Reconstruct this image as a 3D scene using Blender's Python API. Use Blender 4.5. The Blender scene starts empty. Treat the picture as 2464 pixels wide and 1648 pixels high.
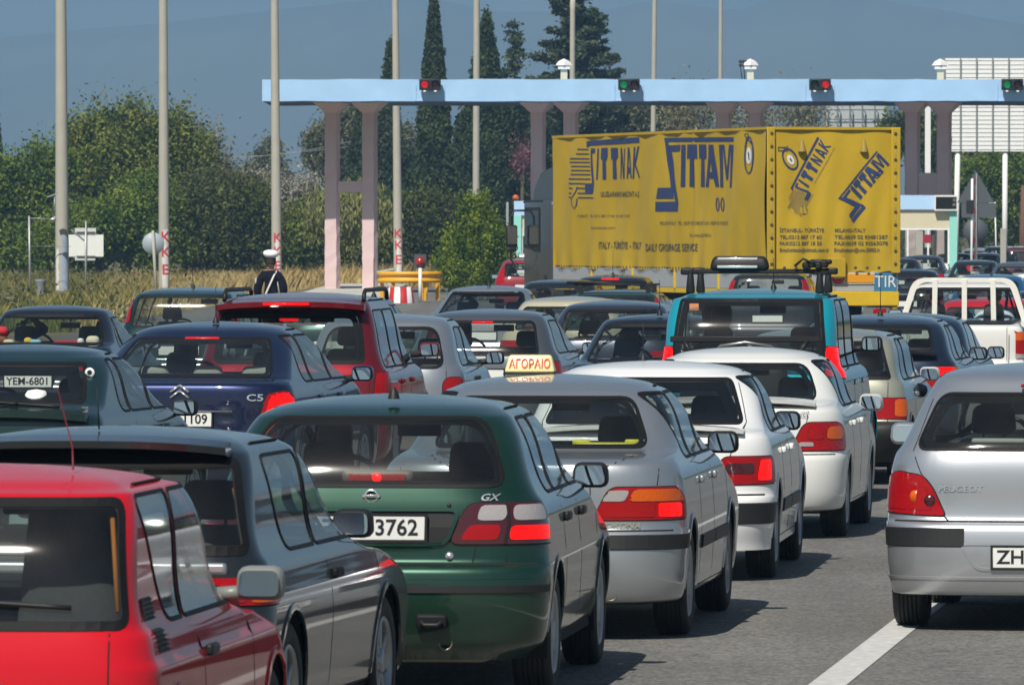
import bpy, bmesh, math, random
import numpy as np
from mathutils import Vector, Matrix, Euler

sc = bpy.context.scene
COL = sc.collection
FPX, HC, YH = 18000.0, 2.22, 555.0          # focal length and horizon in photo pixels, camera height

# ------------------------------------------------------------------ camera, sky, sun, exposure
cam_d = bpy.data.cameras.new('camera')
cam = bpy.data.objects.new('camera', cam_d)
COL.objects.link(cam)
cam_d.sensor_width = 36.0
cam_d.lens = 36.0 * FPX / 2464.0
cam_d.clip_start = 1.0
cam_d.clip_end = 20000.0
cam.location = (0, 0, HC)
cam.rotation_euler = (math.pi / 2 - math.atan((824 - YH) / FPX), 0, 0)
cam_d.dof.use_dof = True
cam_d.dof.focus_distance = 62.0
cam_d.dof.aperture_fstop = 22.0
sc.camera = cam

SUN = Vector((-.31, -.80, 1.0)).normalized()
SUN_EL = math.asin(SUN.z)
SUN_AZ = math.atan2(SUN.x, SUN.y)
world = bpy.data.worlds.new('World')
sc.world = world
world.use_nodes = True
wn = world.node_tree
wn.nodes.clear()
sky = wn.nodes.new('ShaderNodeTexSky')
sky.sky_type = 'NISHITA'
sky.sun_disc = False
sky.sun_elevation = SUN_EL
sky.sun_rotation = SUN_AZ
sky.air_density = 1.2
sky.dust_density = 1.0
sky.ozone_density = 1.4
bg = wn.nodes.new('ShaderNodeBackground')
bg.inputs['Strength'].default_value = 0.05
wo = wn.nodes.new('ShaderNodeOutputWorld')
wn.links.new(sky.outputs[0], bg.inputs[0])
wn.links.new(bg.outputs[0], wo.inputs[0])

sun_d = bpy.data.lights.new('sun', 'SUN')
sun_d.energy = 5.0
sun_d.angle = math.radians(0.53)
sun_d.color = (1.0, 0.945, 0.85)
sun = bpy.data.objects.new('sun', sun_d)
sun.rotation_euler = (-SUN).to_track_quat('-Z', 'Y').to_euler()
sun.location = (0, -20, 60)
COL.objects.link(sun)

sc.view_settings.view_transform = 'Standard'
sc.view_settings.look = 'None'
sc.view_settings.exposure = 0.12
sc.view_settings.gamma = 1.0
sc.view_settings.use_curve_mapping = False
sc.render.engine = 'CYCLES'
cy = sc.cycles
cy.use_denoising = True
cy.denoiser = 'OPENIMAGEDENOISE'
cy.max_bounces = 9
cy.diffuse_bounces = 3
cy.glossy_bounces = 4
cy.transmission_bounces = 4
cy.transparent_max_bounces = 28
cy.volume_bounces = 0
cy.caustics_reflective = False
cy.caustics_refractive = False
cy.sample_clamp_indirect = 6.0
cy.use_adaptive_sampling = True
cy.adaptive_threshold = 0.01

def W_(px, d):
    "world x of photo column px at distance d"
    return (px - 1232.0) / FPX * d

def Z_(py, d):
    return HC - (py - YH) / FPX * d

# ------------------------------------------------------------------ materials
MATS = {}
def mat(name, col=(.5, .5, .5), rough=.5, metal=0.0, coat=0.0, spec=.5, emis=None, es=0.0,
        noise=0.0, nscale=8.0, bump=0.0, bscale=40.0, dust=0.0, back=None, bdist=.004):
    if name in MATS:
        return MATS[name]
    m = bpy.data.materials.new(name)
    m.use_nodes = True
    nt = m.node_tree
    b = nt.nodes['Principled BSDF']
    b.inputs['Base Color'].default_value = (*col, 1)
    b.inputs['Roughness'].default_value = rough
    b.inputs['Metallic'].default_value = metal
    b.inputs['Coat Weight'].default_value = coat
    b.inputs['Coat Roughness'].default_value = .04
    b.inputs['Specular IOR Level'].default_value = spec
    if emis:
        b.inputs['Emission Color'].default_value = (*emis, 1)
        b.inputs['Emission Strength'].default_value = es
    tc = None
    def texco():
        nonlocal tc
        if tc is None:
            tc = nt.nodes.new('ShaderNodeTexCoord')
        return tc.outputs['Object']
    colsock = None
    if noise:
        n = nt.nodes.new('ShaderNodeTexNoise')
        n.inputs['Scale'].default_value = nscale
        n.inputs['Detail'].default_value = 6
        nt.links.new(texco(), n.inputs['Vector'])
        mx = nt.nodes.new('ShaderNodeMix'); mx.data_type = 'RGBA'
        mx.inputs[6].default_value = (*[c * (1 - noise) for c in col], 1)
        mx.inputs[7].default_value = (*[min(1, c * (1 + noise)) for c in col], 1)
        nt.links.new(n.outputs[0], mx.inputs[0])
        colsock = mx.outputs[2]
    if dust:
        # dust film: lies on faces that look upward and gathers low on the sides
        n = nt.nodes.new('ShaderNodeTexNoise')
        n.inputs['Scale'].default_value = 3.0
        n.inputs['Detail'].default_value = 8
        n.inputs['Roughness'].default_value = .7
        nt.links.new(texco(), n.inputs['Vector'])
        g = nt.nodes.new('ShaderNodeTexCoord')
        sp = nt.nodes.new('ShaderNodeSeparateXYZ')
        nt.links.new(g.outputs['Object'], sp.inputs[0])
        lo = nt.nodes.new('ShaderNodeMapRange')
        lo.inputs[1].default_value = .62; lo.inputs[2].default_value = .18
        lo.inputs[3].default_value = 0.25; lo.inputs[4].default_value = 1.0
        nt.links.new(sp.outputs[2], lo.inputs[0])
        mu = nt.nodes.new('ShaderNodeMath'); mu.operation = 'MULTIPLY'
        nt.links.new(n.outputs[0], mu.inputs[0]); nt.links.new(lo.outputs[0], mu.inputs[1])
        m2 = nt.nodes.new('ShaderNodeMath'); m2.operation = 'MULTIPLY'
        nt.links.new(mu.outputs[0], m2.inputs[0]); m2.inputs[1].default_value = dust
        mx = nt.nodes.new('ShaderNodeMix'); mx.data_type = 'RGBA'
        mx.inputs[6].default_value = (*col, 1)
        if colsock: nt.links.new(colsock, mx.inputs[6])
        mx.inputs[7].default_value = (.23, .2, .165, 1)
        nt.links.new(m2.outputs[0], mx.inputs[0])
        colsock = mx.outputs[2]
        rr = nt.nodes.new('ShaderNodeMapRange')
        rr.inputs[1].default_value = 0; rr.inputs[2].default_value = 1
        rr.inputs[3].default_value = .02; rr.inputs[4].default_value = .30
        nt.links.new(m2.outputs[0], rr.inputs[0])
        nt.links.new(rr.outputs[0], b.inputs['Coat Roughness'])
    if colsock:
        nt.links.new(colsock, b.inputs['Base Color'])
    if bump:
        n = nt.nodes.new('ShaderNodeTexNoise')
        n.inputs['Scale'].default_value = bscale
        n.inputs['Detail'].default_value = 5
        nt.links.new(texco(), n.inputs['Vector'])
        bp = nt.nodes.new('ShaderNodeBump')
        bp.inputs['Strength'].default_value = bump
        bp.inputs['Distance'].default_value = bdist
        nt.links.new(n.outputs[0], bp.inputs['Height'])
        nt.links.new(bp.outputs[0], b.inputs['Normal'])
    if back:
        # the inner side of the sheet metal carries the cabin lining
        out = nt.nodes['Material Output']
        d = nt.nodes.new('ShaderNodeBsdfDiffuse')
        d.inputs[0].default_value = (*back, 1)
        ge = nt.nodes.new('ShaderNodeNewGeometry')
        ms = nt.nodes.new('ShaderNodeMixShader')
        nt.links.new(ge.outputs['Backfacing'], ms.inputs[0])
        nt.links.new(b.outputs[0], ms.inputs[1]); nt.links.new(d.outputs[0], ms.inputs[2])
        nt.links.new(ms.outputs[0], out.inputs[0])
    MATS[name] = m
    return m

def paint(name, col, metal=0.0, rough=.38, dust=.30, lining=(.035, .035, .037)):
    return mat(name, col, rough, metal, coat=1.0, dust=dust, back=lining, spec=.25)

def glass(name, tint=(.80, .86, .83), film=.022, filmcol=(.30, .29, .27), ior=1.52, rough=.055):
    if name in MATS:
        return MATS[name]
    m = bpy.data.materials.new(name)
    m.use_nodes = True
    nt = m.node_tree
    nt.nodes.clear()
    out = nt.nodes.new('ShaderNodeOutputMaterial')
    tr = nt.nodes.new('ShaderNodeBsdfTransparent'); tr.inputs[0].default_value = (*tint, 1)
    gl = nt.nodes.new('ShaderNodeBsdfGlossy'); gl.inputs['Roughness'].default_value = rough
    di = nt.nodes.new('ShaderNodeBsdfDiffuse'); di.inputs[0].default_value = (*filmcol, 1)
    fr = nt.nodes.new('ShaderNodeFresnel'); fr.inputs[0].default_value = ior
    # two faces of the pane reflect: raise the single-face figure
    m2 = nt.nodes.new('ShaderNodeMath'); m2.operation = 'MULTIPLY'; m2.inputs[1].default_value = 1.3; m2.use_clamp = True
    nt.links.new(fr.outputs[0], m2.inputs[0])
    # the pane is a single sheet: seen from inside it must mirror no more than from outside
    ge = nt.nodes.new('ShaderNodeNewGeometry'); io = nt.nodes.new('ShaderNodeMapRange')
    io.inputs[3].default_value = ior; io.inputs[4].default_value = 1 / ior
    nt.links.new(ge.outputs['Backfacing'], io.inputs[0]); nt.links.new(io.outputs[0], fr.inputs[0])
    n = nt.nodes.new('ShaderNodeTexNoise'); n.inputs['Scale'].default_value = 4.0; n.inputs['Detail'].default_value = 7
    tc = nt.nodes.new('ShaderNodeTexCoord'); nt.links.new(tc.outputs['Object'], n.inputs['Vector'])
    mr = nt.nodes.new('ShaderNodeMapRange'); mr.inputs[1].default_value = .3; mr.inputs[2].default_value = .75
    mr.inputs[3].default_value = film * .4; mr.inputs[4].default_value = film * 1.7
    nt.links.new(n.outputs[0], mr.inputs[0])
    a = nt.nodes.new('ShaderNodeMixShader'); nt.links.new(mr.outputs[0], a.inputs[0])
    nt.links.new(tr.outputs[0], a.inputs[1]); nt.links.new(di.outputs[0], a.inputs[2])
    c = nt.nodes.new('ShaderNodeMixShader'); nt.links.new(m2.outputs[0], c.inputs[0])
    nt.links.new(a.outputs[0], c.inputs[1]); nt.links.new(gl.outputs[0], c.inputs[2])
    nt.links.new(c.outputs[0], out.inputs[0])
    MATS[name] = m
    return m

RUBBER = mat('rubber_seal', (.008, .008, .009), .6, spec=.22)
GAP = mat('panel_gap', (.006, .006, .006), .9)
BLKPL = mat('black_plastic', (.012, .013, .014), .5, noise=.2, dust=.10, spec=.3)
DARK = mat('underbody_black', (.008, .008, .008), .95)
TYRE = mat('tyre_rubber', (.016, .016, .017), .75, noise=.3, nscale=20, bump=.4, bscale=60)
RIM = mat('alloy_rim', (.36, .37, .38), .35, .7, noise=.15, nscale=15)
CHROME = mat('chrome', (.75, .76, .77), .12, 1.0)
MIRROR = mat('mirror_glass', (.86, .9, .93), .01, 1.0)
LRED = mat('red_lens', (.34, .002, .004), .15, spec=.25, coat=.5, bump=.55, bscale=55, bdist=.006)
LLIT = mat('lit_red_lens', (.55, .002, .002), .2, spec=.2, coat=.35, emis=(1, .004, .002), es=1.0, bump=.55, bscale=55, bdist=.006)
LORG = mat('orange_lens', (.62, .10, .004), .2, spec=.25, coat=.5, bump=.55, bscale=55, bdist=.006)
LWHT = mat('clear_lens', (.34, .32, .32), .12, coat=.7, bump=.55, bscale=55, bdist=.006)
LDRK = mat('smoked_lens', (.06, .006, .008), .12, coat=1.0, bump=.55, bscale=55, bdist=.006)
SEATD = mat('dark_seat_cloth', (.055, .055, .06), .9, noise=.3, nscale=60)
SEATG = mat('grey_seat_cloth', (.12, .125, .12), .9, noise=.2, nscale=60)
SEATB = mat('beige_seat_cloth', (.26, .25, .21), .9, noise=.2, nscale=60)
DASH = mat('dashboard_vinyl', (.02, .02, .022), .6)
PLATEW = mat('plate_white', (.74, .75, .72), .35)
INK = mat('plate_ink', (.01, .01, .012), .5)
SILV = mat('silver_badge', (.72, .73, .74), .25, .8)
GLASS = glass('car_glass')
GLASSD = glass('dark_car_glass', (.62, .67, .66), .010)
GLASSC = glass('clean_car_glass', (.88, .92, .90), .012)

# ------------------------------------------------------------------ objects and labels
def link(o, parent=None):
    COL.objects.link(o)
    if parent is not None:
        o.parent = parent
    return o

def tag(o, label=None, cat=None, group=None, kind=None):
    if label: o['label'] = label
    if cat: o['category'] = cat
    if group: o['group'] = group
    if kind: o['kind'] = kind
    return o

def empty(name, loc=(0, 0, 0), rz=0.0, label=None, cat=None, group=None):
    o = bpy.data.objects.new(name, None)
    o.location = loc
    o.rotation_euler = (0, 0, rz)
    o.empty_display_size = .3
    link(o)
    return tag(o, label, cat, group)

def mesh_obj(name, verts, faces, m, parent=None, smooth=False, mats=None, fm=None, loc=None):
    me = bpy.data.meshes.new(name)
    me.from_pydata([tuple(v) for v in verts], [], [tuple(f) for f in faces])
    for mm in (mats or [m]):
        me.materials.append(mm)
    if fm is not None:
        me.polygons.foreach_set('material_index', fm)
    if smooth:
        me.polygons.foreach_set('use_smooth', [True] * len(me.polygons))
    me.update()
    o = bpy.data.objects.new(name, me)
    if loc is not None: o.location = loc
    return link(o, parent)

class MB:
    "collects simple shapes into one mesh"
    def __init__(s): s.v = []; s.f = []; s.m = []; s.sm = []
    def add(s, vs, fs, mi=0, smooth=False):
        k = len(s.v)
        s.v += [tuple(v) for v in vs]
        s.f += [tuple(i + k for i in f) for f in fs]
        s.m += [mi] * len(fs)
        s.sm += [smooth] * len(fs)
        return s
    def box(s, c, d, mi=0, M=None):
        x, y, z = c; a, b, e = d[0] / 2, d[1] / 2, d[2] / 2
        vs = [Vector((x + i * a, y + j * b, z + k * e)) for k in (-1, 1) for j in (-1, 1) for i in (-1, 1)]
        if M is not None: vs = [M @ v for v in vs]
        return s.add(vs, [(0, 2, 3, 1), (4, 5, 7, 6), (0, 1, 5, 4), (2, 6, 7, 3), (0, 4, 6, 2), (1, 3, 7, 5)], mi)
    def rbox(s, c, d, r=.02, seg=2, mi=0, M=None, taper=(1, 1)):
        bm = bmesh.new()
        bmesh.ops.create_cube(bm, size=1.0)
        for v in bm.verts:
            t = taper if v.co.z > 0 else (1, 1)
            v.co = Vector((v.co.x * d[0] * t[0], v.co.y * d[1] * t[1], v.co.z * d[2]))
        bmesh.ops.bevel(bm, geom=list(bm.edges), offset=min(r, .49 * min(d)), segments=seg, profile=.5, affect='EDGES')
        bm.verts.index_update()
        T = Matrix.Translation(c)
        vs = [T @ v.co for v in bm.verts]
        if M is not None: vs = [M @ v for v in vs]
        fs = [[v.index for v in f.verts] for f in bm.faces]
        fl = [max(abs(c) for c in f.normal) < .999 or min(d) > .035 and seg > 2 for f in bm.faces]
        bm.free()
        s.add(vs, fs, mi, True)
        s.sm[-len(fs):] = fl
        return s
    def tube(s, pts, r, n=8, mi=0, caps=True, smooth=True):
        pts = [Vector(p) for p in pts]
        rs = r if isinstance(r, (list, tuple)) else [r] * len(pts)
        k = []; up = None
        for i, p in enumerate(pts):
            t = (pts[min(i + 1, len(pts) - 1)] - pts[max(i - 1, 0)]).normalized()
            if up is None:
                up = Vector((0, 0, 1)) if abs(t.z) < .9 else Vector((1, 0, 0))
            a = t.cross(up).normalized(); up = a.cross(t).normalized()
            k += [p + a * (rs[i] * math.cos(2 * math.pi * j / n)) + up * (rs[i] * math.sin(2 * math.pi * j / n)) for j in range(n)]
        fs = [(i * n + j, i * n + (j + 1) % n, (i + 1) * n + (j + 1) % n, (i + 1) * n + j) for i in range(len(pts) - 1) for j in range(n)]
        s.add(k, fs, mi, smooth)
        if caps:
            b = len(s.v) - len(k)
            s.f += [tuple(b + j for j in reversed(range(n))), tuple(b + (len(pts) - 1) * n + j for j in range(n))]
            s.m += [mi, mi]; s.sm += [False, False]
        return s
    def lathe(s, prof, n=32, axis='x', o=(0, 0, 0), mi=0, smooth=True, mis=None):
        vs = []
        for a, r in prof:
            for j in range(n):
                t = 2 * math.pi * j / n
                c_, s_ = r * math.cos(t), r * math.sin(t)
                v = {'x': (a, c_, s_), 'y': (c_, a, s_), 'z': (c_, s_, a)}[axis]
                vs.append((v[0] + o[0], v[1] + o[1], v[2] + o[2]))
        fs = [(i * n + j, i * n + (j + 1) % n, (i + 1) * n + (j + 1) % n, (i + 1) * n + j) for i in range(len(prof) - 1) for j in range(n)]
        return s.add(vs, fs, mi, smooth)
    def prism(s, poly, y0, y1, mi=0, axis='y'):
        n = len(poly)
        mk = {'y': lambda a, b, t: (a, t, b), 'x': lambda a, b, t: (t, a, b), 'z': lambda a, b, t: (a, b, t)}[axis]
        vs = [mk(a, b, y0) for a, b in poly] + [mk(a, b, y1) for a, b in poly]
        fs = [tuple(range(n)), tuple(reversed(range(n, 2 * n)))] + [(i, i + n, (i + 1) % n + n, (i + 1) % n) for i in range(n)]
        return s.add(vs, fs, mi)
    def build(s, name, mats, parent=None, loc=None):
        if not isinstance(mats, (list, tuple)): mats = [mats]
        o = mesh_obj(name, s.v, s.f, None, parent, mats=mats, fm=s.m, loc=loc)
        o.data.polygons.foreach_set('use_smooth', s.sm)
        return o

def copy_tree(o, parent=None):
    c = o.copy(); COL.objects.link(c); c.parent = parent
    for ch in [q for q in bpy.data.objects if q.parent == o]:
        copy_tree(ch, c)
    return c

_TXT = {}
def text_mesh(s, size=1.0, bold=False, shear=0.0, sx=1.0):
    key = (s, bold, shear)
    if key not in _TXT:
        cu = bpy.data.curves.new('t', 'FONT')
        cu.body = s; cu.size = 1.0; cu.align_x = 'CENTER'; cu.align_y = 'CENTER'
        cu.shear = shear; cu.resolution_u = 3
        if bold: cu.offset = .018
        ob = bpy.data.objects.new('t', cu); COL.objects.link(ob)
        dg = bpy.context.evaluated_depsgraph_get()
        me = ob.evaluated_get(dg).to_mesh()
        v = [(p.co.x, p.co.y) for p in me.vertices]; f = [tuple(p.vertices) for p in me.polygons]
        ob.evaluated_get(dg).to_mesh_clear()
        bpy.data.objects.remove(ob); bpy.data.curves.remove(cu)
        _TXT[key] = (v, f)
    v, f = _TXT[key]
    return [(x * size * sx, y * size) for x, y in v], f

def lettering(s, loc, size, m, parent, right=(1, 0, 0), up=(0, 0, 1), bold=False, sx=1.0, shear=0.0, name='lettering', width=None):
    "flat printed letters in the plane right/up at loc"
    v, f = text_mesh(s, size, bold, shear, sx)
    if width:
        xs = [p[0] for p in v]; k = width / (max(xs) - min(xs)); v = [(x * k, y) for x, y in v]
    R, U, L = Vector(right).normalized(), Vector(up).normalized(), Vector(loc)
    return mesh_obj(name, [L + R * x + U * y for x, y in v], f, m, parent)
def fine(poly, mx=28.0):
    "triangles of a polygon cut small enough to follow the cloth"
    bm = bmesh.new(); vs = [bm.verts.new((x, y, 0)) for x, y in poly]
    try: bm.faces.new(vs)
    except ValueError: bm.free(); return []
    bmesh.ops.triangulate(bm, faces=bm.faces[:])
    for _ in range(6):
        L = [e for e in bm.edges if e.calc_length() > mx]
        if not L: break
        bmesh.ops.subdivide_edges(bm, edges=L, cuts=1); bmesh.ops.triangulate(bm, faces=bm.faces[:])
    out = [[(v.co.x, v.co.y) for v in f.verts] for f in bm.faces]; bm.free(); return out
# ------------------------------------------------------------------ ground, road, hills, air
def node_mat(name, build):
    m = bpy.data.materials.new(name); m.use_nodes = True
    nt = m.node_tree; b = nt.nodes['Principled BSDF']
    build(nt, b, nt.nodes.new, nt.links.new)
    MATS[name] = m
    return m

def _asphalt(nt, b, N, Lk):
    g = N('ShaderNodeNewGeometry')
    def noise(sc_, det, ro=.6):
        n = N('ShaderNodeTexNoise'); n.inputs['Scale'].default_value = sc_; n.inputs['Detail'].default_value = det; n.inputs['Roughness'].default_value = ro
        Lk(g.outputs['Position'], n.inputs['Vector']); return n
    big = noise(.35, 5); mid = noise(6, 6); vor = N('ShaderNodeTexVoronoi'); vor.inputs['Scale'].default_value = 48; Lk(g.outputs['Position'], vor.inputs['Vector'])
    r1 = N('ShaderNodeValToRGB'); r1.color_ramp.elements[0].position = .3; r1.color_ramp.elements[1].position = .7
    r1.color_ramp.elements[0].color = (.125, .123, .117, 1); r1.color_ramp.elements[1].color = (.185, .181, .172, 1)
    Lk(big.outputs[0], r1.inputs[0])
    m1 = N('ShaderNodeMix'); m1.data_type = 'RGBA'; m1.blend_type = 'MULTIPLY'; m1.inputs[0].default_value = .8
    r2 = N('ShaderNodeValToRGB'); r2.color_ramp.elements[0].position = .25; r2.color_ramp.elements[1].position = .75
    r2.color_ramp.elements[0].color = (.72, .72, .72, 1); r2.color_ramp.elements[1].color = (1.15, 1.14, 1.12, 1)
    Lk(mid.outputs[0], r2.inputs[0]); Lk(r1.outputs[0], m1.inputs[6]); Lk(r2.outputs[0], m1.inputs[7])
    m2 = N('ShaderNodeMix'); m2.data_type = 'RGBA'; m2.blend_type = 'MULTIPLY'; m2.inputs[0].default_value = .8
    r3 = N('ShaderNodeValToRGB'); r3.color_ramp.elements[0].color = (.25, .25, .25, 1); r3.color_ramp.elements[1].color = (1.75, 1.74, 1.7, 1)
    Lk(vor.outputs['Color'], r3.inputs[0]); Lk(m1.outputs[2], m2.inputs[6]); Lk(r3.outputs[0], m2.inputs[7])
    # oil drips and tyre-darkened bands down the lane
    st = N('ShaderNodeTexNoise'); st.inputs['Scale'].default_value = 1.6; st.inputs['Detail'].default_value = 4; Lk(g.outputs['Position'], st.inputs['Vector'])
    mp = N('ShaderNodeMapping'); mp.inputs['Scale'].default_value = (1.3, .05, 1); mp.inputs['Rotation'].default_value = (0, 0, .12); Lk(g.outputs['Position'], mp.inputs[0])
    s2 = N('ShaderNodeTexNoise'); s2.inputs['Scale'].default_value = 1.0; s2.inputs['Detail'].default_value = 3; Lk(mp.outputs[0], s2.inputs['Vector'])
    r4 = N('ShaderNodeValToRGB'); r4.color_ramp.elements[0].position = .66; r4.color_ramp.elements[1].position = .78
    r4.color_ramp.elements[0].color = (1, 1, 1, 1); r4.color_ramp.elements[1].color = (.62, .61, .60, 1); Lk(st.outputs[0], r4.inputs[0])
    r5 = N('ShaderNodeValToRGB'); r5.color_ramp.elements[0].position = .38; r5.color_ramp.elements[1].position = .62
    r5.color_ramp.elements[0].color = (.84, .84, .84, 1); r5.color_ramp.elements[1].color = (1.06, 1.06, 1.05, 1); Lk(s2.outputs[0], r5.inputs[0])
    m3 = N('ShaderNodeMix'); m3.data_type = 'RGBA'; m3.blend_type = 'MULTIPLY'; m3.inputs[0].default_value = 1; Lk(m2.outputs[2], m3.inputs[6]); Lk(r4.outputs[0], m3.inputs[7])
    m4 = N('ShaderNodeMix'); m4.data_type = 'RGBA'; m4.blend_type = 'MULTIPLY'; m4.inputs[0].default_value = 1; Lk(m3.outputs[2], m4.inputs[6]); Lk(r5.outputs[0], m4.inputs[7])
    Lk(m4.outputs[2], b.inputs['Base Color'])
    b.inputs['Roughness'].default_value = .85
    bp = N('ShaderNodeBump'); bp.inputs['Strength'].default_value = .6; bp.inputs['Distance'].default_value = .006
    Lk(vor.outputs['Distance'], bp.inputs['Height']); Lk(bp.outputs[0], b.inputs['Normal'])
ASPH = node_mat('asphalt', _asphalt)

def _soil(nt, b, N, Lk):
    g = N('ShaderNodeNewGeometry')
    n = N('ShaderNodeTexNoise'); n.inputs['Scale'].default_value = .25; n.inputs['Detail'].default_value = 9; n.inputs['Roughness'].default_value = .7
    Lk(g.outputs['Position'], n.inputs['Vector'])
    r = N('ShaderNodeValToRGB'); r.color_ramp.elements[0].position = .35; r.color_ramp.elements[1].position = .65
    r.color_ramp.elements[0].color = (.06, .075, .022, 1); r.color_ramp.elements[1].color = (.22, .17, .085, 1)
    Lk(n.outputs[0], r.inputs[0]); Lk(r.outputs[0], b.inputs['Base Color']); b.inputs['Roughness'].default_value = .95
SOIL = node_mat('dry_soil', _soil)

def _hill(nt, b, N, Lk):
    g = N('ShaderNodeNewGeometry')
    n = N('ShaderNodeTexNoise'); n.inputs['Scale'].default_value = .006; n.inputs['Detail'].default_value = 8
    Lk(g.outputs['Position'], n.inputs['Vector'])
    r = N('ShaderNodeValToRGB'); r.color_ramp.elements[0].color = (.05, .06, .04, 1); r.color_ramp.elements[1].color = (.13, .12, .09, 1)
    Lk(n.outputs[0], r.inputs[0]); Lk(r.outputs[0], b.inputs['Base Color']); b.inputs['Roughness'].default_value = 1
HILL = node_mat('hill_scrub', _hill)

def sheet(name, pts, z, m, kind='structure'):
    o = mesh_obj(name, [(x, y, z) for x, y in pts], [tuple(range(len(pts)))], m)
    return tag(o, kind=kind)

sheet('ground', [(-2200, -400), (2200, -400), (2200, 6500), (-2200, 6500)], -.03, SOIL)
# the road widens towards the toll plaza
def road_left(y): return -9.5 - .0 * y if y < 150 else -9.5 + 0 * y
ROADL = [(-9, -60), (-9, 60), (-9.6, 120), (-9.4, 190), (-8.2, 240), (-7.6, 275), (-7.2, 420)]
ROADR = [(40, 420), (46, 275), (44, 200), (30, 120), (22, 60), (18, -60)]
sheet('road', ROADL + ROADR, 0.0, ASPH)
# white lane line
def line_x(y): return 1.55 + .119 * (y - 36.6)
WL = mat('road_paint', (.52, .52, .50), .8, noise=.45, nscale=14, bump=.3, bscale=50)
vs, fs = [], []
for i, y in enumerate(np.arange(8, 62, .75)):
    x = line_x(y); w = .094
    vs += [(x - w, y, .004), (x + w, y, .004)]
    if i: fs.append((2 * i - 2, 2 * i - 1, 2 * i + 1, 2 * i))
o = mesh_obj('lane_line', vs, fs, WL); tag(o, kind='structure')

def ridge(name, y, depth, prof, x0, x1, seed, amp):
    rnd = np.random.RandomState(seed); n = 160
    xs = np.linspace(x0, x1, n); px_ = 1232 + xs / y * FPX
    crest = np.array([HC - (np.interp(p, [a for a, _ in prof], [b for _, b in prof]) - YH) / FPX * y for p in px_])
    k = np.cumsum(rnd.randn(n)); k -= np.linspace(k[0], k[-1], n); crest = crest + amp * k * .25
    rows = []
    for j, t in enumerate(np.linspace(0, 1, 14)):
        yy = y - depth * (1 - t) + rnd.randn(n) * depth * .02 * (t < 1)
        zz = crest * (t**.8) * (1 + rnd.randn(n) * .02 * (t < 1)) - 3 * (t == 0)
        rows.append(np.stack([xs, yy, zz], 1))
    rows.append(np.stack([xs, np.full(n, y + depth * .4), np.full(n, -3.0)], 1))
    vs = np.concatenate(rows); m = len(rows)
    fs = [(j * n + i, j * n + i + 1, (j + 1) * n + i + 1, (j + 1) * n + i) for j in range(m - 1) for i in range(n - 1)]
    o = mesh_obj(name, vs, fs, HILL, smooth=True)
    return tag(o, kind='structure')
ridge('hills', 4300, 900, [(-900, 260), (-400, 200), (0, 92), (200, 70), (400, 55), (700, 20), (1000, -10), (1200, 30), (1450, 28), (1560, 2), (1680, 14), (1760, 30), (1840, 4), (1950, -30), (2464, 60), (3400, 200)], -1000, 1000, 3, .12)
ridge('sky_cover_ridge', 5600, 900, [(-900, -60), (0, -160), (700, -230), (1500, -260), (2464, -120), (3400, 0)], -1500, 1500, 5, .2)  # added higher ridge, covers the bright sky and stands in for hazy sky

# haze: one closed box of thin air round camera and scene
hz = bpy.data.materials.new('haze'); hz.use_nodes = True
nt = hz.node_tree; nt.nodes.clear()
out = nt.nodes.new('ShaderNodeOutputMaterial'); pv = nt.nodes.new('ShaderNodeVolumePrincipled')
pv.inputs['Color'].default_value = (.35, .645, .99, 1)
pv.inputs['Density'].default_value = .00030
pv.inputs['Anisotropy'].default_value = .0
nt.links.new(pv.outputs[0], out.inputs['Volume'])
mb = MB(); x0, x1, y0, y1, z0, z1 = -2300, 2300, -450, 6600, -4.5, 275
mb.box(((x0 + x1) / 2, (y0 + y1) / 2, (z0 + z1) / 2), (x1 - x0, y1 - y0, z1 - z0))
o = mb.build('haze', hz); tag(o, kind='stuff')
# ------------------------------------------------------------------ toll canopy
CONC = mat('weathered_concrete', (.36, .35, .31), .85, noise=.15, nscale=3, bump=.3, bscale=12)
POLEC = mat('pole_concrete', (.40, .385, .33), .8, noise=.12, nscale=2.5, bump=.2, bscale=20)
BLUEP = mat('pale_blue_plaster', (.36, .58, .84), .8, noise=.16, nscale=.9, bump=.25, bscale=6, bdist=.02)
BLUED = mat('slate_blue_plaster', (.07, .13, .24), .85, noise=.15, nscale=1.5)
PINKP = mat('pink_plaster', (.70, .52, .52), .85, noise=.10, nscale=1.6, bump=.5, bscale=4, bdist=.03)
CREAMP = mat('cream_panel', (.62, .56, .40), .7, noise=.06, nscale=2)
TURQ = mat('turquoise_panel', (.28, .66, .58), .6, noise=.06)
WHITEP = mat('white_enamel', (.78, .79, .77), .5, noise=.05)
METAL = mat('galvanised_steel', (.42, .43, .42), .45, .5, noise=.15)
YELP = mat('yellow_rail_paint', (.72, .36, .01), .5, noise=.12, nscale=5)
REDP = mat('red_plastic', (.50, .02, .02), .45, noise=.1)
BLKM = mat('black_housing', (.012, .012, .013), .5)

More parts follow.
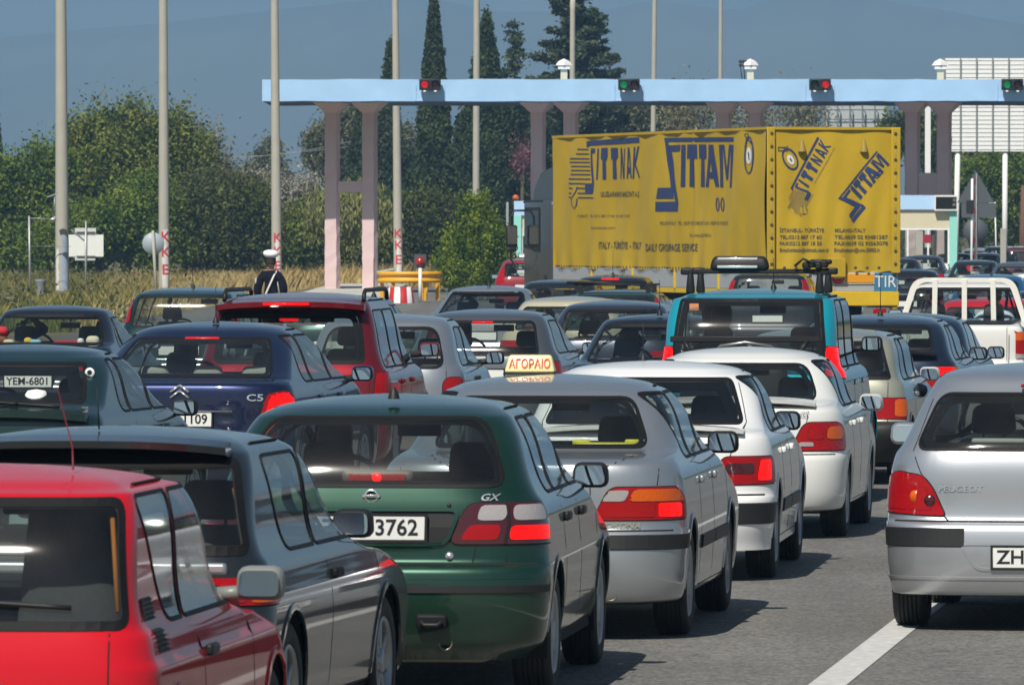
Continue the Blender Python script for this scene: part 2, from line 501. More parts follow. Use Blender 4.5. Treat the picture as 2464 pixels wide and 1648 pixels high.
CD = 264.0
tc = empty('toll_canopy', (6, CD, 0), 0, 'long pale blue toll canopy roof carried by paired pink columns', 'canopy')
ox = 6.0
xL, xR = W_(631, CD), 36.0
mb = MB(); n = 90
rnd = random.Random(4)
xs = np.linspace(xL, xR, n)
ztop = [7.55 + rnd.uniform(-.015, .015) for _ in xs]; zbot = [6.78 + rnd.uniform(-.012, .012) for _ in xs]
for i in range(n - 1):
    a, b = xs[i] - ox, xs[i + 1] - ox
    mb.add([(a, 0, zbot[i]), (b, 0, zbot[i + 1]), (b, 0, ztop[i + 1]), (a, 0, ztop[i])], [(0, 1, 2, 3)], 0)
    mb.add([(a, 0, ztop[i]), (b, 0, ztop[i + 1]), (b, 9.6, ztop[i + 1]), (a, 9.6, ztop[i])], [(0, 1, 2, 3)], 0)
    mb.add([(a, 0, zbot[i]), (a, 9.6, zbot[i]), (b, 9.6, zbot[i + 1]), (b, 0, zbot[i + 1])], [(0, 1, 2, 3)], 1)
    mb.add([(a, 9.6, zbot[i]), (a, 9.6, ztop[i]), (b, 9.6, ztop[i + 1]), (b, 9.6, zbot[i + 1])], [(0, 1, 2, 3)], 0)
a = xL - ox; mb.add([(a, 0, zbot[0]), (a, 0, ztop[0]), (a, 9.6, ztop[0]), (a, 9.6, zbot[0])], [(0, 1, 2, 3)], 0)
a = xR - ox; mb.add([(a, 0, zbot[-1]), (a, 9.6, zbot[-1]), (a, 9.6, ztop[-1]), (a, 0, ztop[-1])], [(0, 1, 2, 3)], 0)
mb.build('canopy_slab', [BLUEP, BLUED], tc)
def column(x, y, parent):
    sec = [(-.21, -.22), (.20, -.22), (.33, .02), (.33, .30), (-.21, .30)]
    mb = MB(); nz = 26; r = random.Random(int(x * 10)); N = len(sec); vs = []
    for k in range(nz + 1):
        z = 6.45 * k / nz - .02; j = .012
        vs += [(x - ox + a + r.uniform(-j, j), y - CD + b + r.uniform(-j, j), z) for a, b in sec]
    mb.add(vs, [(k * N + i, k * N + (i + 1) % N, (k + 1) * N + (i + 1) % N, (k + 1) * N + i) for k in range(nz) for i in range(N)])
    # flared head, reaching out to both sides and forward
    t = [(-.62, -1.0), (.45, -1.0), (.74, .3), (.5, .5), (-.62, .5)]
    vs = [(x - ox + a, y - CD + b, 6.42) for a, b in sec] + [(x - ox + a, y - CD + b, 6.79) for a, b in t]
    mb.add(vs, [(i, (i + 1) % N, (i + 1) % N + N, i + N) for i in range(N)])
    mb.build('column', PINKP, parent)
CY = CD + 3.55
for k, (p1, p2, zb_, zt_) in enumerate(((796, 886, 3.59, 3.98), (1291, 1370, 3.3, 3.98), (1738, 1815, 3.3, 3.98), (2192, 2268, 3.3, 4.28), (2650, 2726, 3.3, 4.0))):
    xa, xb = W_(p1, CY), W_(p2, CY)
    column(xa, CY, tc); column(xb, CY, tc)
    mb = MB(); mb.box(((xa + xb) / 2 - ox + .03, CY - CD + .04, (zb_ + zt_) / 2), (xb - xa - .45, .40, zt_ - zb_)); mb.build('cross_beam', PINKP, tc)
    xc = (xa + xb) / 2
    if k:
        mb = MB(); mb.rbox((xc, 262, .09), (2.2, 60, .19), .05, 2); o = mb.build('traffic_island', CONC); tag(o, kind='structure')
mb = MB(); mb.rbox((-5.6, 262, .07), (3.0, 74, .15), .05, 2); o = mb.build('traffic_island', mat('pale_kerb', (.50, .48, .42), .9, noise=.2)); tag(o, kind='structure')
# ventilator turrets on the roof
def turret(px, label):
    x = W_(px, CD + 3); r = empty('roof_turret', (x, CD + 3, 7.55), 0, label, 'turret', 'turrets along the canopy roof')
    mb = MB(); mb.box((0, 0, .20), (.24, .24, .44)); mb.build('shaft', CREAMP, r)
    mb = MB(); mb.box((0, 0, .47), (.42, .42, .10)); mb.build('cornice', WHITEP, r)
    mb = MB(); mb.box((0, 0, .54), (.46, .46, .035)); mb.build('trim', mat('terracotta_trim', (.45, .16, .07), .7), r)
    mb = MB(); mb.lathe([(.555, .30), (.70, .20), (.80, .0)], 4, 'z', (0, 0, 0), smooth=False); mb.build('cap', WHITEP, r)
turret(1357, 'white roof turret on the canopy, just left of the pole before the big cedar')
turret(1805, 'white roof turret with the speaker cluster beside it')
turret(2262, 'cream roof turret in front of the white billboard')
hs = empty('speaker_cluster', (W_(1786, CD + 3), CD + 3, 7.55), 0, 'dark bracket of small speakers on the canopy roof', 'speakers')
mb = MB(); mb.tube([(.0, 0, 0), (-.08, 0, .6)], .02, 6); mb.tube([(.09, 0, 0), (.05, 0, .6)], .02, 6); mb.build('bracket', BLKM, hs)
for i in range(3):
    for j in range(2):
        mb = MB(); mb.lathe([(0, .03), (.1, .07), (.12, .0)], 10, 'x', (-.14 + i * .10, 0, .56 + j * .13)); mb.build('speaker', BLKM, hs)

# lane signals hung on the fascia
SIGR = mat('lit_red_signal', (.5, .01, .01), .3, emis=(1, .01, .01), es=.45)
SIGG = mat('lit_green_signal', (.01, .35, .12), .3, emis=(.01, .7, .22), es=.16)
SIGRD = mat('unlit_red_signal', (.10, .012, .012), .25); SIGGD = mat('unlit_green_signal', (.012, .07, .05), .25)
def signal(px, lm, rm, label):
    r = empty('lane_signal', (W_(px, CD), CD, 7.22), 0, label, 'traffic light', 'lane signals on the canopy edge')
    mb = MB()
    for a, b, w, h in ((0, -.42, 1.02, .035), (-.51, -.14, .035, .56), (.51, -.14, .035, .56)): mb.box((a, -.012, b), (w, .03, h))
    mb.build('plaster_frame', BLUEP, r)
    mb = MB(); mb.rbox((0, -.28, .14), (.76, .26, .40), .03, 2); hb = mb.build('housing', BLKM, r)
    for sx, m_ in ((-.19, lm), (.19, rm)):
        mb = MB(); mb.lathe([(-.435, .0), (-.43, .08), (-.41, .13), (-.38, .145)], 20, 'y', (sx, 0, .14)); mb.build('lamp', m_, hb)
        mb = MB(); pts = [(sx + .155 * math.cos(t), .14 + .155 * math.sin(t)) for t in np.linspace(-.2, math.pi + .2, 14)]
        vs = [(a, -.40, b) for a, b in pts] + [(a, -.60, b) for a, b in pts]; k = len(pts)
        mb.add(vs, [(i, i + 1, i + 1 + k, i + k) for i in range(k - 1)]); mb.build('visor', BLKM, hb)
        mb = MB(); mb.rbox((sx, -.34, -.10), (.10, .12, .06), .02, 2); mb.build('bracket', WHITEP, r)
signal(1035, SIGR, SIGRD, 'leftmost lane signal showing a red lamp on the pale blue canopy edge')
signal(1513, SIGG, SIGRD, 'lane signal showing green on the canopy above the left part of the truck')
signal(1972, SIGGD, SIGR, 'lane signal with its right lamp red, above the back of the yellow truck')
signal(2434, SIGG, SIGRD, 'lane signal showing green in front of the white billboard')

# toll booths
def booth(pxl, pxr, d, ytop, label, display=False):
    xl, xr = W_(pxl, d), W_(pxr, d); w = xr - xl; zt = Z_(ytop, d)
    r = empty('toll_booth', ((xl + xr) / 2, d, .18), 0, label, 'toll booth'); h = zt - .18; L = 3.2
    mb = MB(); mb.box((0, L / 2, h - .25), (w, L, .50)); mb.build('fascia', mat('booth_blue', (.42, .62, .86), .6), r)
    mb = MB(); mb.box((0, L / 2 + .05, h - .50 - .32), (w - .1, L - .1, .64)); mb.build('upper_panel', CREAMP, r)
    for sx in (-1, 1):
        mb = MB(); mb.box((sx * (w / 2 - .12), L / 2, (h - .5) / 2), (.26, L + .02, h - .5)); mb.build('corner_panel', TURQ, r)
    mb = MB(); mb.box((0, L / 2 + .05, .45), (w - .54, L - .2, .9)); mb.build('lower_panel', WHITEP, r)
    n = 3
    for k in range(n + 1):
        mb = MB(); mb.box((-w / 2 + .28 + (w - .56) * k / n, .12, 1.5), (.06, .06, 1.26)); mb.build('mullion', WHITEP, r)
    mb = MB(); mb.box((0, .12, h - 1.18), (w - .54, .07, .07)); mb.build('window_head', WHITEP, r)
    mb = MB(); mb.box((0, .15, 1.52), (w - .6, .02, 1.24)); mb.build('window', GLASS, r)
    mb = MB(); mb.box((0, L / 2, .93), (w - .6, L - .3, .05)); mb.rbox((.3, 1.2, 1.2), (.5, .5, .5), .1, 2); mb.build('counter', DASH, r)
    if display:
        g = MB(); g.box((w / 2 - .38, -.10, h - .27), (.82, .16, .54)); do = g.build('display', WHITEP, r)
        g = MB(); g.box((w / 2 - .38, -.185, h - .27), (.72, .02, .42)); g.build('screen', mat('display_black', (.012, .008, .008), .25), do)
        lettering('30', (w / 2 - .10, -.20, h - .18), .12, mat('display_dots', (.4, .38, .36), .5), do); lettering('00', (w / 2 - .10, -.20, h - .34), .12, MATS['display_dots'], do)
        g = MB(); g.box((.25, .10, 1.75), (.42, .03, .30)); g.build('notice', mat('red_notice', (.30, .01, .03), .5), r)
    return r
booth(2116, 2302, 261.0, 470, 'toll booth with dark display box under the right pair of pink columns', True)
booth(1237, 1420, 262, 484, 'toll booth with turquoise corner seen between bush and truck cab')
bc = empty('beacon', (W_(1241, 262), 262.4, Z_(484, 262)), 0, 'round orange lamp on the roof of the booth beside the truck cab', 'lamp')
mb = MB(); mb.lathe([(0, .06), (.05, .06), (.06, .10), (.13, .12), (.2, .08), (.23, .0)], 14, 'z'); mb.build('dome', LORG, bc)
mb = MB(); mb.lathe([(-.005, .0), (-.005, .08), (.05, .08), (.05, .0)], 12, 'z'); mb.build('base', BLKM, bc)
def post(px, d, y0, y1, w, m, label, name='post', cat='post', group=None):
    mb = MB(); z0 = max(0, Z_(y1, d)) if y1 else 0; z1 = Z_(y0, d)
    mb.rbox((0, 0, z1 / 2), (w, w, z1), .015, 1); o = mb.build(name, m, None, (W_(px, d), d, 0)); return tag(o, label, cat, group)
post(1221, 262, 487, 0, .09, METAL, 'thin grey post standing just right of the bush', 'marker_post')
post(2414, 245, 550, 0, .19, CONC, 'stout square concrete post near the right edge of the plaza', 'bollard', 'bollard')
post(2212, 257, 556, 0, .24, CONC, 'stout concrete post in front of the display booth', 'bollard', 'bollard')

# ------------------------------------------------------------------ tall concrete poles
PR = mat('graffiti_red', (.55, .03, .04), .7, noise=.2, nscale=8)
WW = mat('whitewash', (.66, .66, .62), .9, noise=.25, nscale=6)
BW = mat('blue_whitewash', (.32, .40, .50), .9, noise=.35, nscale=6)
def pole(px0, px1, d, w0, w1, letters, label, patch=None):
    x = W_(px0, d); hgt = 12.6 if d < 340 else 16.5; ln = W_(px1, d) - x
    r = empty('lighting_pole', (x, d, 0), 0, label, 'pole', 'tall concrete poles')
    s = FPX / d; r0, r1 = w0 / s / 2, w1 / s / 2
    zt = Z_(0, d); k = (r1 - r0) / zt
    cx = lambda z: ln * z / zt
    mb = MB(); mb.tube([(cx(z), 0, z) for z in np.linspace(-.1, hgt, 24)], [r0 + k * z for z in np.linspace(-.1, hgt, 24)], 20)
    mb.build('shaft', POLEC, r)
    # lamp arms above the picture
    mb = MB(); mb.tube([(cx(hgt), 0, hgt - .1), (cx(hgt) + .5, 0, hgt + .5), (cx(hgt) + 2.0, 0, hgt + .75)], .05, 8); mb.build('arm', METAL, r)
    mb = MB(); mb.rbox((cx(hgt) + 2.3, 0, hgt + .74), (.8, .28, .14), .05, 2); mb.build('lamp_head', METAL, r)
    def wrap(name, poly_pts, faces, m, rr):
        vs = []
        for a, z in poly_pts:
            R_ = r0 + k * z + rr; t = a / R_
            vs.append((cx(z) + R_ * math.sin(t), -R_ * math.cos(t), z))
        return mesh_obj(name, vs, faces, m, r)
    rn = random.Random(int(px0))
    for (a0, a1, zz0, zz1, m_) in (patch or ()):
        nx, nz = 8, 14; pts = []
        for j in range(nz + 1):
            e0, e1 = rn.uniform(-.02, .02), rn.uniform(-.02, .02)
            for i in range(nx + 1): pts.append((a0 + e0 + (a1 - a0 + e1 - e0) * i / nx, zz0 + (zz1 - zz0) * j / nz + (rn.uniform(-.03, .03) if j in (0, nz) else 0)))
        wrap('whitewash', pts, [(j * (nx + 1) + i, j * (nx + 1) + i + 1, (j + 1) * (nx + 1) + i + 1, (j + 1) * (nx + 1) + i) for j in range(nz) for i in range(nx)], m_, .003)
    for ch, zc, size, a in letters:
        v, f = text_mesh(ch, size, True)
        tr = [t for q in f for t in fine([v[k] for k in q], size * .12)]; pp = [(a + p * 1.15, zc + q * 1.1) for t in tr for p, q in t]
        wrap('painted_letter', pp, [(3 * i, 3 * i + 1, 3 * i + 2) for i in range(len(tr))], PR, .006)
    return r
P = [(150, 147, 215, 34, 26), (395, 393, 228, 27, 20.5), (666, 661, 246, 25, 18.5), (959, 951, 290, 23, 15), (1145, 1147, 305, 17.5, 15), (1375, 1378, 335, 14.5, 12.5), (1568, 1575, 360, 13, 11), (1731, 1734, 390, 12, 9)]
LB = ['thickest pale concrete pole, beside the white road sign back, with blue-white smears at its foot', 'concrete pole with red letters K K E on its whitewashed foot beside the round sign',
      'concrete pole in front of the canopy end, directly behind the traffic policeman', 'concrete pole with red letters, rising between the two left signal lamps and behind the canopy',
      'concrete pole rising behind the canopy between two cypresses', 'concrete pole in front of the big cedar', 'concrete pole rising alone above the left part of the yellow truck', 'thinnest concrete pole, left of the turret with speakers']
for i, (p, lb) in enumerate(zip(P, LB)):
    d = p[2]; lt = []; pt = None
    z = lambda y: Z_(y, d)
    if i == 0: pt = [(.0, .17, .5, 2.05, BW), (-.19, -.09, .5, 1.7, WW)]
    if i == 1: lt = [('K', z(572), .42, .06), ('K', z(608), .38, .06), ('E', z(650), .40, .05)]; pt = [(-.05, .15, .45, 2.25, WW)]
    if i == 2: lt = [('K', z(573), .38, .04), ('K', z(606), .38, .04), ('E', z(640), .38, .04)]; pt = [(-.02, .13, .4, 1.95, WW)]
    if i == 3: lt = [('K', z(563), .44, .0), ('K', z(591), .44, .02), ('E', z(626), .46, .01)]; pt = [(-.05, .14, .5, 1.9, WW)]
    pole(*p[:5], lt, lb, pt)

# ------------------------------------------------------------------ signs and small things on the verge
def rect_sign():
    d = 222; r = empty('road_sign', (W_(206, d), d, 0), 0, 'back of a white rectangular road sign with smaller plates above and below', 'road sign')
    mb = MB(); mb.tube([(0, 0, -.05), (.01, 0, Z_(532, d))], .028, 8); mb.build('post', METAL, r)
    for x0, x1, y0, y1, c_ in ((165, 249, 565, 618, (.78, .8, .76)), (180, 231, 549, 567, (.62, .64, .60)), (180, 229, 616, 627, (.60, .62, .6))):
        mb = MB(); z0, z1 = Z_(y1, d), Z_(y0, d); mb.rbox((W_((x0 + x1) / 2, d) - r.location.x, .05, (z0 + z1) / 2), (W_(x1, d) - W_(x0, d), .012, z1 - z0), .005, 1)
        mb.build('sign_plate', mat('sign_back_%d' % y0, c_, .5, noise=.06), r)
    for y in (559, 617):
        mb = MB(); mb.box((.01, .02, Z_(y, d)), (.55, .03, .035)); mb.build('clamp', mat('dark_clamp', (.12, .12, .11), .5), r)
rect_sign()
d = 226; r = empty('round_sign', (W_(371, d), d, 0), 0, 'grey back of a round road sign beside the pole with KKE letters', 'road sign')
mb = MB(); mb.tube([(.08, 0, -.05), (-.04, 0, Z_(555, d))], .045, 8); mb.build('post', POLEC, r)
mb = MB(); mb.lathe([(.06, .0), (.06, .33), (.075, .335), (.08, .0)], 32, 'y', (-.03, 0, Z_(586, d))); mb.build('sign_plate', mat('sign_back_grey', (.34, .40, .44), .5), r)
d = 214; r = empty('lamp_frame', (W_(71, d), d, 0), 0, 'thin grey post with a horizontal arm and small lamps, left of the thickest pole', 'lamp post')
mb = MB(); mb.tube([(.02, 0, -.05), (-.01, 0, Z_(520, d))], .03, 8); mb.build('post', METAL, r)
mb = MB(); mb.tube([(-.01, 0, Z_(525, d)), (.62, 0, Z_(527, d))], .014, 6); mb.build('arm', METAL, r)
mb = MB(); mb.tube([(0, 0, Z_(593, d)), (1.2, 0, Z_(593, d))], .006, 5); mb.build('stay', METAL, r)
mb = MB(); mb.lathe([(0, .01), (.15, .10), (.19, .0)], 12, 'x', (.58, 0, Z_(528, d))); mb.build('lamp', METAL, r)
mb = MB(); mb.box((0, 0, 0), (.34, .1, .035), M=Matrix.Rotation(-.35, 4, 'Y')); o = mb.build('lamp', METAL, r, (.66, 0, Z_(470, d))); mb = MB(); mb.tube([(.72, 0, Z_(474, d)), (.70, 0, Z_(520, d))], .012, 5); mb.build('stay', METAL, r)
mb = MB(); mb.box((0, 0, 0), (.5, .05, .05), M=Matrix.Rotation(.70, 4, 'Y')); mb.build('brace', mat('blue_steel', (.16, .2, .25), .5), r, (1.38, 0, Z_(566, d)))
d = 205; mb = MB(); mb.lathe([(.0, .10), (.42, .15), (.45, .17), (.48, .16)], 14, 'z'); mb.tube([(.0, 0, 0), (0, 0, .3)], .03, 6)
o = mb.build('litter_bin', mat('grey_bin', (.28, .30, .31), .6, noise=.3)); o.location = (W_(98, d), d, .40); tag(o, 'small grey bin half hidden in tall grass at the left', 'bin')
mb = MB(); mb.tube([(0, 0, 0), (0, 0, .45)], .03, 6); k = mb.build('stand', METAL, o); k.location = (0, 0, -.42)

# yellow guard rail with striped island nose
d = 232; gr = empty('guard_rail', (W_(985, d), d, .0), 0, 'yellow guard rail loop on short posts in front of the island', 'guard rail')
path = [(.95, 2.6)] + [(.95, .6)] + [(-.0 + .95 * math.cos(t), .55 - .75 * math.sin(t)) for t in np.linspace(0, math.pi, 15)][1:] + [(-.95, 2.6)]
mb = MB(); prof = [(.0, .46), (.05, .50), (.05, .56), (.0, .60), (-.03, .635), (.0, .67), (.05, .71), (.05, .77), (.0, .81)]
rows = []
for i, p in enumerate(path):
    a = Vector(path[max(i - 1, 0)]); b = Vector(path[min(i + 1, len(path) - 1)]); t = (b - a).normalized(); nrm = Vector((-t.y, t.x)) 
    if nrm.dot(Vector(p) - Vector((0, 1.5))) < 0: nrm = -nrm
    rows.append([(p[0] + nrm.x * o_, p[1] + nrm.y * o_, z + .14) for o_, z in prof])
vs = [q for r_ in rows for q in r_]; m = len(prof)
mb.add(vs, [(i * m + j, (i + 1) * m + j, (i + 1) * m + j + 1, i * m + j + 1) for i in range(len(rows) - 1) for j in range(m - 1)], 0, True)
mb.build('rail', YELP, gr)
for x, y in ((-.86, .5), (-.86, 1.8), (.35, 1.2), (.86, .5), (.86, 2.0), (-.5, .05), (.5, .05)):
    mb = MB(); mb.box((x, y, .40), (.11, .12, .70)); mb.build('post', YELP, gr)
ns = empty('crash_cushion', (W_(964, 229), 229, .0), 0, 'red and white striped rounded nose below the yellow guard rail', 'barrier')
for k in range(6):
    t0, t1 = math.pi * k / 6, math.pi * (k + 1) / 6; pts = []
    for t in np.linspace(t0 + .02, t1 - .02, 5): pts.append((.42 * math.cos(t), -.42 * math.sin(t)))
    vs = [(a, b, 0) for a, b in pts] + [(a * .86, b * .86, .50) for a, b in pts] + [(a * .5, b * .5, .50) for a, b in pts]
    mb = MB(); mb.add(vs, [(i, i + 1, i + 6, i + 5) for i in range(4)] + [(i + 5, i + 6, i + 11, i + 10) for i in range(4)], 0, True)
    mb.build('stripe_panel', (REDP, WHITEP)[k % 2], ns)
d = 231; rl = empty('warning_lamp', (W_(1011, d), d, 0), 0, 'red warning lamp on a square backboard above the yellow guard rail', 'lamp')
mb = MB(); mb.tube([(0, 0, 0), (0, 0, Z_(645, d))], .055, 10); mb.build('post', WHITEP, rl)
mb = MB(); mb.box((0, .03, Z_(629, d)), (.37, .03, .44)); mb.build('backboard', mat('dark_board', (.07, .07, .07), .6), rl)
mb = MB(); mb.lathe([(-.12, .0), (-.10, .08), (-.05, .14), (.01, .155)], 20, 'y', (0, 0, Z_(630, d))); mb.build('lens', mat('dull_red_lens', (.32, .015, .015), .25, coat=.5), rl)
# toppled pale slab by the fourth pole
mb = MB(); mb.rbox((0, 0, 0), (.62, .3, .10), .03, 1, M=Matrix.Rotation(-.18, 4, 'Y')); o = mb.build('concrete_slab', CONC); o.location = (W_(928, 250), 250, .95 - .08); 
mb2 = MB(); mb2.box((0, 0, -.42), (.12, .12, .85)); k = mb2.build('support', CONC, o); tag(o, 'tilted pale concrete slab beside the fourth pole', 'slab')

# signs and barrier at the right of the plaza
d = 245; r = empty('traffic_signal', (W_(2337, d), d, 0), 0, 'black signal box on a white post in front of grey sign backs', 'traffic light')
mb = MB(); mb.tube([(0, 0, 0), (.03, 0, Z_(430, d))], .04, 8); mb.build('post', WHITEP, r)
mb = MB(); mb.rbox((-.05, -.12, Z_(498, d)), (.24, .2, .45), .02, 2); mb.build('housing', BLKM, r)
d = 250; r = empty('sign_group', (W_(2348, d), d, 0), 0, 'grey backs of triangular, rectangular and round road signs on one post', 'road sign')
GB = mat('sign_back_slate', (.075, .085, .095), .6)
mb = MB(); mb.tube([(0, 0, 0), (0, 0, Z_(418, d))], .05, 8); mb.build('post', METAL, r)
w = .62
mb = MB(); zt_, zb2 = Z_(415, d), Z_(488, d); mb.prism([(-w, zb2), (w, zb2), (.04, zt_), (-.04, zt_)], .06, .09); mb.build('sign_plate', GB, r)
mb = MB(); z1_, z0_ = Z_(489, d), Z_(524, d); mb.box((.1, .075, (z0_ + z1_) / 2), (1.15, .03, z1_ - z0_)); mb.build('sign_plate', GB, r)
mb = MB(); mb.lathe([(.06, .0), (.06, .42), (.085, .42), (.09, .0)], 32, 'y', (0, 0, Z_(556, d))); mb.build('sign_plate', GB, r)
d = 240; r = empty('barrier_pole', (W_(2346, d), d, 0), 0, 'raised red and white barrier pole in front of the grey sign backs', 'barrier')
for k in range(14):
    mb = MB(); z0 = .85 + k * .235; mb.box((0, 0, z0 + .1175), (.055, .05, .233)); mb.build('stripe', (mat('dark_red_band', (.14, .015, .02), .5), GB)[k % 2], r)
mb = MB(); mb.rbox((0, .1, .45), (.3, .4, .9), .03, 2); mb.build('cabinet', METAL, r)
d = 330; r = empty('small_sign', (W_(2394, d), d, 0), 0, 'small pale sign on a thin leaning post in front of the right shrubs', 'road sign')
mb = MB(); mb.tube([(.08, 0, 0), (0, 0, Z_(487, d))], .035, 6); mb.build('post', WHITEP, r)
mb = MB(); mb.box((-.12, .05, Z_(503, d)), (.30, .03, .60)); mb.build('sign_plate', mat('sign_back_pale', (.45, .48, .47), .6), r)

# white billboard seen from behind
d = 305; bb = empty('billboard', (W_(2420, d), d, 0), 0, 'large white billboard back with thin ribs behind the right end of the canopy', 'billboard')
x0, x1 = W_(2272, d), W_(2620, d); z0, z1 = Z_(365, d), Z_(141, d); bx = bb.location.x
npan = 9
for k in range(npan):
    a = x0 + (x1 - x0) * k / npan; b = x0 + (x1 - x0) * (k + 1) / npan
    mb = MB(); mb.box(((a + b) / 2 - bx, .05, (z0 + z1) / 2), (b - a - .015, .04, z1 - z0)); mb.build('panel', mat('billboard_white', (.82, .83, .82), .6, noise=.04, nscale=3), bb)
    mb = MB(); mb.box((a - bx, -.02, (z0 + z1) / 2), (.05, .08, z1 - z0)); mb.build('rib', mat('rib_grey', (.22, .24, .24), .6), bb)
for k in range(22):
    z = z0 + (z1 - z0) * (k + .5) / 22
    mb = MB(); mb.box(((x0 + x1) / 2 - bx, .018, z), (x1 - x0, .02, .012)); mb.build('rail', mat('rail_grey', (.5, .52, .52), .6), bb)
for px in (2303, 2422, 2560):
    mb = MB(); mb.tube([(W_(px - 4, d) - bx, .2, 0), (W_(px + (2 if px < 2400 else -3), d) - bx, .2, z0 + .1)], .11, 10); mb.build('post', WHITEP, bb)
mb = MB(); mb.box((W_(2232, 300), 300, 3.6), (.22, .2, 7.2)); o = mb.build('white_mast', WHITEP); tag(o, 'square white mast seen between the right pair of pink columns', 'mast')
# farther scaffold billboard above the truck
d = 430; bb = empty('billboard', (W_(2060, d), d, 0), 0, 'grey billboard on open steel lattice seen just above the back of the truck', 'billboard'); bx = bb.location.x
x0, x1 = W_(1985, d), W_(2135, d); z0, z1 = 6.4, 9.6
mb = MB(); mb.box(((x0 + x1) / 2 - bx, .6, (z0 + z1) / 2), (x1 - x0, .05, z1 - z0)); mb.build('panel', mat('billboard_grey', (.42, .46, .47), .7, noise=.1), bb)
for k in range(6):
    x = x0 + (x1 - x0) * k / 5 - bx
    mb = MB(); mb.tube([(x, 0, 0), (x, 0, z1)], .05, 6); mb.build('upright', mat('lattice_steel', (.10, .11, .11), .6), bb)
    for q in range(5):
        z = z0 - 1.2 + q * .9
        mb = MB(); mb.tube([(x, 0, z), (x, .55, z + .45), (x, 0, z + .9)], .025, 5); mb.build('brace', MATS['lattice_steel'], bb)
for q in range(6):
    z = z0 + q * .55; mb = MB(); mb.tube([(x0 - bx, 0, z), (x1 - bx, 0, z)], .03, 5); mb.build('rail', MATS['lattice_steel'], bb)

# low white buildings behind the trees
def shed(x0p, x1p, d, zr, ze, dep, label):
    x0, x1 = W_(x0p, d), W_(x1p, d); w = x1 - x0
    r = empty('low_building', ((x0 + x1) / 2, d, 0), 0, label, 'building')
    mb = MB(); mb.box((0, dep / 2, ze / 2), (w, dep, ze)); mb.build('wall', mat('shed_wall', (.55, .56, .53), .8, noise=.1), r)
    n = max(3, int(w / 1.4))
    for k in range(n):
        a, b = -w / 2 - .2 + (w + .4) * k / n, -w / 2 - .2 + (w + .4) * (k + 1) / n - .03
        mb = MB(); mb.add([(a, -.4, ze), (b, -.4, ze), (b, dep / 2, zr), (a, dep / 2, zr), (a, -.4, ze + .05), (b, -.4, ze + .05), (b, dep / 2, zr + .05), (a, dep / 2, zr + .05)], [(0, 1, 2, 3), (4, 5, 6, 7), (0, 1, 5, 4), (0, 4, 7, 3), (1, 2, 6, 5)])
        mb.build('roof_sheet', mat('white_roof', (.66, .68, .68), .5, noise=.05), r)
    for k in range(int(w / 3)):
        mb = MB(); mb.box((-w / 2 + 1.5 + 3 * k, -.02, ze * .55), (1.2, .06, 1.0)); mb.build('window', mat('dark_pane', (.03, .04, .05), .1), r)
shed(545, 800, 520, Z_(443, 520), Z_(472, 520), 9, 'long low building with white roof behind the blossoming bush')
shed(1090, 1118, 500, Z_(446, 500), Z_(500, 500), 8, 'narrow white building glimpsed between two cypresses')
# ------------------------------------------------------------------ vegetation
def leaf_mat(name, c0, c1, c2=None, sc_=1.2, trans=.25):
    def f(nt, b, N, Lk):
        g = N('ShaderNodeNewGeometry')
        n = N('ShaderNodeTexNoise'); n.inputs['Scale'].default_value = sc_; n.inputs['Detail'].default_value = 3
        Lk(g.outputs['Position'], n.inputs['Vector'])
        r = N('ShaderNodeValToRGB'); r.color_ramp.elements[0].position = .35; r.color_ramp.elements[1].position = .65
        r.color_ramp.elements[0].color = (*c0, 1); r.color_ramp.elements[1].color = (*c1, 1)
        Lk(n.outputs[0], r.inputs[0])
        w = N('ShaderNodeTexWhiteNoise'); w.noise_dimensions = '1D'; Lk(g.outputs['Random Per Island'], w.inputs['W'])
        mr = N('ShaderNodeMapRange'); mr.inputs[3].default_value = .72; mr.inputs[4].default_value = 1.3; Lk(w.outputs['Value'], mr.inputs[0])
        m = N('ShaderNodeMix'); m.data_type = 'RGBA'; m.blend_type = 'MULTIPLY'; m.inputs[0].default_value = 1
        Lk(r.outputs[0], m.inputs[6]); Lk(mr.outputs[0], m.inputs[7])
        Lk(m.outputs[2], b.inputs['Base Color']); b.inputs['Roughness'].default_value = .7; b.inputs['Specular IOR Level'].default_value = .2
        t = N('ShaderNodeBsdfTranslucent'); Lk(m.outputs[2], t.inputs[0])
        ms = N('ShaderNodeMixShader'); ms.inputs[0].default_value = trans
        o = nt.nodes['Material Output']; Lk(b.outputs[0], ms.inputs[1]); Lk(t.outputs[0], ms.inputs[2]); Lk(ms.outputs[0], o.inputs[0])
    return node_mat(name, f)
LF_BR = leaf_mat('bright_leaves', (.055, .110, .012), (.19, .25, .035))
LF_MD = leaf_mat('mid_leaves', (.065, .105, .014), (.22, .245, .05))
LF_OL = leaf_mat('olive_leaves', (.07, .08, .035), (.19, .19, .09))
LF_DK = leaf_mat('dark_leaves', (.032, .050, .011), (.125, .145, .038))
LF_CY = leaf_mat('cypress_leaves', (.018, .036, .014), (.062, .085, .034), sc_=.8, trans=.1)
LF_CE = leaf_mat('cedar_leaves', (.024, .048, .024), (.09, .115, .06), trans=.1)
LF_BL = leaf_mat('blossom_twigs', (.20, .19, .15), (.42, .40, .34))
LF_PK = leaf_mat('pink_blossom', (.16, .05, .08), (.26, .11, .14))
LF_TW = leaf_mat('bare_twigs', (.14, .125, .065), (.27, .25, .14))
LF_JU = leaf_mat('juniper_leaves', (.05, .105, .010), (.24, .30, .03), sc_=2.2)
BARK = mat('bark', (.10, .08, .06), .95, noise=.3, nscale=6, bump=.6, bscale=12)
GR_DRY = leaf_mat('dry_grass_blades', (.42, .31, .12), (.78, .60, .28), sc_=.5)
GR_GRN = leaf_mat('green_grass_blades', (.10, .14, .02), (.28, .27, .07), sc_=.4)

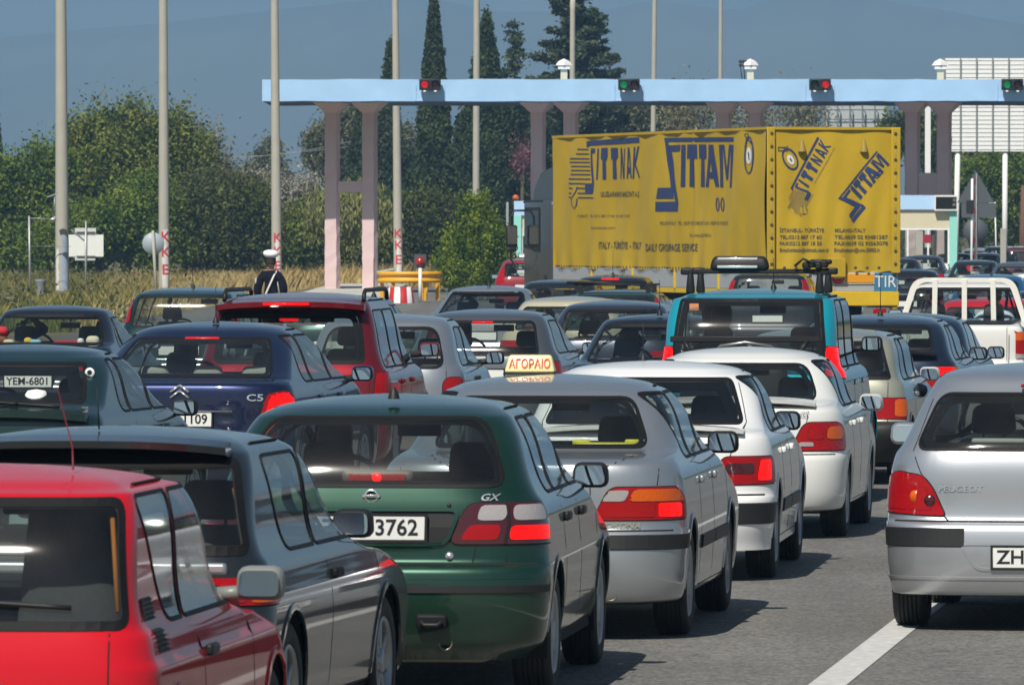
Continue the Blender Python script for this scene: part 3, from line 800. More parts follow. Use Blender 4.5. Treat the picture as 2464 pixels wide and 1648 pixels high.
def cards(name, C, size, m, parent, seed, up=0.0, aspect=1.6, stuff=False, bend=None):
    "many leaf-sized faces at the given centres"
    rs = np.random.RandomState(seed); n = len(C)
    a = rs.randn(n, 3); a /= np.linalg.norm(a, axis=1, keepdims=True)
    if up: a = a * (1 - up) + np.array([0, 0, 1]) * up; a /= np.linalg.norm(a, axis=1, keepdims=True)
    b = np.cross(a, rs.randn(n, 3)); b /= np.linalg.norm(b, axis=1, keepdims=True)
    s = (size * (.55 + .9 * rs.rand(n)))[:, None]
    V = np.stack([C - a * s * aspect / 2, C + b * s * .42, C + a * s * aspect / 2, C - b * s * .42], 1).reshape(-1, 3)
    me = bpy.data.meshes.new(name); me.vertices.add(4 * n); me.vertices.foreach_set('co', V.ravel())
    me.loops.add(4 * n); me.polygons.add(n)
    me.loops.foreach_set('vertex_index', np.arange(4 * n, dtype=np.int32)); me.polygons.foreach_set('loop_start', np.arange(0, 4 * n, 4, dtype=np.int32))
    me.polygons.foreach_set('loop_total', np.full(n, 4, dtype=np.int32)) if hasattr(me.polygons[0], 'loop_total') and False else None
    me.update(calc_edges=True); me.materials.append(m)
    o = bpy.data.objects.new(name, me); link(o, parent)
    if stuff: o['kind'] = 'stuff'
    return o

def blob_pts(blobs, n, seed, fill=.55, clump=.28):
    "points in ragged clumps through ellipsoids (x,y,z,rx,ry,rz)"
    rs = np.random.RandomState(seed); B = np.array(blobs, float)
    vol = B[:, 3] * B[:, 4] * B[:, 5]; vol = vol**.75
    cnt = np.maximum(3, (vol / vol.sum() * n / 34)).astype(int); out = []
    for b, k in zip(B, cnt):
        u = rs.randn(k, 3); u /= np.linalg.norm(u, axis=1, keepdims=True)
        r = fill + (1 - fill) * rs.rand(k)**.5; r *= 1 + .16 * rs.randn(k)
        c = b[:3] + u * r[:, None] * b[3:]
        m = 34; q = rs.randn(k, m, 3) * np.array([.85, .85, 1.25]) * clump * (.6 + .8 * rs.rand(k))[:, None, None]
        out.append((c[:, None] + q).reshape(-1, 3))
    return np.concatenate(out)

def tree(name, label, cat, d, blobs, n, size, m, seed, h_trunk, group=None, trunk_r=.14, clump=.28, limbs=6, px=None, up=0.0, fill=.5, aspect=1.6, part='crown'):
    "blobs in photo pixels: (x, y, rx, ry)"
    s = FPX / d; x = W_(px if px else blobs[0][0], d)
    r = empty(name, (x, d, 0), 0, label, cat, group)
    B = [(W_(b[0], d) - x, (b[4] if len(b) > 4 else 0), Z_(b[1], d), b[2] / s, max(b[2], b[3]) / s * .8, b[3] / s) for b in blobs]
    rb = random.Random(seed + 900); S = []
    for b in B:
        S.append((b[0], b[1], b[2], b[3] * .84, b[4] * .84, b[5] * .84))
        for _ in range(7):
            a, e = rb.uniform(0, 6.28), rb.uniform(-.2, 1.0); f = rb.uniform(.22, .42)
            S.append((b[0] + b[3] * .9 * math.cos(a) * math.cos(e), b[1] + b[4] * .9 * math.sin(a) * math.cos(e), b[2] + b[5] * .92 * math.sin(e), b[3] * f, b[4] * f, b[5] * f * 1.25))
    C = blob_pts(S, n, seed, fill, clump); C[:, 2] = np.maximum(C[:, 2], .05)
    cards(part, C, size, m, r, seed, up, aspect)
    mb = MB(); rn = random.Random(seed); top = max(b[2] for b in B)
    zt = h_trunk
    mb.tube([(0, 0, -.1), (rn.uniform(-.1, .1), 0, zt * .5), (rn.uniform(-.2, .2), 0, zt)], [trunk_r * 1.2, trunk_r, trunk_r * .8], 8)
    for k in range(limbs):
        b = B[k % len(B)]; e = (b[0] + rn.uniform(-.5, .5) * b[3], b[1] + rn.uniform(-.5, .5) * b[4], b[2] + rn.uniform(0, .7) * b[5])
        mid = (e[0] * .45, e[1] * .45, zt + (e[2] - zt) * .5 + .2)
        mb.tube([(0, 0, zt * .7), mid, e], [trunk_r * .6, trunk_r * .35, trunk_r * .08], 6)
    t = mb.build('trunk', BARK, r); 
    return r

G1 = 'trees and bushes left of the toll plaza'
tree('leafy_tree', 'bright green bushy tree at the left picture edge behind the thin lamp post', 'tree', 305, [(60, 468, 85, 80), (20, 545, 90, 80), (110, 570, 80, 75), (125, 425, 50, 65), (40, 610, 90, 50)], 49400, 0.105, LF_BR, 1, 1.6, G1)
tree('leafy_tree', 'tall broad green tree with brownish twiggy middle between the two thickest poles', 'tree', 312, [(300, 430, 120, 95), (235, 355, 62, 62), (350, 350, 85, 65), (450, 410, 55, 65), (280, 550, 130, 80), (400, 500, 115, 85), (215, 440, 65, 85), (245, 305, 26, 34), (310, 300, 24, 30), (420, 325, 34, 42), (190, 350, 30, 50)], 83600, 0.105, LF_MD, 2, 2.0, G1, .2, clump=.34)
tree('leafy_bush', 'low bright green bush between the pole and the white sign back', 'bush', 296, [(230, 560, 110, 70), (330, 520, 90, 80), (160, 600, 90, 40), (370, 600, 80, 40)], 41800, 0.098, LF_BR, 3, .6, G1)
tree('twiggy_tree', 'pale olive twiggy tree top leaning right above the dark bush', 'tree', 320, [(480, 425, 52, 52), (530, 450, 36, 40), (430, 370, 55, 46), (490, 375, 30, 32)], 17100, 0.091, LF_TW, 4, 2.2, G1, clump=.4)
tree('leafy_bush', 'dull dark olive bush between the KKE pole and the policeman', 'bush', 300, [(480, 520, 90, 70), (570, 540, 90, 70), (520, 600, 100, 45), (620, 580, 60, 60)], 57000, 0.098, LF_DK, 5, .5, G1)
tree('olive_bush', 'grey olive bush rising above the dark bush left of the policeman pole', 'bush', 306, [(500, 480, 70, 45), (560, 475, 60, 40), (610, 510, 45, 50)], 20900, 0.091, LF_OL, 6, 1.4, G1)
tree('slender_tree', 'thin distant tree behind the policeman pole above the white roof', 'tree', 480, [(640, 400, 28, 32), (655, 375, 18, 22), (620, 425, 30, 22), (670, 425, 22, 20)], 9880, 0.140, LF_OL, 7, 2.0, clump=.3)
tree('blossom_bush', 'pale blossoming bush in front of the long white roof', 'bush', 330, [(620, 475, 50, 32), (720, 470, 55, 36), (690, 500, 60, 30), (560, 480, 35, 25)], 14250, 0.084, LF_BL, 8, 1.8, clump=.3)
tree('leafy_bush', 'green hedge bush behind the leftmost pair of pink columns', 'bush', 306, [(730, 580, 60, 60), (800, 560, 60, 60), (860, 580, 60, 60), (690, 610, 50, 50)], 45600, 0.098, LF_MD, 9, .4, G1)
tree('leafy_bush', 'dark green bush between the column pair and the small evergreen', 'bush', 312, [(930, 580, 60, 55), (1000, 560, 60, 60), (1060, 540, 60, 60), (970, 540, 50, 40)], 41800, 0.098, LF_DK, 10, .4, G1)
tree('reed_clump', 'pale yellowish reeds behind the leftmost pink columns', 'reeds', 300, [(850, 515, 40, 18), (790, 520, 36, 18), (905, 525, 26, 16)], 16000, .085, leaf_mat('reed_blades', (.14, .17, .05), (.30, .30, .11)), 11, .8, up=.7, aspect=2.8, limbs=3, trunk_r=.05)
tree('broad_tree', 'round grey-green tree showing left of the leftmost pink columns', 'tree', 430, [(790, 380, 42, 50), (830, 340, 48, 52), (850, 400, 55, 60), (770, 350, 20, 30), (845, 300, 30, 30)], 32300, 0.140, LF_OL, 12, 2.0, clump=.35)
tree('broad_tree', 'dull tree low behind the canopy between two cypresses', 'tree', 470, [(1105, 415, 34, 34), (1090, 450, 45, 45), (975, 380, 18, 56)], 17100, 0.140, LF_OL, 13, 2.0, clump=.3)

def cypress(label, px, d, ytop, w, lean=0, n=26000, seed=1, ybase=None, m=None, group='cypresses behind the canopy', prof=None, narrow=1.0):
    s = FPX / d; x = W_(px, d); H_ = Z_(ytop, d); rw = w / s / 2
    r = empty('cypress_tree', (x, d, 0), 0, label, 'cypress', group)
    rs = np.random.RandomState(seed); k = n // 17
    t = rs.rand(k)**.85; prof = prof or [(0, .75), (.08, .95), (.3, 1.0), (.55, .85), (.75, .55), (.9, .28), (1, .04)]
    rr = np.interp(t, [a for a, _ in prof], [b for _, b in prof]) * rw * (.80 + .35 * rs.rand(k))
    th = rs.rand(k) * 2 * np.pi; z = .3 + t * (H_ - .3)
    lump = 1 + .12 * np.sin(z * 2.3 + th * 2 + seed) + .08 * np.sin(z * 5 + th * 3)
    C = np.stack([rr * lump * np.cos(th) + lean * (t**2), rr * lump * np.sin(th), z], 1)
    q = rs.randn(k, 30, 3) * np.array([.075, .075, .20]) * (.6 + .45 * rw)
    C = (C[:, None] + q).reshape(-1, 3)
    cards('crown', C, .12, m or LF_CY, r, seed, .45, 1.8)
    # spires that break the outline
    P_ = []
    for i in range(int(26 * narrow)):
        tt = rs.rand() * .95; a = rs.rand() * 6.28; R_ = np.interp(tt, [p[0] for p in prof], [p[1] for p in prof]) * rw
        b0 = np.array([R_ * math.cos(a) + lean * tt**2, R_ * math.sin(a), .3 + tt * (H_ - .3)]); L = .5 + .7 * rs.rand()
        u = rs.rand(120)[:, None]; P_.append(b0 + u * np.array([math.cos(a) * .06, math.sin(a) * .06, L]) + rs.randn(120, 3) * .06 * (1.1 - u))
    cards('side_spires', np.concatenate(P_), .11, m or LF_CY, r, seed + 50, .5, 1.7)
    mb = MB(); mb.tube([(0, 0, -.1), (lean * .2, 0, H_ * .45), (lean * .8, 0, H_ * .9)], [.16, .10, .03], 8); mb.build('trunk', BARK, r)
    return r
cypress('ragged cypress with a thin crooked top, left of the pole with red letters', 925, 360, 118, 118, seed=21, prof=[(0, .8), (.3, 1), (.45, .90), (.6, .55), (.70, .24), (.82, .13), (.95, .07), (1, .0)], lean=.35, narrow=.6)
cypress('tallest clean cypress, standing behind the leftmost lane signal', 1044, 340, 10, 84, seed=22, n=34000, prof=[(0, .8), (.1, .98), (.3, 1.0), (.5, .80), (.68, .55), (.82, .34), (.93, .14), (1, .0)], narrow=.5)
cypress('broad cypress behind the fifth pole, left of the crooked pine', 1170, 350, 60, 150, seed=23, n=42000, prof=[(0, .8), (.3, 1), (.5, .92), (.62, .62), (.75, .38), (.88, .18), (1, .0)])
cypress('dark slim cypress just touching the left picture edge', -14, 380, 268, 44, seed=24, n=12000)
cypress('dark cypress directly behind the two leftmost pink columns', 870, 366, 262, 70, seed=25, n=16000)

def conifer(name, label, px, d, ytop, w, seed, tiers, m, lean=0, start=.12, dens=130, card=.12):
    s = FPX / d; x = W_(px, d); H_ = Z_(ytop, d); rw = w / s / 2
    r = empty(name, (x, d, 0), 0, label, 'conifer'); rs = np.random.RandomState(seed); C = []; mb = MB()
    mb.tube([(0, 0, -.1), (lean * .3, 0, H_ * .5), (lean, 0, H_ - .2)], [.24, .15, .03], 8)
    for i in range(tiers):
        t = start + (1 - start) * (i + rs.rand() * .7) / tiers; R_ = rw * (1 - t)**.8 * (.7 + .5 * rs.rand()) + .12
        for j in range(3):
            a = rs.rand() * 6.28; z = .4 + t * (H_ - .4); c = np.array([lean * t, 0, z]); tip = c + np.array([math.cos(a) * R_, math.sin(a) * R_, R_ * (.30 - .35 * rs.rand())])
            mb.tube([tuple(c), tuple((c + tip) / 2 - (0, 0, .05)), tuple(tip)], [.045, .03, .012], 5)
            n_ = int(dens * R_); u = rs.rand(n_)[:, None]**.7
            C.append(c + u * (tip - c) + rs.randn(n_, 3) * np.array([.17, .17, .10]) * (.5 + .9 * (1 - u) + .12))
    cards('crown', np.concatenate(C), card, m, r, seed, .1, 1.8)
    mb.build('trunk', BARK, r); return r
conifer('cedar_tree', 'large dark cedar with stepped branches rising past the top of the picture', 1385, 372, -110, 430, 31, 60, LF_CE, dens=260)
conifer('pine_tree', 'thin crooked pine left of the large cedar, above the canopy', 1248, 368, 48, 120, 32, 26, LF_CE, lean=-.25, dens=200)
tree('broad_tree', 'dark tree filling the gap between canopy and truck left of the cedar pole', 'tree', 380, [(1330, 330, 70, 55), (1430, 300, 60, 45), (1270, 360, 50, 60), (1390, 420, 70, 70)], 45600, 0.126, LF_CE, 33, 2.0, clump=.35)
tree('olive_tree', 'olive-brown tree top just above the front half of the truck', 'tree', 420, [(1545, 290, 50, 25), (1620, 295, 40, 22), (1500, 300, 22, 18)], 12350, 0.140, LF_OL, 34, 3.0, clump=.35)
tree('bare_tree', 'bare twiggy tree top between the canopy and the middle of the truck', 'tree', 410, [(1650, 285, 50, 28), (1720, 290, 60, 26), (1900, 285, 90, 22), (1800, 300, 60, 20)], 7980, 0.112, LF_TW, 35, 3.0, clump=.5, limbs=14)
tree('pink_bush', 'small pink blossoming shrub beside the second pair of pink columns', 'bush', 345, [(1256, 392, 11, 26)], 260, .08, LF_PK, 36, 1.2, clump=.3)
tree('round_bush', 'small loose yellow-green evergreen bush standing beside the truck cab', 'bush', 238, [(1130, 625, 55, 48), (1143, 545, 30, 42), (1168, 585, 42, 34), (1084, 640, 32, 34), (1140, 672, 60, 28), (1128, 505, 13, 20), (1203, 600, 22, 36), (1100, 585, 24, 26), (1175, 535, 18, 24), (1215, 640, 20, 30), (1158, 495, 8, 14)], 57000, 0.059, LF_JU, 37, .5, clump=.15, up=.35, fill=.35)
G2 = 'green shrubs beyond the right of the plaza'
tree('leafy_bush', 'bright green shrub below the white billboard beside the grey sign backs', 'bush', 345, [(2350, 450, 60, 50), (2420, 450, 55, 60), (2390, 520, 70, 40), (2310, 500, 40, 60)], 38000, 0.112, LF_BR, 41, .8, G2)
tree('leafy_tree', 'dull olive tree top directly under the white billboard', 'tree', 400, [(2330, 390, 60, 30), (2420, 385, 70, 28), (2500, 400, 60, 40)], 15200, 0.140, LF_OL, 42, 2.0)
tree('leafy_bush', 'green bush at the right picture edge behind the billboard posts', 'bush', 350, [(2470, 460, 50, 70), (2440, 540, 70, 40), (2500, 540, 50, 50)], 28500, 0.112, LF_MD, 43, .8, G2)
tree('dark_tree', 'dark tree seen through the gap between the right pair of pink columns', 'tree', 390, [(2245, 370, 32, 60), (2230, 320, 20, 30), (2160, 330, 26, 40)], 13300, 0.140, LF_DK, 44, 2.0)
mb = MB(); mb.tube([(0, 0, 0), (.1, 0, 4.2)], [.22, .16], 8); o = mb.build('brown_trunk', mat('reddish_bark', (.14, .07, .045), .95, noise=.3)); o.location = (W_(2460, 330), 330, 0); tag(o, 'reddish bare tree trunk at the right picture edge', 'tree trunk')

# verge grass: nobody could count it
def grass(name, region, n, h0, h1, w, m, seed, keep=None):
    rs = np.random.RandomState(seed); (xa, xb), (ya, yb) = region
    x = rs.uniform(xa, xb, n); y = rs.uniform(ya, yb, n)
    px = 1232 + x / y * FPX; k = (px > -160) & (px < 2620)
    if keep is not None: k &= keep(x, y, px, rs)
    x, y = x[k], y[k]; n = len(x); cl = .8 + .3 * np.sin(x * 1.9 + 2 * np.sin(y * .31)) * np.sin(y * .23 + x)
    h = rs.uniform(h0, h1, n) * np.clip(cl, .35, 1.3); a = rs.uniform(0, np.pi, n); le = rs.uniform(-.6, .6, n) * h; le2 = rs.uniform(-.5, .5, n) * h
    dx, dy = np.cos(a) * w / 2, np.sin(a) * w / 2; z = np.zeros(n) - .03
    V = np.stack([np.stack([x - dx, y - dy, z], 1), np.stack([x + dx, y + dy, z], 1), np.stack([x + dx * .7 + le * .4, y + dy * .7 + le2 * .4, h * .6], 1), np.stack([x + le, y + le2, h], 1), np.stack([x - dx * .7 + le * .4, y - dy * .7 + le2 * .4, h * .6], 1)], 1).reshape(-1, 3)
    me = bpy.data.meshes.new(name); me.vertices.add(5 * n); me.vertices.foreach_set('co', V.ravel()); me.loops.add(5 * n); me.polygons.add(n)
    me.loops.foreach_set('vertex_index', np.arange(5 * n, dtype=np.int32)); me.polygons.foreach_set('loop_start', np.arange(0, 5 * n, 5, dtype=np.int32))
    me.update(calc_edges=True); me.materials.append(m)
    o = bpy.data.objects.new(name, me); link(o); return tag(o, kind='stuff')
def kd(x, y, px, rs):
    f = np.clip((px - 150) / 400, .12, 1); f = np.where(x < np.interp(y, [60, 190, 240, 300], [-9.6, -9.6, -8.6, -7.8]), f, 0)
    return rs.rand(len(x)) < f
def kg(x, y, px, rs):
    f = np.clip((620 - px) / 420, .07, 1); f = np.where(x < np.interp(y, [60, 190, 240, 300], [-9.8, -9.8, -8.8, -8.0]), f, 0)
    return rs.rand(len(x)) < f
grass('dry_grass', ((-24, -7.6), (168, 330)), 260000, .22, .78, .020, GR_DRY, 51, kd)
grass('green_grass', ((-24, -7.6), (165, 300)), 150000, .22, .72, .028, GR_GRN, 52, kg)
grass('dry_grass', ((-9, -1.5), (292, 345)), 26000, .4, 1.0, .035, GR_DRY, 53)
grass('green_grass', ((15, 34), (292, 340)), 40000, .3, .8, .05, GR_GRN, 54)
# power lines
for i, (x0, y0, x1, y1, d) in enumerate(((-20, 400, 1300, 282, 420), (330, 372, 1000, 300, 400))):
    mb = MB(); pts = [(W_(x0 + (x1 - x0) * t, d), d, Z_(y0 + (y1 - y0) * t, d) - .8 * math.sin(math.pi * t)) for t in np.linspace(0, 1, 12)]
    mb.tube(pts, .012, 4); o = mb.build('power_line', mat('wire_grey', (.3, .3, .3), .5)); tag(o, ('long' if i == 0 else 'short') + ' thin overhead wire crossing in front of the hazy hills', 'wire')

# far tree belt on the plain
rs_ = np.random.RandomState(77)
for nm, y0, y1, n, hh, m_ in (('distant_trees', 620, 900, 26000, 4.5, LF_OL), ('distant_trees', 560, 620, 12000, 3.2, LF_DK)):
    x = rs_.uniform(-90, 120, n); y = rs_.uniform(y0, y1, n)
    top = hh * (.55 + .45 * np.abs(np.sin(x * .21 + 1.3 * np.sin(x * .067)) * np.sin(x * .53 + y * .01)))
    C = np.stack([x, y, top * rs_.rand(n)**.6], 1)
    cards(nm, C, .75, m_, None, 78 + int(hh), .1, 1.3, stuff=True)

# low scrub in the verge
rs_ = np.random.RandomState(91); P_ = []
for i in range(150):
    y = rs_.uniform(180, 300); x = rs_.uniform(-21, -9.9); r_ = rs_.uniform(.18, .55)
    if rs_.rand() < np.clip((1232 + x / y * FPX - 250) / 500, 0, .85): continue
    k = int(700 * r_); q = rs_.randn(k, 3) * np.array([r_, r_, r_ * .55]); q[:, 2] = np.abs(q[:, 2]); P_.append(q + np.array([x, y, 0]))
cards('low_scrub', np.concatenate(P_), .085, LF_OL, None, 92, .3, 2.0, stuff=True)
# ------------------------------------------------------------------ smooth car bodies
def pchip(xs, ys, xq):
    xs = np.array(xs, float); ys = np.array(ys, float); xq = np.asarray(xq, float)
    h = np.diff(xs); d = np.diff(ys) / h
    m = np.zeros(len(xs))
    for i in range(1, len(xs) - 1):
        if d[i - 1] * d[i] > 0:
            w1 = 2 * h[i] + h[i - 1]; w2 = h[i] + 2 * h[i - 1]
            m[i] = (w1 + w2) / (w1 / d[i - 1] + w2 / d[i])
    m[0], m[-1] = d[0], d[-1]
    k = np.clip(np.searchsorted(xs, xq) - 1, 0, len(xs) - 2)
    t = np.clip((xq - xs[k]) / h[k], 0, 1)
    return ((2 * t**3 - 3 * t**2 + 1) * ys[k] + (t**3 - 2 * t**2 + t) * h[k] * m[k]
            + (-2 * t**3 + 3 * t**2) * ys[k + 1] + (t**3 - t**2) * h[k] * m[k + 1])

def rpoly(pts, r=.03, n=5):
    "polygon with rounded corners; r one number or one per corner"
    out = []; N = len(pts)
    for i in range(N):
        p = np.array(pts[i], float); a = np.array(pts[i - 1], float); b = np.array(pts[(i + 1) % N], float)
        rr = r[i] if isinstance(r, (list, tuple)) else r
        da, db = np.linalg.norm(a - p), np.linalg.norm(b - p)
        q = min(rr, .45 * da, .45 * db)
        if q < 1e-4: out.append(tuple(p)); continue
        p0 = p + (a - p) / da * q; p1 = p + (b - p) / db * q
        for k in range(n + 1):
            t = k / n
            out.append(tuple((1 - t)**2 * p0 + 2 * t * (1 - t) * p + t * t * p1))
    return out

def dense(poly, step=.03, closed=True):
    out = []; N = len(poly)
    for i in range(N if closed else N - 1):
        a = np.array(poly[i], float); b = np.array(poly[(i + 1) % N], float)
        k = max(1, int(np.linalg.norm(b - a) / step))
        for j in range(k): out.append(tuple(a + (b - a) * j / k))
    if not closed: out.append(tuple(poly[-1]))
    return out

def inside(poly, X, Y):
    P = np.array(poly); r = np.zeros(X.shape, bool)
    for i in range(len(P)):
        x1, y1 = P[i - 1]; x2, y2 = P[i]
        if y1 == y2: continue
        c = ((y1 > Y) != (y2 > Y)) & (X < (x2 - x1) * (Y - y1) / (y2 - y1) + x1)
        r ^= c
    return r

def nearest(poly, X, Y):
    P = np.array(poly); best = np.full(X.shape, 1e9); bx = X.copy(); by = Y.copy()
    for i in range(len(P)):
        a = P[i - 1]; b = P[i]; e = b - a; L2 = e @ e
        if L2 < 1e-12: continue
        t = np.clip(((X - a[0]) * e[0] + (Y - a[1]) * e[1]) / L2, 0, 1)
        qx = a[0] + t * e[0]; qy = a[1] + t * e[1]
        d = np.hypot(X - qx, Y - qy); k = d < best
        best[k] = d[k]; bx[k] = qx[k]; by[k] = qy[k]
    return best, bx, by

class Shell:
    """a body as a stack of outlines: at height z it spans R(z)..F(z) lengthwise and +-W(z) across, with rounded ends.
    Features are polygons on the surface: 'C' = (distance round from the rear centre line, height), 'Y' = (length, height), 'F' = (distance from the front centre line, height)."""
    def __init__(s, Wl, Rl, Fl, cell, ar=.32, af=.5, pr=4.5, pf=3.0, frontcell=2.2):
        s.cell = cell
        z0, z1 = Wl[0][0], Wl[-1][0]
        zz = np.linspace(z0, z1, 1600)
        g = lambda L, q: pchip([a for a, _ in L], [b for _, b in L], q)
        W, R, F = g(Wl, zz), g(Rl, zz), g(Fl, zz)
        dF = np.diff(F) / frontcell
        m = np.concatenate([[0], np.cumsum(np.sqrt(np.diff(zz)**2 + np.diff(R)**2 + np.diff(W)**2 + dF**2))])
        n = max(10, int(m[-1] / cell))
        z = np.interp(np.linspace(0, m[-1], n + 1), m, zz)
        s.z = z; W, R, F = g(Wl, z), g(Rl, z), g(Fl, z)
        s.W, s.R, s.F = W, R, F
        mid = (R + F) / 2; half = (F - R) / 2
        arz = np.full(len(z), ar) if not isinstance(ar, (list, tuple)) else g(ar, z)
        a_r = np.minimum(arz, half * .98); a_f = np.minimum(af, half * .98)
        nr = max(6, int((W.max() + ar_max(arz)) / cell)); ns = max(4, int(F.max() / cell * .8)); nf = max(6, int(1.3 / cell / frontcell))
        s.nr, s.ns, s.nf = nr, ns, nf
        NC = nr + ns + nf + 1
        P = np.zeros((len(z), NC, 2)); C = np.zeros((len(z), NC))
        for i in range(len(z)):
            def arc(a, p):
                w = W[i]
                xs = list(np.linspace(0, .75, 14)); yo = [a * (1 - (1 - x**p)**.5) for x in xs]
                yy = np.linspace(yo[-1], a, 26)[1:]
                xs += [max(0, 1 - ((a - y) / a)**2)**(1 / p) for y in yy]; yo += list(yy)
                return np.array(xs) * w, np.array(yo)
            def res(x, y, n):
                l = np.concatenate([[0], np.cumsum(np.hypot(np.diff(x), np.diff(y)))])
                q = np.linspace(0, l[-1], n + 1)
                return np.interp(q, l, x), np.interp(q, l, y)
            x, y = arc(a_r[i], pr); x, y = res(x, R[i] + y, nr)
            xf, yf = arc(a_f[i], pf); xf, yf = res(xf[::-1], (F[i] - yf)[::-1], nf)
            ys = np.linspace(y[-1], yf[0], ns + 1)[1:-1]
            X = np.concatenate([x, np.full(ns - 1, W[i]), xf]); Y = np.concatenate([y, ys, yf])
            P[i, :, 0] = X; P[i, :, 1] = Y
            C[i] = np.concatenate([[0], np.cumsum(np.hypot(np.diff(X), np.diff(Y)))])
        s.P, s.C = P, C
        s.V = np.concatenate([P, np.repeat(z[:, None, None], NC, 1)], 2)   # working vertices (half car)
        s.cc = C.copy()
        s.feat = []
    def _ev(s, z, fn):
        r = float(np.interp(z, s.z, np.arange(len(s.z)))); i = min(int(r), len(s.z) - 2); t = r - i
        a, b = fn(i), fn(i + 1)
        return Vector((a[0] * (1 - t) + b[0] * t, a[1] * (1 - t) + b[1] * t, float(np.clip(z, s.z[0], s.z[-1]))))
    def evC(s, c, z):
        sg = -1 if c < 0 else 1; c = abs(c)
        v = s._ev(z, lambda i: (np.interp(c, s.C[i], s.P[i, :, 0]), np.interp(c, s.C[i], s.P[i, :, 1])))
        v.x *= sg; return v
    def evF(s, c, z):
        sg = -1 if c < 0 else 1; c = abs(c)
        v = s._ev(z, lambda i: (np.interp(s.C[i, -1] - c, s.C[i], s.P[i, :, 0]), np.interp(s.C[i, -1] - c, s.C[i], s.P[i, :, 1])))
        v.x *= sg; return v
    def evY(s, y, z, sg=1):
        v = s._ev(z, lambda i: (np.interp(y, s.P[i, :, 1], s.P[i, :, 0]), y))
        v.x *= sg; return v
    def evX(s, x, z):
        "point of the rear face at lateral x"
        k = s.nr + 1
        v = s._ev(z, lambda i: (abs(x), np.interp(abs(x), s.P[i, :k, 0], s.P[i, :k, 1])))
        v.x = x; return v
    def ev(s, sy, u, v, sg=1):
        return s.evC(u * sg, v) if sy == 'C' else s.evF(u * sg, v) if sy == 'F' else s.evY(u, v, sg)
    def nrm(s, sy, u, v, sg=1, e=.008):
        a = s.ev(sy, u + e, v, sg) - s.ev(sy, u - e, v, sg); b = s.ev(sy, u, v + e, sg) - s.ev(sy, u, v - e, sg)
        n = a.cross(b)
        if n.length < 1e-9: return Vector((0, -1, 0))
        n.normalize()
        p = s.ev(sy, u, v, sg); c = Vector((0, (s.F.max()) / 2, min(v, .7)))
        return n if n.dot(p - c) > 0 else -n
    def add(s, label, sy, poly, snap=True):
        s.feat.append((label, sy, poly, snap)); return s
    def finish(s):
        V = s.V; nz, nc = V.shape[:2]
        yy = V[..., 1]; zz = V[..., 2]; ymid = (s.F.max()) / 2
        col = np.repeat(np.arange(nc)[None], nz, 0)
        cf = s.C[:, -1:] - s.C
        snapped = np.zeros((nz, nc), bool)
        for label, sy, poly, snap in s.feat:
            if not snap: continue
            U = {'C': s.cc, 'Y': yy.copy(), 'F': cf}[sy]
            P = np.array(poly); m = s.cell
            ok = (~snapped) & (U > P[:, 0].min() - m) & (U < P[:, 0].max() + m) & (zz > P[:, 1].min() - m) & (zz < P[:, 1].max() + m)
            if sy == 'C': ok &= yy < ymid
            if sy == 'F': ok &= yy > ymid
            if sy == 'Y': ok &= (col > s.nr * .5) & (col < nc - s.nf * .3)
            ok[0] = False; ok[-1] = False
            ii, jj = np.nonzero(ok)
            if not len(ii): continue
            d, bx, by = nearest(poly, U[ii, jj], zz[ii, jj])
            k = d < s.cell * (.5 if sy != 'F' else 1.0)
            for i, j, x, y in zip(ii[k], jj[k], bx[k], by[k]):
                if j == 0 or j == nc - 1: x = 0.0 if sy != 'Y' else x
                p = s.ev(sy, x, y)
                if j == 0 or j == nc - 1: p.x = 0
                V[i, j] = p
                if sy == 'C': s.cc[i, j] = abs(x)
                else: s.cc[i, j] = np.interp(p.y, s.P[i, :, 1], s.C[i])
                snapped[i, j] = True
        # classify the faces
        fc = (V[:-1, :-1] + V[1:, :-1] + V[1:, 1:] + V[:-1, 1:]) / 4
        cc = (s.cc[:-1, :-1] + s.cc[1:, :-1] + s.cc[1:, 1:] + s.cc[:-1, 1:]) / 4
        ct = (s.C[:-1, -1:] + s.C[1:, -1:]) / 2 - cc
        lab = np.zeros(fc.shape[:2], int); names = ['body']
        colf = np.repeat(np.arange(nc - 1)[None], nz - 1, 0)
        for label, sy, poly, snap in s.feat:
            if label == '-': continue
            if label not in names: names.append(label)
            U = {'C': cc, 'Y': fc[..., 1], 'F': ct}[sy]
            m = inside(poly, U, fc[..., 2])
            if sy == 'C': m &= fc[..., 1] < ymid
            if sy == 'F': m &= fc[..., 1] > ymid
            if sy == 'Y': m &= (colf > s.nr * .5) & (colf < nc - 1 - s.nf * .3)
            lab[m] = names.index(label)
        s.lab, s.names = lab, names
        # vertex normals of the half sheet
        e1 = V[1:, 1:] - V[:-1, :-1]; e2 = V[1:, :-1] - V[:-1, 1:]
        fn = np.cross(e1, e2)
        N = np.zeros_like(V)
        N[:-1, :-1] += fn; N[1:, :-1] += fn; N[1:, 1:] += fn; N[:-1, 1:] += fn
        N[:, 0, 0] = 0; N[:, -1, 0] = 0
        N[-1] = (0, 0, 1)
        N /= np.maximum(np.linalg.norm(N, axis=2, keepdims=True), 1e-12)
        c = np.array([0, ymid, .6])
        if (N[nz // 3, s.nr] * (V[nz // 3, s.nr] - c)).sum() < 0:
            N = -N; N[-1] = (0, 0, 1)
        s.N = N
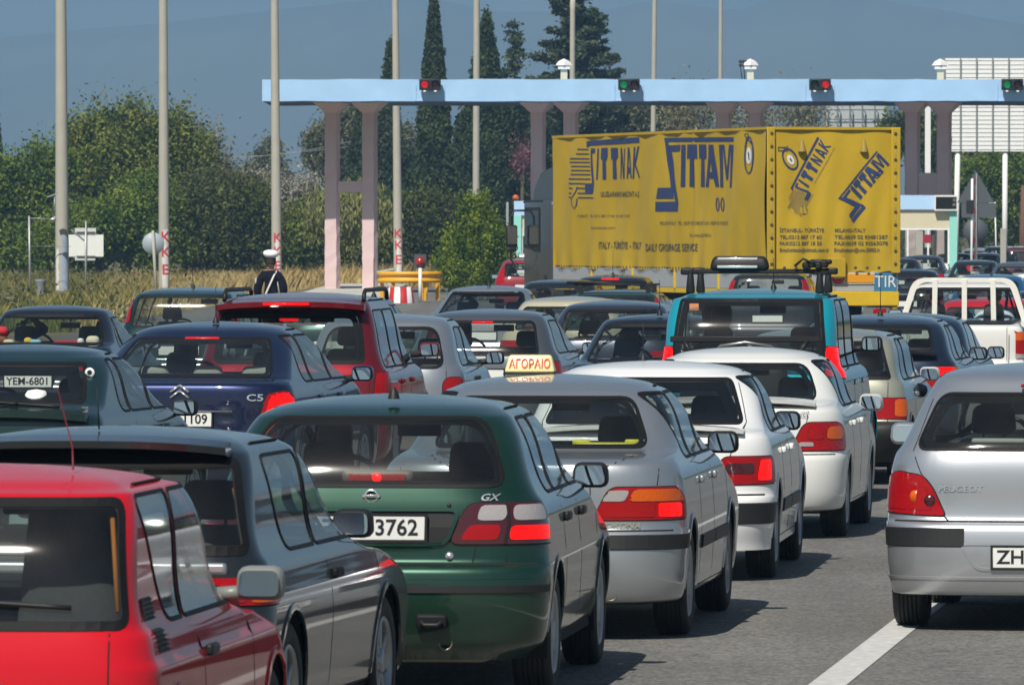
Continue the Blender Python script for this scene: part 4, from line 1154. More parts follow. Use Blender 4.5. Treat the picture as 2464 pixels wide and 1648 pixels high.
    def part(s, label, name, m, parent, sides='both', off=0.0, split=False):
        "objects of one label; split -> one object per side"
        if label not in s.names: return []
        k = s.names.index(label); nz, nc = s.V.shape[:2]
        ii, jj = np.nonzero(s.lab == k)
        if not len(ii): return []
        q = np.stack([ii * nc + jj, ii * nc + jj + 1, (ii + 1) * nc + jj + 1, (ii + 1) * nc + jj], 1)
        Vf = (s.V + s.N * off).reshape(-1, 3); Nf = s.N.reshape(-1, 3)
        used, inv = np.unique(q, return_inverse=True); inv = inv.reshape(q.shape)
        vr, nr_ = Vf[used], Nf[used]
        vl, nl = vr * (-1, 1, 1), nr_ * (-1, 1, 1)
        out = []
        right = (vr, inv, nr_); left = (vl, inv[:, ::-1], nl)
        if split:
            sets = [right, left]
        else:
            # weld the centre line
            cen = np.abs(vr[:, 0]) < 1e-6
            mp = np.arange(len(vr)) + len(vr); mp[cen] = np.nonzero(cen)[0]
            keep = ~cen; idx = np.cumsum(keep) - 1 + len(vr); mp[keep] = idx[keep]
            sets = [(np.concatenate([vr, vl[keep]]), np.concatenate([inv, mp[inv[:, ::-1]]]), np.concatenate([nr_, nl[keep]]))]
        for v, f, n in sets:
            me = bpy.data.meshes.new(name)
            me.from_pydata(v.tolist(), [], f.tolist())
            me.materials.append(m)
            me.polygons.foreach_set('use_smooth', [True] * len(me.polygons))
            me.update()
            me.normals_split_custom_set_from_vertices(n.tolist())
            o = bpy.data.objects.new(name, me)
            out.append(link(o, parent))
        return out
    def ribbon(s, sy, line, w, h, m, name, parent, closed=True, sg=1, mb=None, step=.035, inset=0.0):
        "a strip lying along a line on the surface"
        L = dense(line, step, closed); n = len(L); rings = []
        for i, (u, v) in enumerate(L):
            a = L[i - 1] if (closed or i) else L[i]; b = L[(i + 1) % n] if (closed or i < n - 1) else L[i]
            t = np.array(b) - np.array(a); t /= max(np.linalg.norm(t), 1e-9); q = (-t[1], t[0])
            N = s.nrm(sy, u, v, sg)
            r = []
            for k, hh in ((-.5, min(-.003, h - .003)), (-.42, h), (.42, h), (.5, min(-.003, h - .003))):
                kk = k + inset
                r.append(s.ev(sy, u + q[0] * w * kk, v + q[1] * w * kk, sg) + N * hh)
            rings.append(r)
        vs = [p for r in rings for p in r]
        fs = [(i * 4 + j, ((i + 1) % n) * 4 + j, ((i + 1) % n) * 4 + j + 1, i * 4 + j + 1) for i in range(n if closed else n - 1) for j in range(3)]
        if not closed:
            fs += [(0, 1, 2, 3), ((n - 1) * 4 + 3, (n - 1) * 4 + 2, (n - 1) * 4 + 1, (n - 1) * 4)]
        if mb is not None:
            mb.add(vs, fs, 0, False); return None
        return mesh_obj(name, vs, fs, m, parent)
    def print_text(s, txt, x, z, size, m, parent, name='lettering', bold=False, sx=1.0, shear=0.0, off=.004):
        v, f = text_mesh(txt, size, bold, shear, sx)
        pts = []
        for a, b in v:
            p = s.evX(x + a, z + b); p.y -= off * (1 + 6 * (abs(x + a) / .8)**4); pts.append(p)
        return mesh_obj(name, pts, f, m, parent)

def ar_max(a): return float(np.max(a))

CARS = []
FRIT = mat('black_frit', (.004, .004, .004), .8, spec=.1)
_WH = {}
def wheel_meshes(r, style):
    if (r, style) in _WH: return _WH[(r, style)]
    w = .19; rr = r * .66
    t = MB()
    prof = [(-w / 2 + .02, rr), (-w / 2 + .006, rr + .02), (-w / 2, r * .88), (-w / 2 + .012, r * .965), (-w / 2 + .03, r * .995)]
    for k in range(5):
        y = -w / 2 + .05 + k * .024
        prof += [(y - .004, r), (y - .003, r - .007), (y + .003, r - .007), (y + .004, r)]
    prof += [(-a, b) for a, b in reversed(prof[:5])]
    t.lathe(prof, 36)
    to = t.build('tyre', TYRE); tm = to.data; bpy.data.objects.remove(to)
    q = MB(); q.lathe([(w / 2 - .012, rr + .004), (w / 2 - .004, rr - .006), (w / 2 - .02, rr - .018), (w / 2 - .05, rr - .024), (-w / 2 + .02, rr - .02), (-w / 2 + .02, rr)], 36)
    nsp = {'spoke': 7, 'star': 5, 'cover': 9}[style]
    for k in range(nsp):
        a = 2 * math.pi * k / nsp
        M = Matrix.Rotation(a, 4, 'X')
        wd = {'spoke': .035, 'star': .055, 'cover': .05}[style]
        q.rbox((w / 2 - .035, 0, rr * .52), (.03, wd, rr * .92), .008, 1, 0, M)
    q.lathe([(w / 2 - .01, .0), (w / 2 - .01, .045), (w / 2 - .022, .06), (w / 2 - .05, .062)], 18)
    q.lathe([(w / 2 - .06, .0), (w / 2 - .062, rr - .02)], 24, mi=1)
    qo = q.build('rim', [RIM if style != 'cover' else mat('wheel_cover', (.42, .43, .44), .4, .3), DARK]); qm = qo.data; bpy.data.objects.remove(qo)
    _WH[(r, style)] = (tm, qm); return _WH[(r, style)]

_SEAT = {}
def seat_meshes(m, hr):
    key = (m.name, hr)
    if key in _SEAT: return _SEAT[key]
    a = MB()
    a.rbox((0, .0, .62), (.50, .13, .62), .06, 3, taper=(.86, .8))
    a.rbox((0, .27, .38), (.50, .52, .15), .05, 2)
    o = a.build('s', m); am = o.data; bpy.data.objects.remove(o)
    b = MB()
    if hr == 'loop':
        b.tube([(-.10, 0, .93), (-.11, 0, 1.06), (-.07, 0, 1.12), (.07, 0, 1.12), (.11, 0, 1.06), (.10, 0, .93)], .035, 8)
    else:
        b.rbox((0, 0, 1.04), (.27, .09, .17), .05, 3, taper=(.85, .9))
        b.tube([(-.06, 0, .90), (-.06, 0, 1.0)], .008, 6); b.tube([(.06, 0, .90), (.06, 0, 1.0)], .008, 6)
    o = b.build('h', m); bmm = o.data; bpy.data.objects.remove(o)
    _SEAT[key] = (am, bmm); return _SEAT[key]

def inst(name, me, parent, loc=(0, 0, 0), rot=(0, 0, 0), sc_=(1, 1, 1)):
    o = bpy.data.objects.new(name, me); o.location = loc; o.rotation_euler = rot; o.scale = sc_
    return link(o, parent)

LENS = {'r': LRED, 'R': LLIT, 'o': LORG, 'w': LWHT, 'd': LDRK}

def car(name, label, cat, px, d, pnt, L=4.1, W=.84, H=1.40, belt=.93, Wr=.56, kind='hatch', yaw=-.13, cell=.035,
        rslope=.28, top=None, boot=.42, rt=None, cowl=1.25, ws=.75, wb=(.75, 2.5), wr=.30, style='cover',
        rw=None, rwr=.06, seal=.03, frit=.0, sw=None, splits=(), doors=(1.3, 2.25, 3.2), light=None, plate=None, bump_paint=None,
        zb=(.30, .56), strip=None, seats='dark', hr='pad', gl=None, group=None, mirrors=(None, .96), mir_mat=None,
        stoplamp=None, ant=None, wiper=False, exhaust=None, ar=.34, pr=4.5, detail=2, W_extra=None, R_extra=None,
        rails=False, handles=True, headlamp=True, side_strip=None, rear_seats=True, gapseam=True, wheel=None, tail=None, Xw=None, sill=.20, z=0.0, crown=.0, waist=.0, seams=None):
    X = Xw if Xw is not None else W_(px, d)
    root = empty(name, (X, d, z), yaw, label, cat, group)
    gl = gl or GLASS; seatm = {'dark': SEATD, 'grey': SEATG, 'beige': SEATB}[seats]
    top = top if top is not None else H - .13
    cf = L - cowl
    b0 = .09                                                   # rear panel, behind the bumper
    zz0, zz1 = zb
    if kind in ('hatch', 'van'):
        rt_ = rt if rt is not None else b0 + .02 + rslope * (top - belt)
        Rl = [(sill, .13), (zz0 - .02, .04), ((zz0 + zz1) / 2, 0), (zz1 - .015, .02), (zz1 + .02, b0 - .02), (belt - .12, b0), (belt, b0 + .03), (top, rt_),
              ('roof', 0)]
    else:                                                      # saloon with a boot lid
        rt_ = rt if rt is not None else boot + .75
        lid = belt + .03
        Rl = [(sill, .13), (zz0 - .02, .04), ((zz0 + zz1) / 2, 0), (zz1 - .015, .02), (zz1 + .02, b0 - .03), (lid - .12, b0 - .02), (lid - .035, b0), (lid - .01, b0 + .05), (lid + .008, b0 + .20),
              (lid + .03, boot), (lid + .06, boot + .08), (top, rt_), ('roof', 0)]
    wst = cf - ws                                              # top of the windscreen
    Fl = [(sill, L - .12), (zz0 - .02, L - .03), (.45, L), (.58, L - .02), (.66, L - .09), (.72, L - .25), (.80, L - .62), (belt - .05, cf + .28), (belt + .01, cf), (top, wst)]
    RL = wst - rt_; crn = ((.07, .055), (.045, .13), (.025, .25), (.010, .38))
    Rl = Rl[:-1] + [(H - a, rt_ + b * RL) for a, b in crn]
    Fl += [(H - a, wst - b * RL) for a, b in crn]
    if R_extra: Rl = R_extra(Rl)
    rend = Rl[-1][1]; fend = Fl[-1][1]; ym = (rend + fend) / 2
    Rl.append((H, ym - .03)); Fl.append((H, ym + .03))
    Wl = W_extra or [(sill, W - .12), (zz0 - .02, W - .035), (.45, W - .008), (zz1 + .005, W), (.70, W - .006), (belt - .10, W - .022 + waist), (belt - .02, W - .045), (belt + .02, W - .075), (top, Wr + .045),
                     (H - .07, Wr), (H - .045, Wr - .06), (H - .025, Wr - .17), (H - .010, Wr - .33), (H, .03)]
    sh = Shell(Wl, Rl, Fl, cell, ar=ar, pr=pr)
    # ---- regions
    if detail >= 1:
        sh.add('bumper', 'C', [(-.1, sill - .05), (W + ar * .9, sill - .05), (W + ar * .9, zz1 + .004), (-.1, zz1 + .004)], False)
    dd = list(doors)
    if detail >= 2:
        for i in range(len(dd) - 1):
            sh.add('door%d' % i, 'Y', [(dd[i], sill + .06), (dd[i + 1], sill + .06), (dd[i + 1] , belt), (dd[i] , belt)], False)
        if tail is None and kind in ('hatch', 'van'):
            tl = [(-.1, zz1 + .012), (W * .80, zz1 + .012), (W * .80, belt), (Wr * .95, top + .03), (-.1, top + .03)]
        else:
            tl = [(-.1, zz1 + .012), (W * .72, zz1 + .012), (W * .74, belt + .015), (-.1, belt + .015)] if tail is None else tail
        sh.add('tailgate', 'C', tl, False)
    arches = []
    for yw in wb:
        ra = wr + .055
        cpoly = [(yw + ra * math.cos(t), wr + ra * math.sin(t)) for t in np.linspace(-.2, math.pi + .2, 26)]
        cpoly = [(yw + ra, -.1)] + cpoly + [(yw - ra, -.1)]
        sh.add('hole', 'Y', cpoly); arches.append([(yw + (ra + .004) * math.cos(t), wr + (ra + .004) * math.sin(t)) for t in np.linspace(-.08, math.pi + .08, 26)])
    rw = rw or (belt + .05, top - .015, .80 * (W - .07), .84 * Wr)
    if isinstance(rw, tuple):
        rwp = rpoly([(-rw[2], rw[0]), (rw[2], rw[0]), (rw[3], rw[1]), (-rw[3], rw[1])], rwr)
    else: rwp = rpoly(rw, rwr)
    sh.add('rear_window', 'C', rwp)
    swp = []
    zb_, zt_ = belt + .012, top - .008
    if sw is None: sw = (dd[0] - .55 if kind == 'hatch' else dd[0] - .05, dd[0] - .30 if kind == 'hatch' else dd[0] + .12)
    ya0, ya1 = cf - .17, cf - .10 - ws * (zt_ - belt) / max(top - belt, .01)
    edges = [(sw[0], sw[1])] + [(q, q + .03) for q in splits] + [(ya0, ya1)]
    for i in range(len(edges) - 1):
        (a0, a1), (c0, c1) = edges[i], edges[i + 1]
        g0 = .025 if i else 0; g1 = .025 if i < len(edges) - 2 else 0
        swp.append(rpoly([(a0 + g0, zb_), (c0 - g1, zb_), (c1 - g1, zt_), (a1 + g0, zt_)], [.03 if i else .07, .03, .05, .05 if i else .10]))
    for i, q in enumerate(swp): sh.add('side_window%d' % i, 'Y', q)
    wsp = rpoly([(-W * .80, belt + .03), (W * .80, belt + .03), (Wr * .88, top - .02), (-Wr * .88, top - .02)], .06)
    sh.add('windscreen', 'F', wsp)
    if light:
        lp = rpoly(light['poly'], light.get('r', .03))
        sh.add('tail_light', 'C', lp)
        for k, q in enumerate(light.get('lens', ())):
            sh.add('lens%d' % k, 'C', rpoly(q[1], q[2] if len(q) > 2 else .02))
    if headlamp and detail >= 1:
        sh.add('headlight', 'F', rpoly([(W * .55, .60), (W * 1.1, .62), (W * 1.1, .74), (W * .6, .72)], .03))
    sh.finish()
    # ---- meshes
    sh.part('body', 'body', pnt, root)
    if detail >= 1:
        for A in arches:
            for sg in (1, -1): sh.ribbon('Y', A, .034, .007, pnt, 'wheel_arch', root, False, sg)
    if detail >= 1: sh.part('bumper', 'bumper', bump_paint or pnt, root, off=.004)
    if detail >= 2:
        for i in range(len(dd) - 1):
            for o, sg in zip(sh.part('door%d' % i, 'door', pnt, root, split=True), (1, -1)):
                if handles:
                    hb = MB(); yh_ = dd[i] + .14; p = sh.evY(yh_, belt - .12, sg)
                    hb.rbox((p.x + sg * .012, yh_, belt - .12), (.03, .17, .045), .012, 2)
                    hb.build('handle', handles if not isinstance(handles, bool) else BLKPL, o)
        sh.part('tailgate', 'tailgate' if kind != 'sedan' else 'boot_lid', pnt, root, off=.0)
    rwo = sh.part('rear_window', 'rear_window', gl, root)
    swo = [sh.part('side_window%d' % i, 'side_window', gl, root, split=True) for i in range(len(swp))]
    wso = sh.part('windscreen', 'windscreen', GLASSC, root)
    sh.part('headlight', 'headlight', LWHT, root, split=True, off=.004)
    if light:
        tls = sh.part('tail_light', 'tail_light', LENS[light.get('base', 'r')], root, split=True, off=.008)
        for k, q in enumerate(light.get('lens', ())):
            for o, tl_ in zip(sh.part('lens%d' % k, 'lens', LENS[q[0]], None, split=True, off=.012), tls or [root, root]):
                o.parent = tl_
        if detail >= 2:
            for sg in (1, -1):
                sh.ribbon('C', lp, .014, .005, GAP, 'light_seal', root, sg=sg)
    # seals: black rubber round every pane
    for k, sg in enumerate((1, -1)):
        for q, so in zip(swp, swo):
            sh.ribbon('Y', q, .017 if detail >= 1 else .03, .004, RUBBER, 'window_seal', so[k] if so else root, sg=sg, step=.05 if detail > 1 else .12)
    rp_ = rwo[0] if rwo else root
    sh.ribbon('C', rwp, seal, .004, RUBBER, 'window_seal', rp_, step=.05 if detail > 1 else .12, inset=.3 if frit else 0)
    if detail >= 1: sh.ribbon('F', wsp, .03, .004, RUBBER, 'window_seal', wso[0] if wso else root, step=.1)
    if frit:
        fr_ = [(a * (1 - frit / max(abs(a), .3)) if abs(a) > .02 else a, b + (frit * .5 if b < (rwp[0][1] + belt) / 2 + .1 else -frit * .5)) for a, b in rwp]
        sh.ribbon('C', fr_, frit, -.006, FRIT, 'window_border', rp_, step=.05)
    # panel gaps
    if detail >= 2 and gapseam:
        mb = MB()
        for sg in (1, -1):
            for y in dd:
                zlo = sill + .05
                for yw in wb:
                    if abs(y - yw) < wr + .06: zlo = max(zlo, wr + math.sqrt(max(0, (wr + .06)**2 - (y - yw)**2)))
                if zlo < belt - .05: sh.ribbon('Y', [(y, zlo), (y, belt)], .007, .001, GAP, '', None, False, sg, mb, .06)
            sh.ribbon('Y', [(dd[0], sill + .05), (dd[-1], sill + .05)], .007, .001, GAP, '', None, False, sg, mb, .2)
            e = W * .80 if kind != 'sedan' else W * .73
            zt2 = belt if kind != 'sedan' else belt + .015
            for L_ in (seams or [[(e, zz1 + .012), (e, zt2)]]): sh.ribbon('C', L_, .007, .0015, GAP, '', None, False, sg, mb, .04)
        for sg in (1, -1):
            pts = []
            for y in np.linspace(rt_ + .50, wst - .22, 14):
                p = sh.evY(float(y), H - .066, sg); p.z += .004; pts.append(p)
            mb.tube(pts, .006, 5)
        sh.ribbon('C', [(-W * .98, zz1 + .008), (W * .98, zz1 + .008)], .010, .0055, GAP, '', None, False, 1, mb, .06)
        mb.build('panel_gap', GAP, root)['kind'] = 'stuff'
    if strip:                                                  # (z0, z1, material, c_from, c_to)
        z0, z1, m_, c0, c1 = strip
        for sg in ((1, -1) if c0 > 0 else (1,)):
            c0_, c1_ = (c0, c1) if c0 > 0 else (-c1, c1)
            sh.ribbon('C', [(c0_, (z0 + z1) / 2), (c1_, (z0 + z1) / 2)], z1 - z0, .014, m_, 'bumper_strip', root, False, sg, step=.04)
    if side_strip:
        z0, z1, m_ = side_strip
        for sg in (1, -1):
            for a, b in zip(dd[:-1], dd[1:]):
                sh.ribbon('Y', [(a + .02, (z0 + z1) / 2), (b - .02, (z0 + z1) / 2)], z1 - z0, .012, m_, 'side_strip', root, False, sg, step=.3)
    # underbody and wheel housings
    mb = MB()
    mb.box((0, L / 2, (sill + .50) / 2), (2 * W - .50, L - .36, .50 - sill))
    mb.box((0, L / 2, sill + .10), (2 * W - .10, wb[1] - wb[0] - 2 * wr - .12, .16))
    for yw in wb:
        for sg in (1, -1):
            ra = wr + .06; pr_ = []
            for t in np.linspace(-.3, math.pi + .3, 15):
                pr_.append((yw + ra * math.cos(t), wr + ra * math.sin(t)))
            vs = [(sg * (W - .025), a, b) for a, b in pr_] + [(sg * (W - .28), a, b) for a, b in pr_]
            n = len(pr_); mb.add(vs, [(i, i + 1, i + 1 + n, i + n) for i in range(n - 1)])
    mb.build('underbody', DARK, root)['kind'] = 'stuff'
    tm, rm = wheel_meshes(wr, style)
    for yw in wb:
        for sg in (1, -1):
            w_ = empty('wheel', (0, 0, 0)); w_.parent = root; w_.location = (sg * (W - .11), yw, wr)
            if sg < 0: w_.rotation_euler = (0, 0, math.pi)
            inst('tyre', tm, w_); inst('rim', rm, w_)
    # cabin
    am, hm = seat_meshes(seatm, hr)
    ks = 1.0; dz_ = (H - 1.40) * .75
    for sg in (1, -1):
        s_ = inst('seat', am, root, (sg * .36, cf - 1.35, .05 + dz_), (0.12, 0, 0), (1, 1, ks)); inst('headrest', hm, s_)
    if rear_seats:
        yb_ = (rt_ + .15 if kind != 'sedan' else rt_ + .0)
        for x in (-.42, .42) if detail >= 1 else ():
            s_ = inst('seat', am, root, (x, yb_, dz_ - .08), (-.08, 0, 0), (1.15, 1, ks * .92)); inst('headrest', hm, s_, sc_=(.72, 1, .98))
    mb = MB(); mb.rbox((0, cf - .38, belt - .10), (2 * W - .34, .42, .20), .05, 2)
    mb.rbox((-.36, cf - .66, belt + .0), (.36, .14, .12), .05, 2)
    mb.box((0, cf - .3, belt - .35), (2 * W - .30, .2, .5))
    mb.build('dashboard', DASH, root)
    if detail >= 1:
        mb = MB(); R_ = .19; M = Matrix.Translation((-.36, cf - .80, belt - .03)) @ Matrix.Rotation(math.radians(65), 4, 'X')
        mb.tube([M @ Vector((R_ * math.cos(t), R_ * math.sin(t), 0)) for t in np.linspace(0, 2 * math.pi, 21)], .016, 6)
        mb.tube([M @ Vector((-R_, 0, 0)), M @ Vector((R_, 0, 0))], .016, 6)
        mb.build('steering_wheel', DASH, root)
        mb = MB(); mb.rbox((0, wst + .10, top - .10), (.22, .03, .07), .012, 2); mb.tube([(0, wst + .1, top - .07), (0, wst + .06, top + .03)], .008, 6)
        mb.build('rearview_mirror', DASH, root)
    if kind == 'sedan':
        mb = MB(); mb.box((0, (boot + rt_) / 2 + .08, belt + .005), (2 * W - .22, rt_ - boot - .02, .02)); mb.build('parcel_shelf', DASH, root)
    # door mirrors
    mz = mirrors[1]; my = (mirrors[0] if mirrors[0] is not None else cf - .33)
    for sg in (1, -1):
        p = sh.evY(my, min(mz, belt + .02), sg); e = .185
        mb = MB()
        mb.rbox((p.x + sg * .152, my + .03, mz), (e, .11, .128), .040, 3, taper=(.94, 1))
        mb.tube([(p.x - sg * .02, my + .03, mz - .045), (p.x + sg * .10, my + .03, mz - .035)], .028, 8)
        mo = mb.build('wing_mirror', mir_mat or BLKPL, root)
        g = MB(); g.prism(rpoly([(-e / 2 + .016, -.048), (e / 2 - .016, -.048), (e / 2 - .020, .048), (-e / 2 + .020, .048)], .03, 4), -.003, .003)
        go = g.build('mirror_glass', MIRROR, mo, loc=(p.x + sg * .152, my - .030, mz)); go.rotation_euler = (-.07, 0, -.03 * sg)
    # plate
    if plate:
        pz, txt = plate[0], plate[1]
        pw, ph = plate[2] if len(plate) > 2 else (.52, .115)
        pxo = plate[3] if len(plate) > 3 else 0
        yp = min(sh.evX(pxo, pz + k).y for k in (-.05, .05)) - .012
        mb = MB(); mb.rbox((pxo, yp, pz), (pw, .012, ph), .004, 1)
        po = mb.build('number_plate', PLATEW, root)
        if txt:
            lettering(txt, (pxo, yp - .008, pz), ph * .92, INK, po, bold=True, width=pw * .88)
        fr = MB()
        for a, b, c_, e_ in ((0, ph / 2 + .006, pw + .024, .012), (0, -ph / 2 - .006, pw + .024, .012), (pw / 2 + .006, 0, .012, ph), (-pw / 2 - .006, 0, .012, ph)):
            fr.box((pxo + a, yp, pz + b), (c_, .016, e_))
        fr.build('plate_frame', BLKPL, po)
    if stoplamp:                                               # (z, half width, height, lit, inside)
        z_, hw, hh, lit = stoplamp[:4]
        p = sh.evX(0, z_); yo = stoplamp[4] if len(stoplamp) > 4 else -.004
        n_ = sh.nrm('C', 0.0, z_)
        mb = MB(); mb.rbox((0, p.y + yo, z_), (2 * hw, .03, hh), .006, 1)
        mb.build('stop_lamp', LLIT if lit else LRED, root)
    if ant:                                                    # (y, length, lean, x)
        ya, la, le = ant[:3]; xa = ant[3] if len(ant) > 3 else 0
        mb = MB(); zt3 = H - .004 if abs(xa) < .3 else H - .05
        mb.lathe([(zt3 - .01, .03), (zt3 + .02, .022), (zt3 + .045, .008), (zt3 + .05, .004)], 10, 'z', (xa, ya, 0))
        mb.tube([(xa, ya, zt3 + .03), (xa, ya - le * la, zt3 + .03 + la)], [.0045, .0025], 5)
        mb.build('antenna', BLKPL, root)
    if wiper:
        z_ = wiper if not isinstance(wiper, bool) else belt + .10
        mb = MB(); pts = []
        for x in np.linspace(-.02, .50, 8):
            p = sh.evX(x, z_ - x * .06 + .02); p.y -= .03; pts.append(p)
        mb.tube(pts, .010, 6); p = sh.evX(-.02, z_ - .05); mb.rbox((p.x, p.y - .02, p.z), (.06, .06, .07), .015, 2)
        p2 = sh.evX(.2, z_ + .01); mb.tube([(p.x, p.y - .045, p.z), (p2.x, p2.y - .05, p2.z)], .008, 6)
        mb.build('rear_wiper', BLKPL, root)
    if exhaust:
        xe, ze = exhaust; mb = MB()
        mb.lathe([(.05, .026), (.04, .032), (.05, .034), (.35, .034)], 14, 'y', (xe, 0, ze)); mb.lathe([(.06, .0), (.06, .03)], 12, 'y', (xe, 0, ze), 1)
        mb.rbox((xe, .72, ze), (.42, .5, .15), .06, 2)
        mb.build('exhaust_pipe', [mat('exhaust_steel', (.25, .22, .18), .4, .7, noise=.4), DARK], root)
    if rails:
        for sg in (1, -1):
            mb = MB(); x_ = sg * (Wr - .02)
            y0, y1 = rt_ + .22, wst - .12; zr = H - .05
            mb.tube([(x_, y0, zr - .015), (x_, y0 + .05, zr + .05), (x_, y0 + .14, zr + .075), (x_, y1 - .14, zr + .075), (x_, y1 - .05, zr + .05), (x_, y1, zr - .015)], .019, 8)
            mb.build('roof_rail', BLKPL, root)
    root_info = dict(root=root, sh=sh, rt=rt_, wst=wst, cf=cf, H=H, belt=belt, L=L, W=W, top=top)
    CARS.append(root_info)
    return root_info
# ------------------------------------------------------------------ the cars
P_RED = paint('red_paint', (.56, .001, .012), 0, .5, dust=.22)
P_RED.node_tree.nodes['Principled BSDF'].inputs['Specular IOR Level'].default_value = .05
P_RED.node_tree.nodes['Principled BSDF'].inputs['Coat Weight'].default_value = .75
P_DGREY = paint('charcoal_paint', (.010, .016, .021), .3, .32)
P_GREEN = paint('dark_green_paint', (.003, .038, .022), .45, .33, dust=.20)
P_GREEN2 = paint('teal_green_paint', (.003, .032, .032), .4, .33)
P_SILV = paint('silver_paint', (.43, .46, .485), .75, .36)
P_SILV2 = paint('bright_silver_paint', (.50, .525, .555), .75, .34)
P_WHITE = paint('white_paint', (.84, .85, .84), 0, .4, dust=.22)
P_WHITE2 = paint('cream_white_paint', (.74, .75, .72), 0, .42, dust=.32)
P_NAVY = paint('navy_paint', (.003, .011, .058), .55, .32)
P_CRIM = paint('crimson_paint', (.24, .002, .012), .6, .34)
P_TEAL = paint('teal_paint', (.004, .40, .52), .4, .33)
P_OLIVE = paint('sage_beige_paint', (.33, .34, .27), .4, .38)
P_DBLUE = paint('dark_blue_paint', (.008, .018, .045), .4, .33)
P_BLACKB = paint('blue_black_paint', (.006, .010, .020), .3, .33)
P_GREYM = paint('mid_grey_paint', (.15, .165, .18), .7, .35)
P_GREYB = paint('blue_grey_paint', (.05, .06, .085), .7, .35)
P_CREAM = paint('cream_paint', (.44, .41, .29), 0, .4)
P_BLUE = paint('bright_blue_paint', (.01, .13, .32), .45, .34)
P_MAR = paint('maroon_paint', (.09, .025, .04), .4, .36)
P_AQUA = paint('aqua_green_paint', (.02, .20, .19), .3, .36)

def S_(s): return FPX / s

def lip(sh, x0, z, dep, m, parent, y0, name='spoiler', thick=.03, up=.02, drop=0.0):
    "a rear spoiler blade across the car"
    mb = MB(); xs = np.linspace(-x0, x0, 17); rows = []
    for x in xs:
        t = abs(x) / x0; e = .10 * t**4
        zz = z - .03 * t**3 - drop * t**2
        rows.append([(x, y0 + e, zz), (x, y0 + e - .005, zz + thick), (x, y0 + dep + e * .5, zz + thick + up - .01), (x, y0 + dep + e * .5, zz - .02)])
    vs = [p for r in rows for p in r]; n = len(rows)
    fs = [(i * 4 + j, i * 4 + (j + 1) % 4, (i + 1) * 4 + (j + 1) % 4, (i + 1) * 4 + j) for i in range(n - 1) for j in range(4)] + [(0, 3, 2, 1), tuple((n - 1) * 4 + k for k in range(4))]
    mb.add(vs, fs, 0, False)
    o = mb.build(name, m, parent)
    bm = bmesh.new(); bm.from_mesh(o.data); bmesh.ops.recalc_face_normals(bm, faces=bm.faces); bm.to_mesh(o.data); bm.free()
    return o

# 1 red hatchback, nearest
s = 700
c = car('hatchback', 'bright red three-door hatchback with black pillar vents and a sticker on the tailgate', 'car', -190, S_(s), P_RED, L=3.7, W=.79, H=1.385, belt=.83, Wr=.60, top=1.30, rt=.36,
        cell=.022, rw=(.855, 1.275, .70, .655), rwr=.05, seal=.038, sw=(.86, .50), splits=(1.18,), doors=(1.28, 2.45), cowl=1.05, ws=.62,
        yaw=-.115, ar=.20, pr=6, wiper=.93, seats='dark', hr='pad', mirrors=(2.32, .905), zb=(.25, .455), wb=(.68, 3.02), wr=.28,
        light=dict(poly=[(.48, .485), (.92, .485), (.92, .63), (.48, .63)], lens=[("R", [(.5, .50), (.7, .50), (.7, .615), (.5, .615)])]), plate=(.52, 'YKE-4417'), mir_mat=mat('grey_mirror_shell', (.2, .21, .2), .4, dust=.3))
R0 = c['root']; sh = c['sh']
for z0, y0 in ((.90, .38), (.79, .40)):
    for sg in (1, -1):
        mb = MB(); vs = []
        sh.ribbon('Y', [(y0 + .02 - (z0 - .8) * .1, z0), (y0 + .20, z0)], .085, .006, BLKPL, 'pillar_vent', R0, False, sg)
        for k in range(5):
            p = sh.evY(y0 + .10, z0 - .032 + k * .016, sg)
            mb.box((p.x + sg * .008, y0 + .10, p.z), (.014, .17, .005))
        mb.build('vent_slat', RUBBER, R0)
sh.print_text('krikkis', .60, .60, .055, PLATEW, R0, bold=True)
mb = MB(); p = sh.evX(.645, .90); q = sh.evX(.605, 1.22)
mb.tube([(p.x, p.y + .02, p.z), (q.x, q.y + .02, q.z)], .009, 6); mb.build('seat_belt', mat('orange_webbing', (.34, .11, .008), .8), R0)
mb = MB(); mb.rbox((.42, .62, 1.02), (.42, .16, .56), .1, 3, taper=(.7, .8)); mb.build('seat', SEATD, R0)
sh.print_text('16 VALVE', .08, 1.075, .045, SILV, R0)

mb = MB(); mb.tube([(.38, .85, 1.375), (.36, .95, 1.45), (.27, 1.15, 1.66)], [.004, .0028, .0018], 5); mb.build('antenna', mat('dark_red_wire', (.16, .01, .02), .5), R0)
# 2 charcoal hatchback
s = 590
c = car('hatchback', 'charcoal three-door hatchback with a roof-edge spoiler and orange corner lamps', 'car', 150, S_(s), P_DGREY, L=4.0, W=.83, H=1.395, belt=.875, Wr=.61, top=1.29, rt=.40,
        cell=.024, rw=(.91, 1.265, .755, .66), rwr=.05, seal=.05, sw=(.92, .78), splits=(1.55,), doors=(1.62, 2.80), cowl=1.22, ws=.72, yaw=-.155,
        ar=.24, pr=5.5, style='spoke', mirrors=(2.62, .93), wb=(.72, 3.02), wr=.30, zb=(.26, .60), handles=RUBBER,
        light=dict(poly=[(.40, .69), (1.0, .69), (1.02, .80), (.40, .80)], lens=[('r', [(.42, .70), (.74, .70), (.74, .79), (.42, .79)]), ('o', [(.76, .70), (.99, .70), (1.0, .79), (.76, .79)])]), plate=(.66, 'YBN-2096'))
R0 = c['root']; sh = c['sh']
lip(sh, .60, 1.325, .16, P_DGREY, R0, .30, 'roof_spoiler', .03, .03)
mb = MB(); p = sh.evX(.69, .98); q = sh.evX(.64, 1.16)
mb.tube([(p.x, p.y + .03, p.z), (q.x, q.y + .03, q.z)], .012, 6); mb.build('seat_belt', MATS['orange_webbing'], R0)
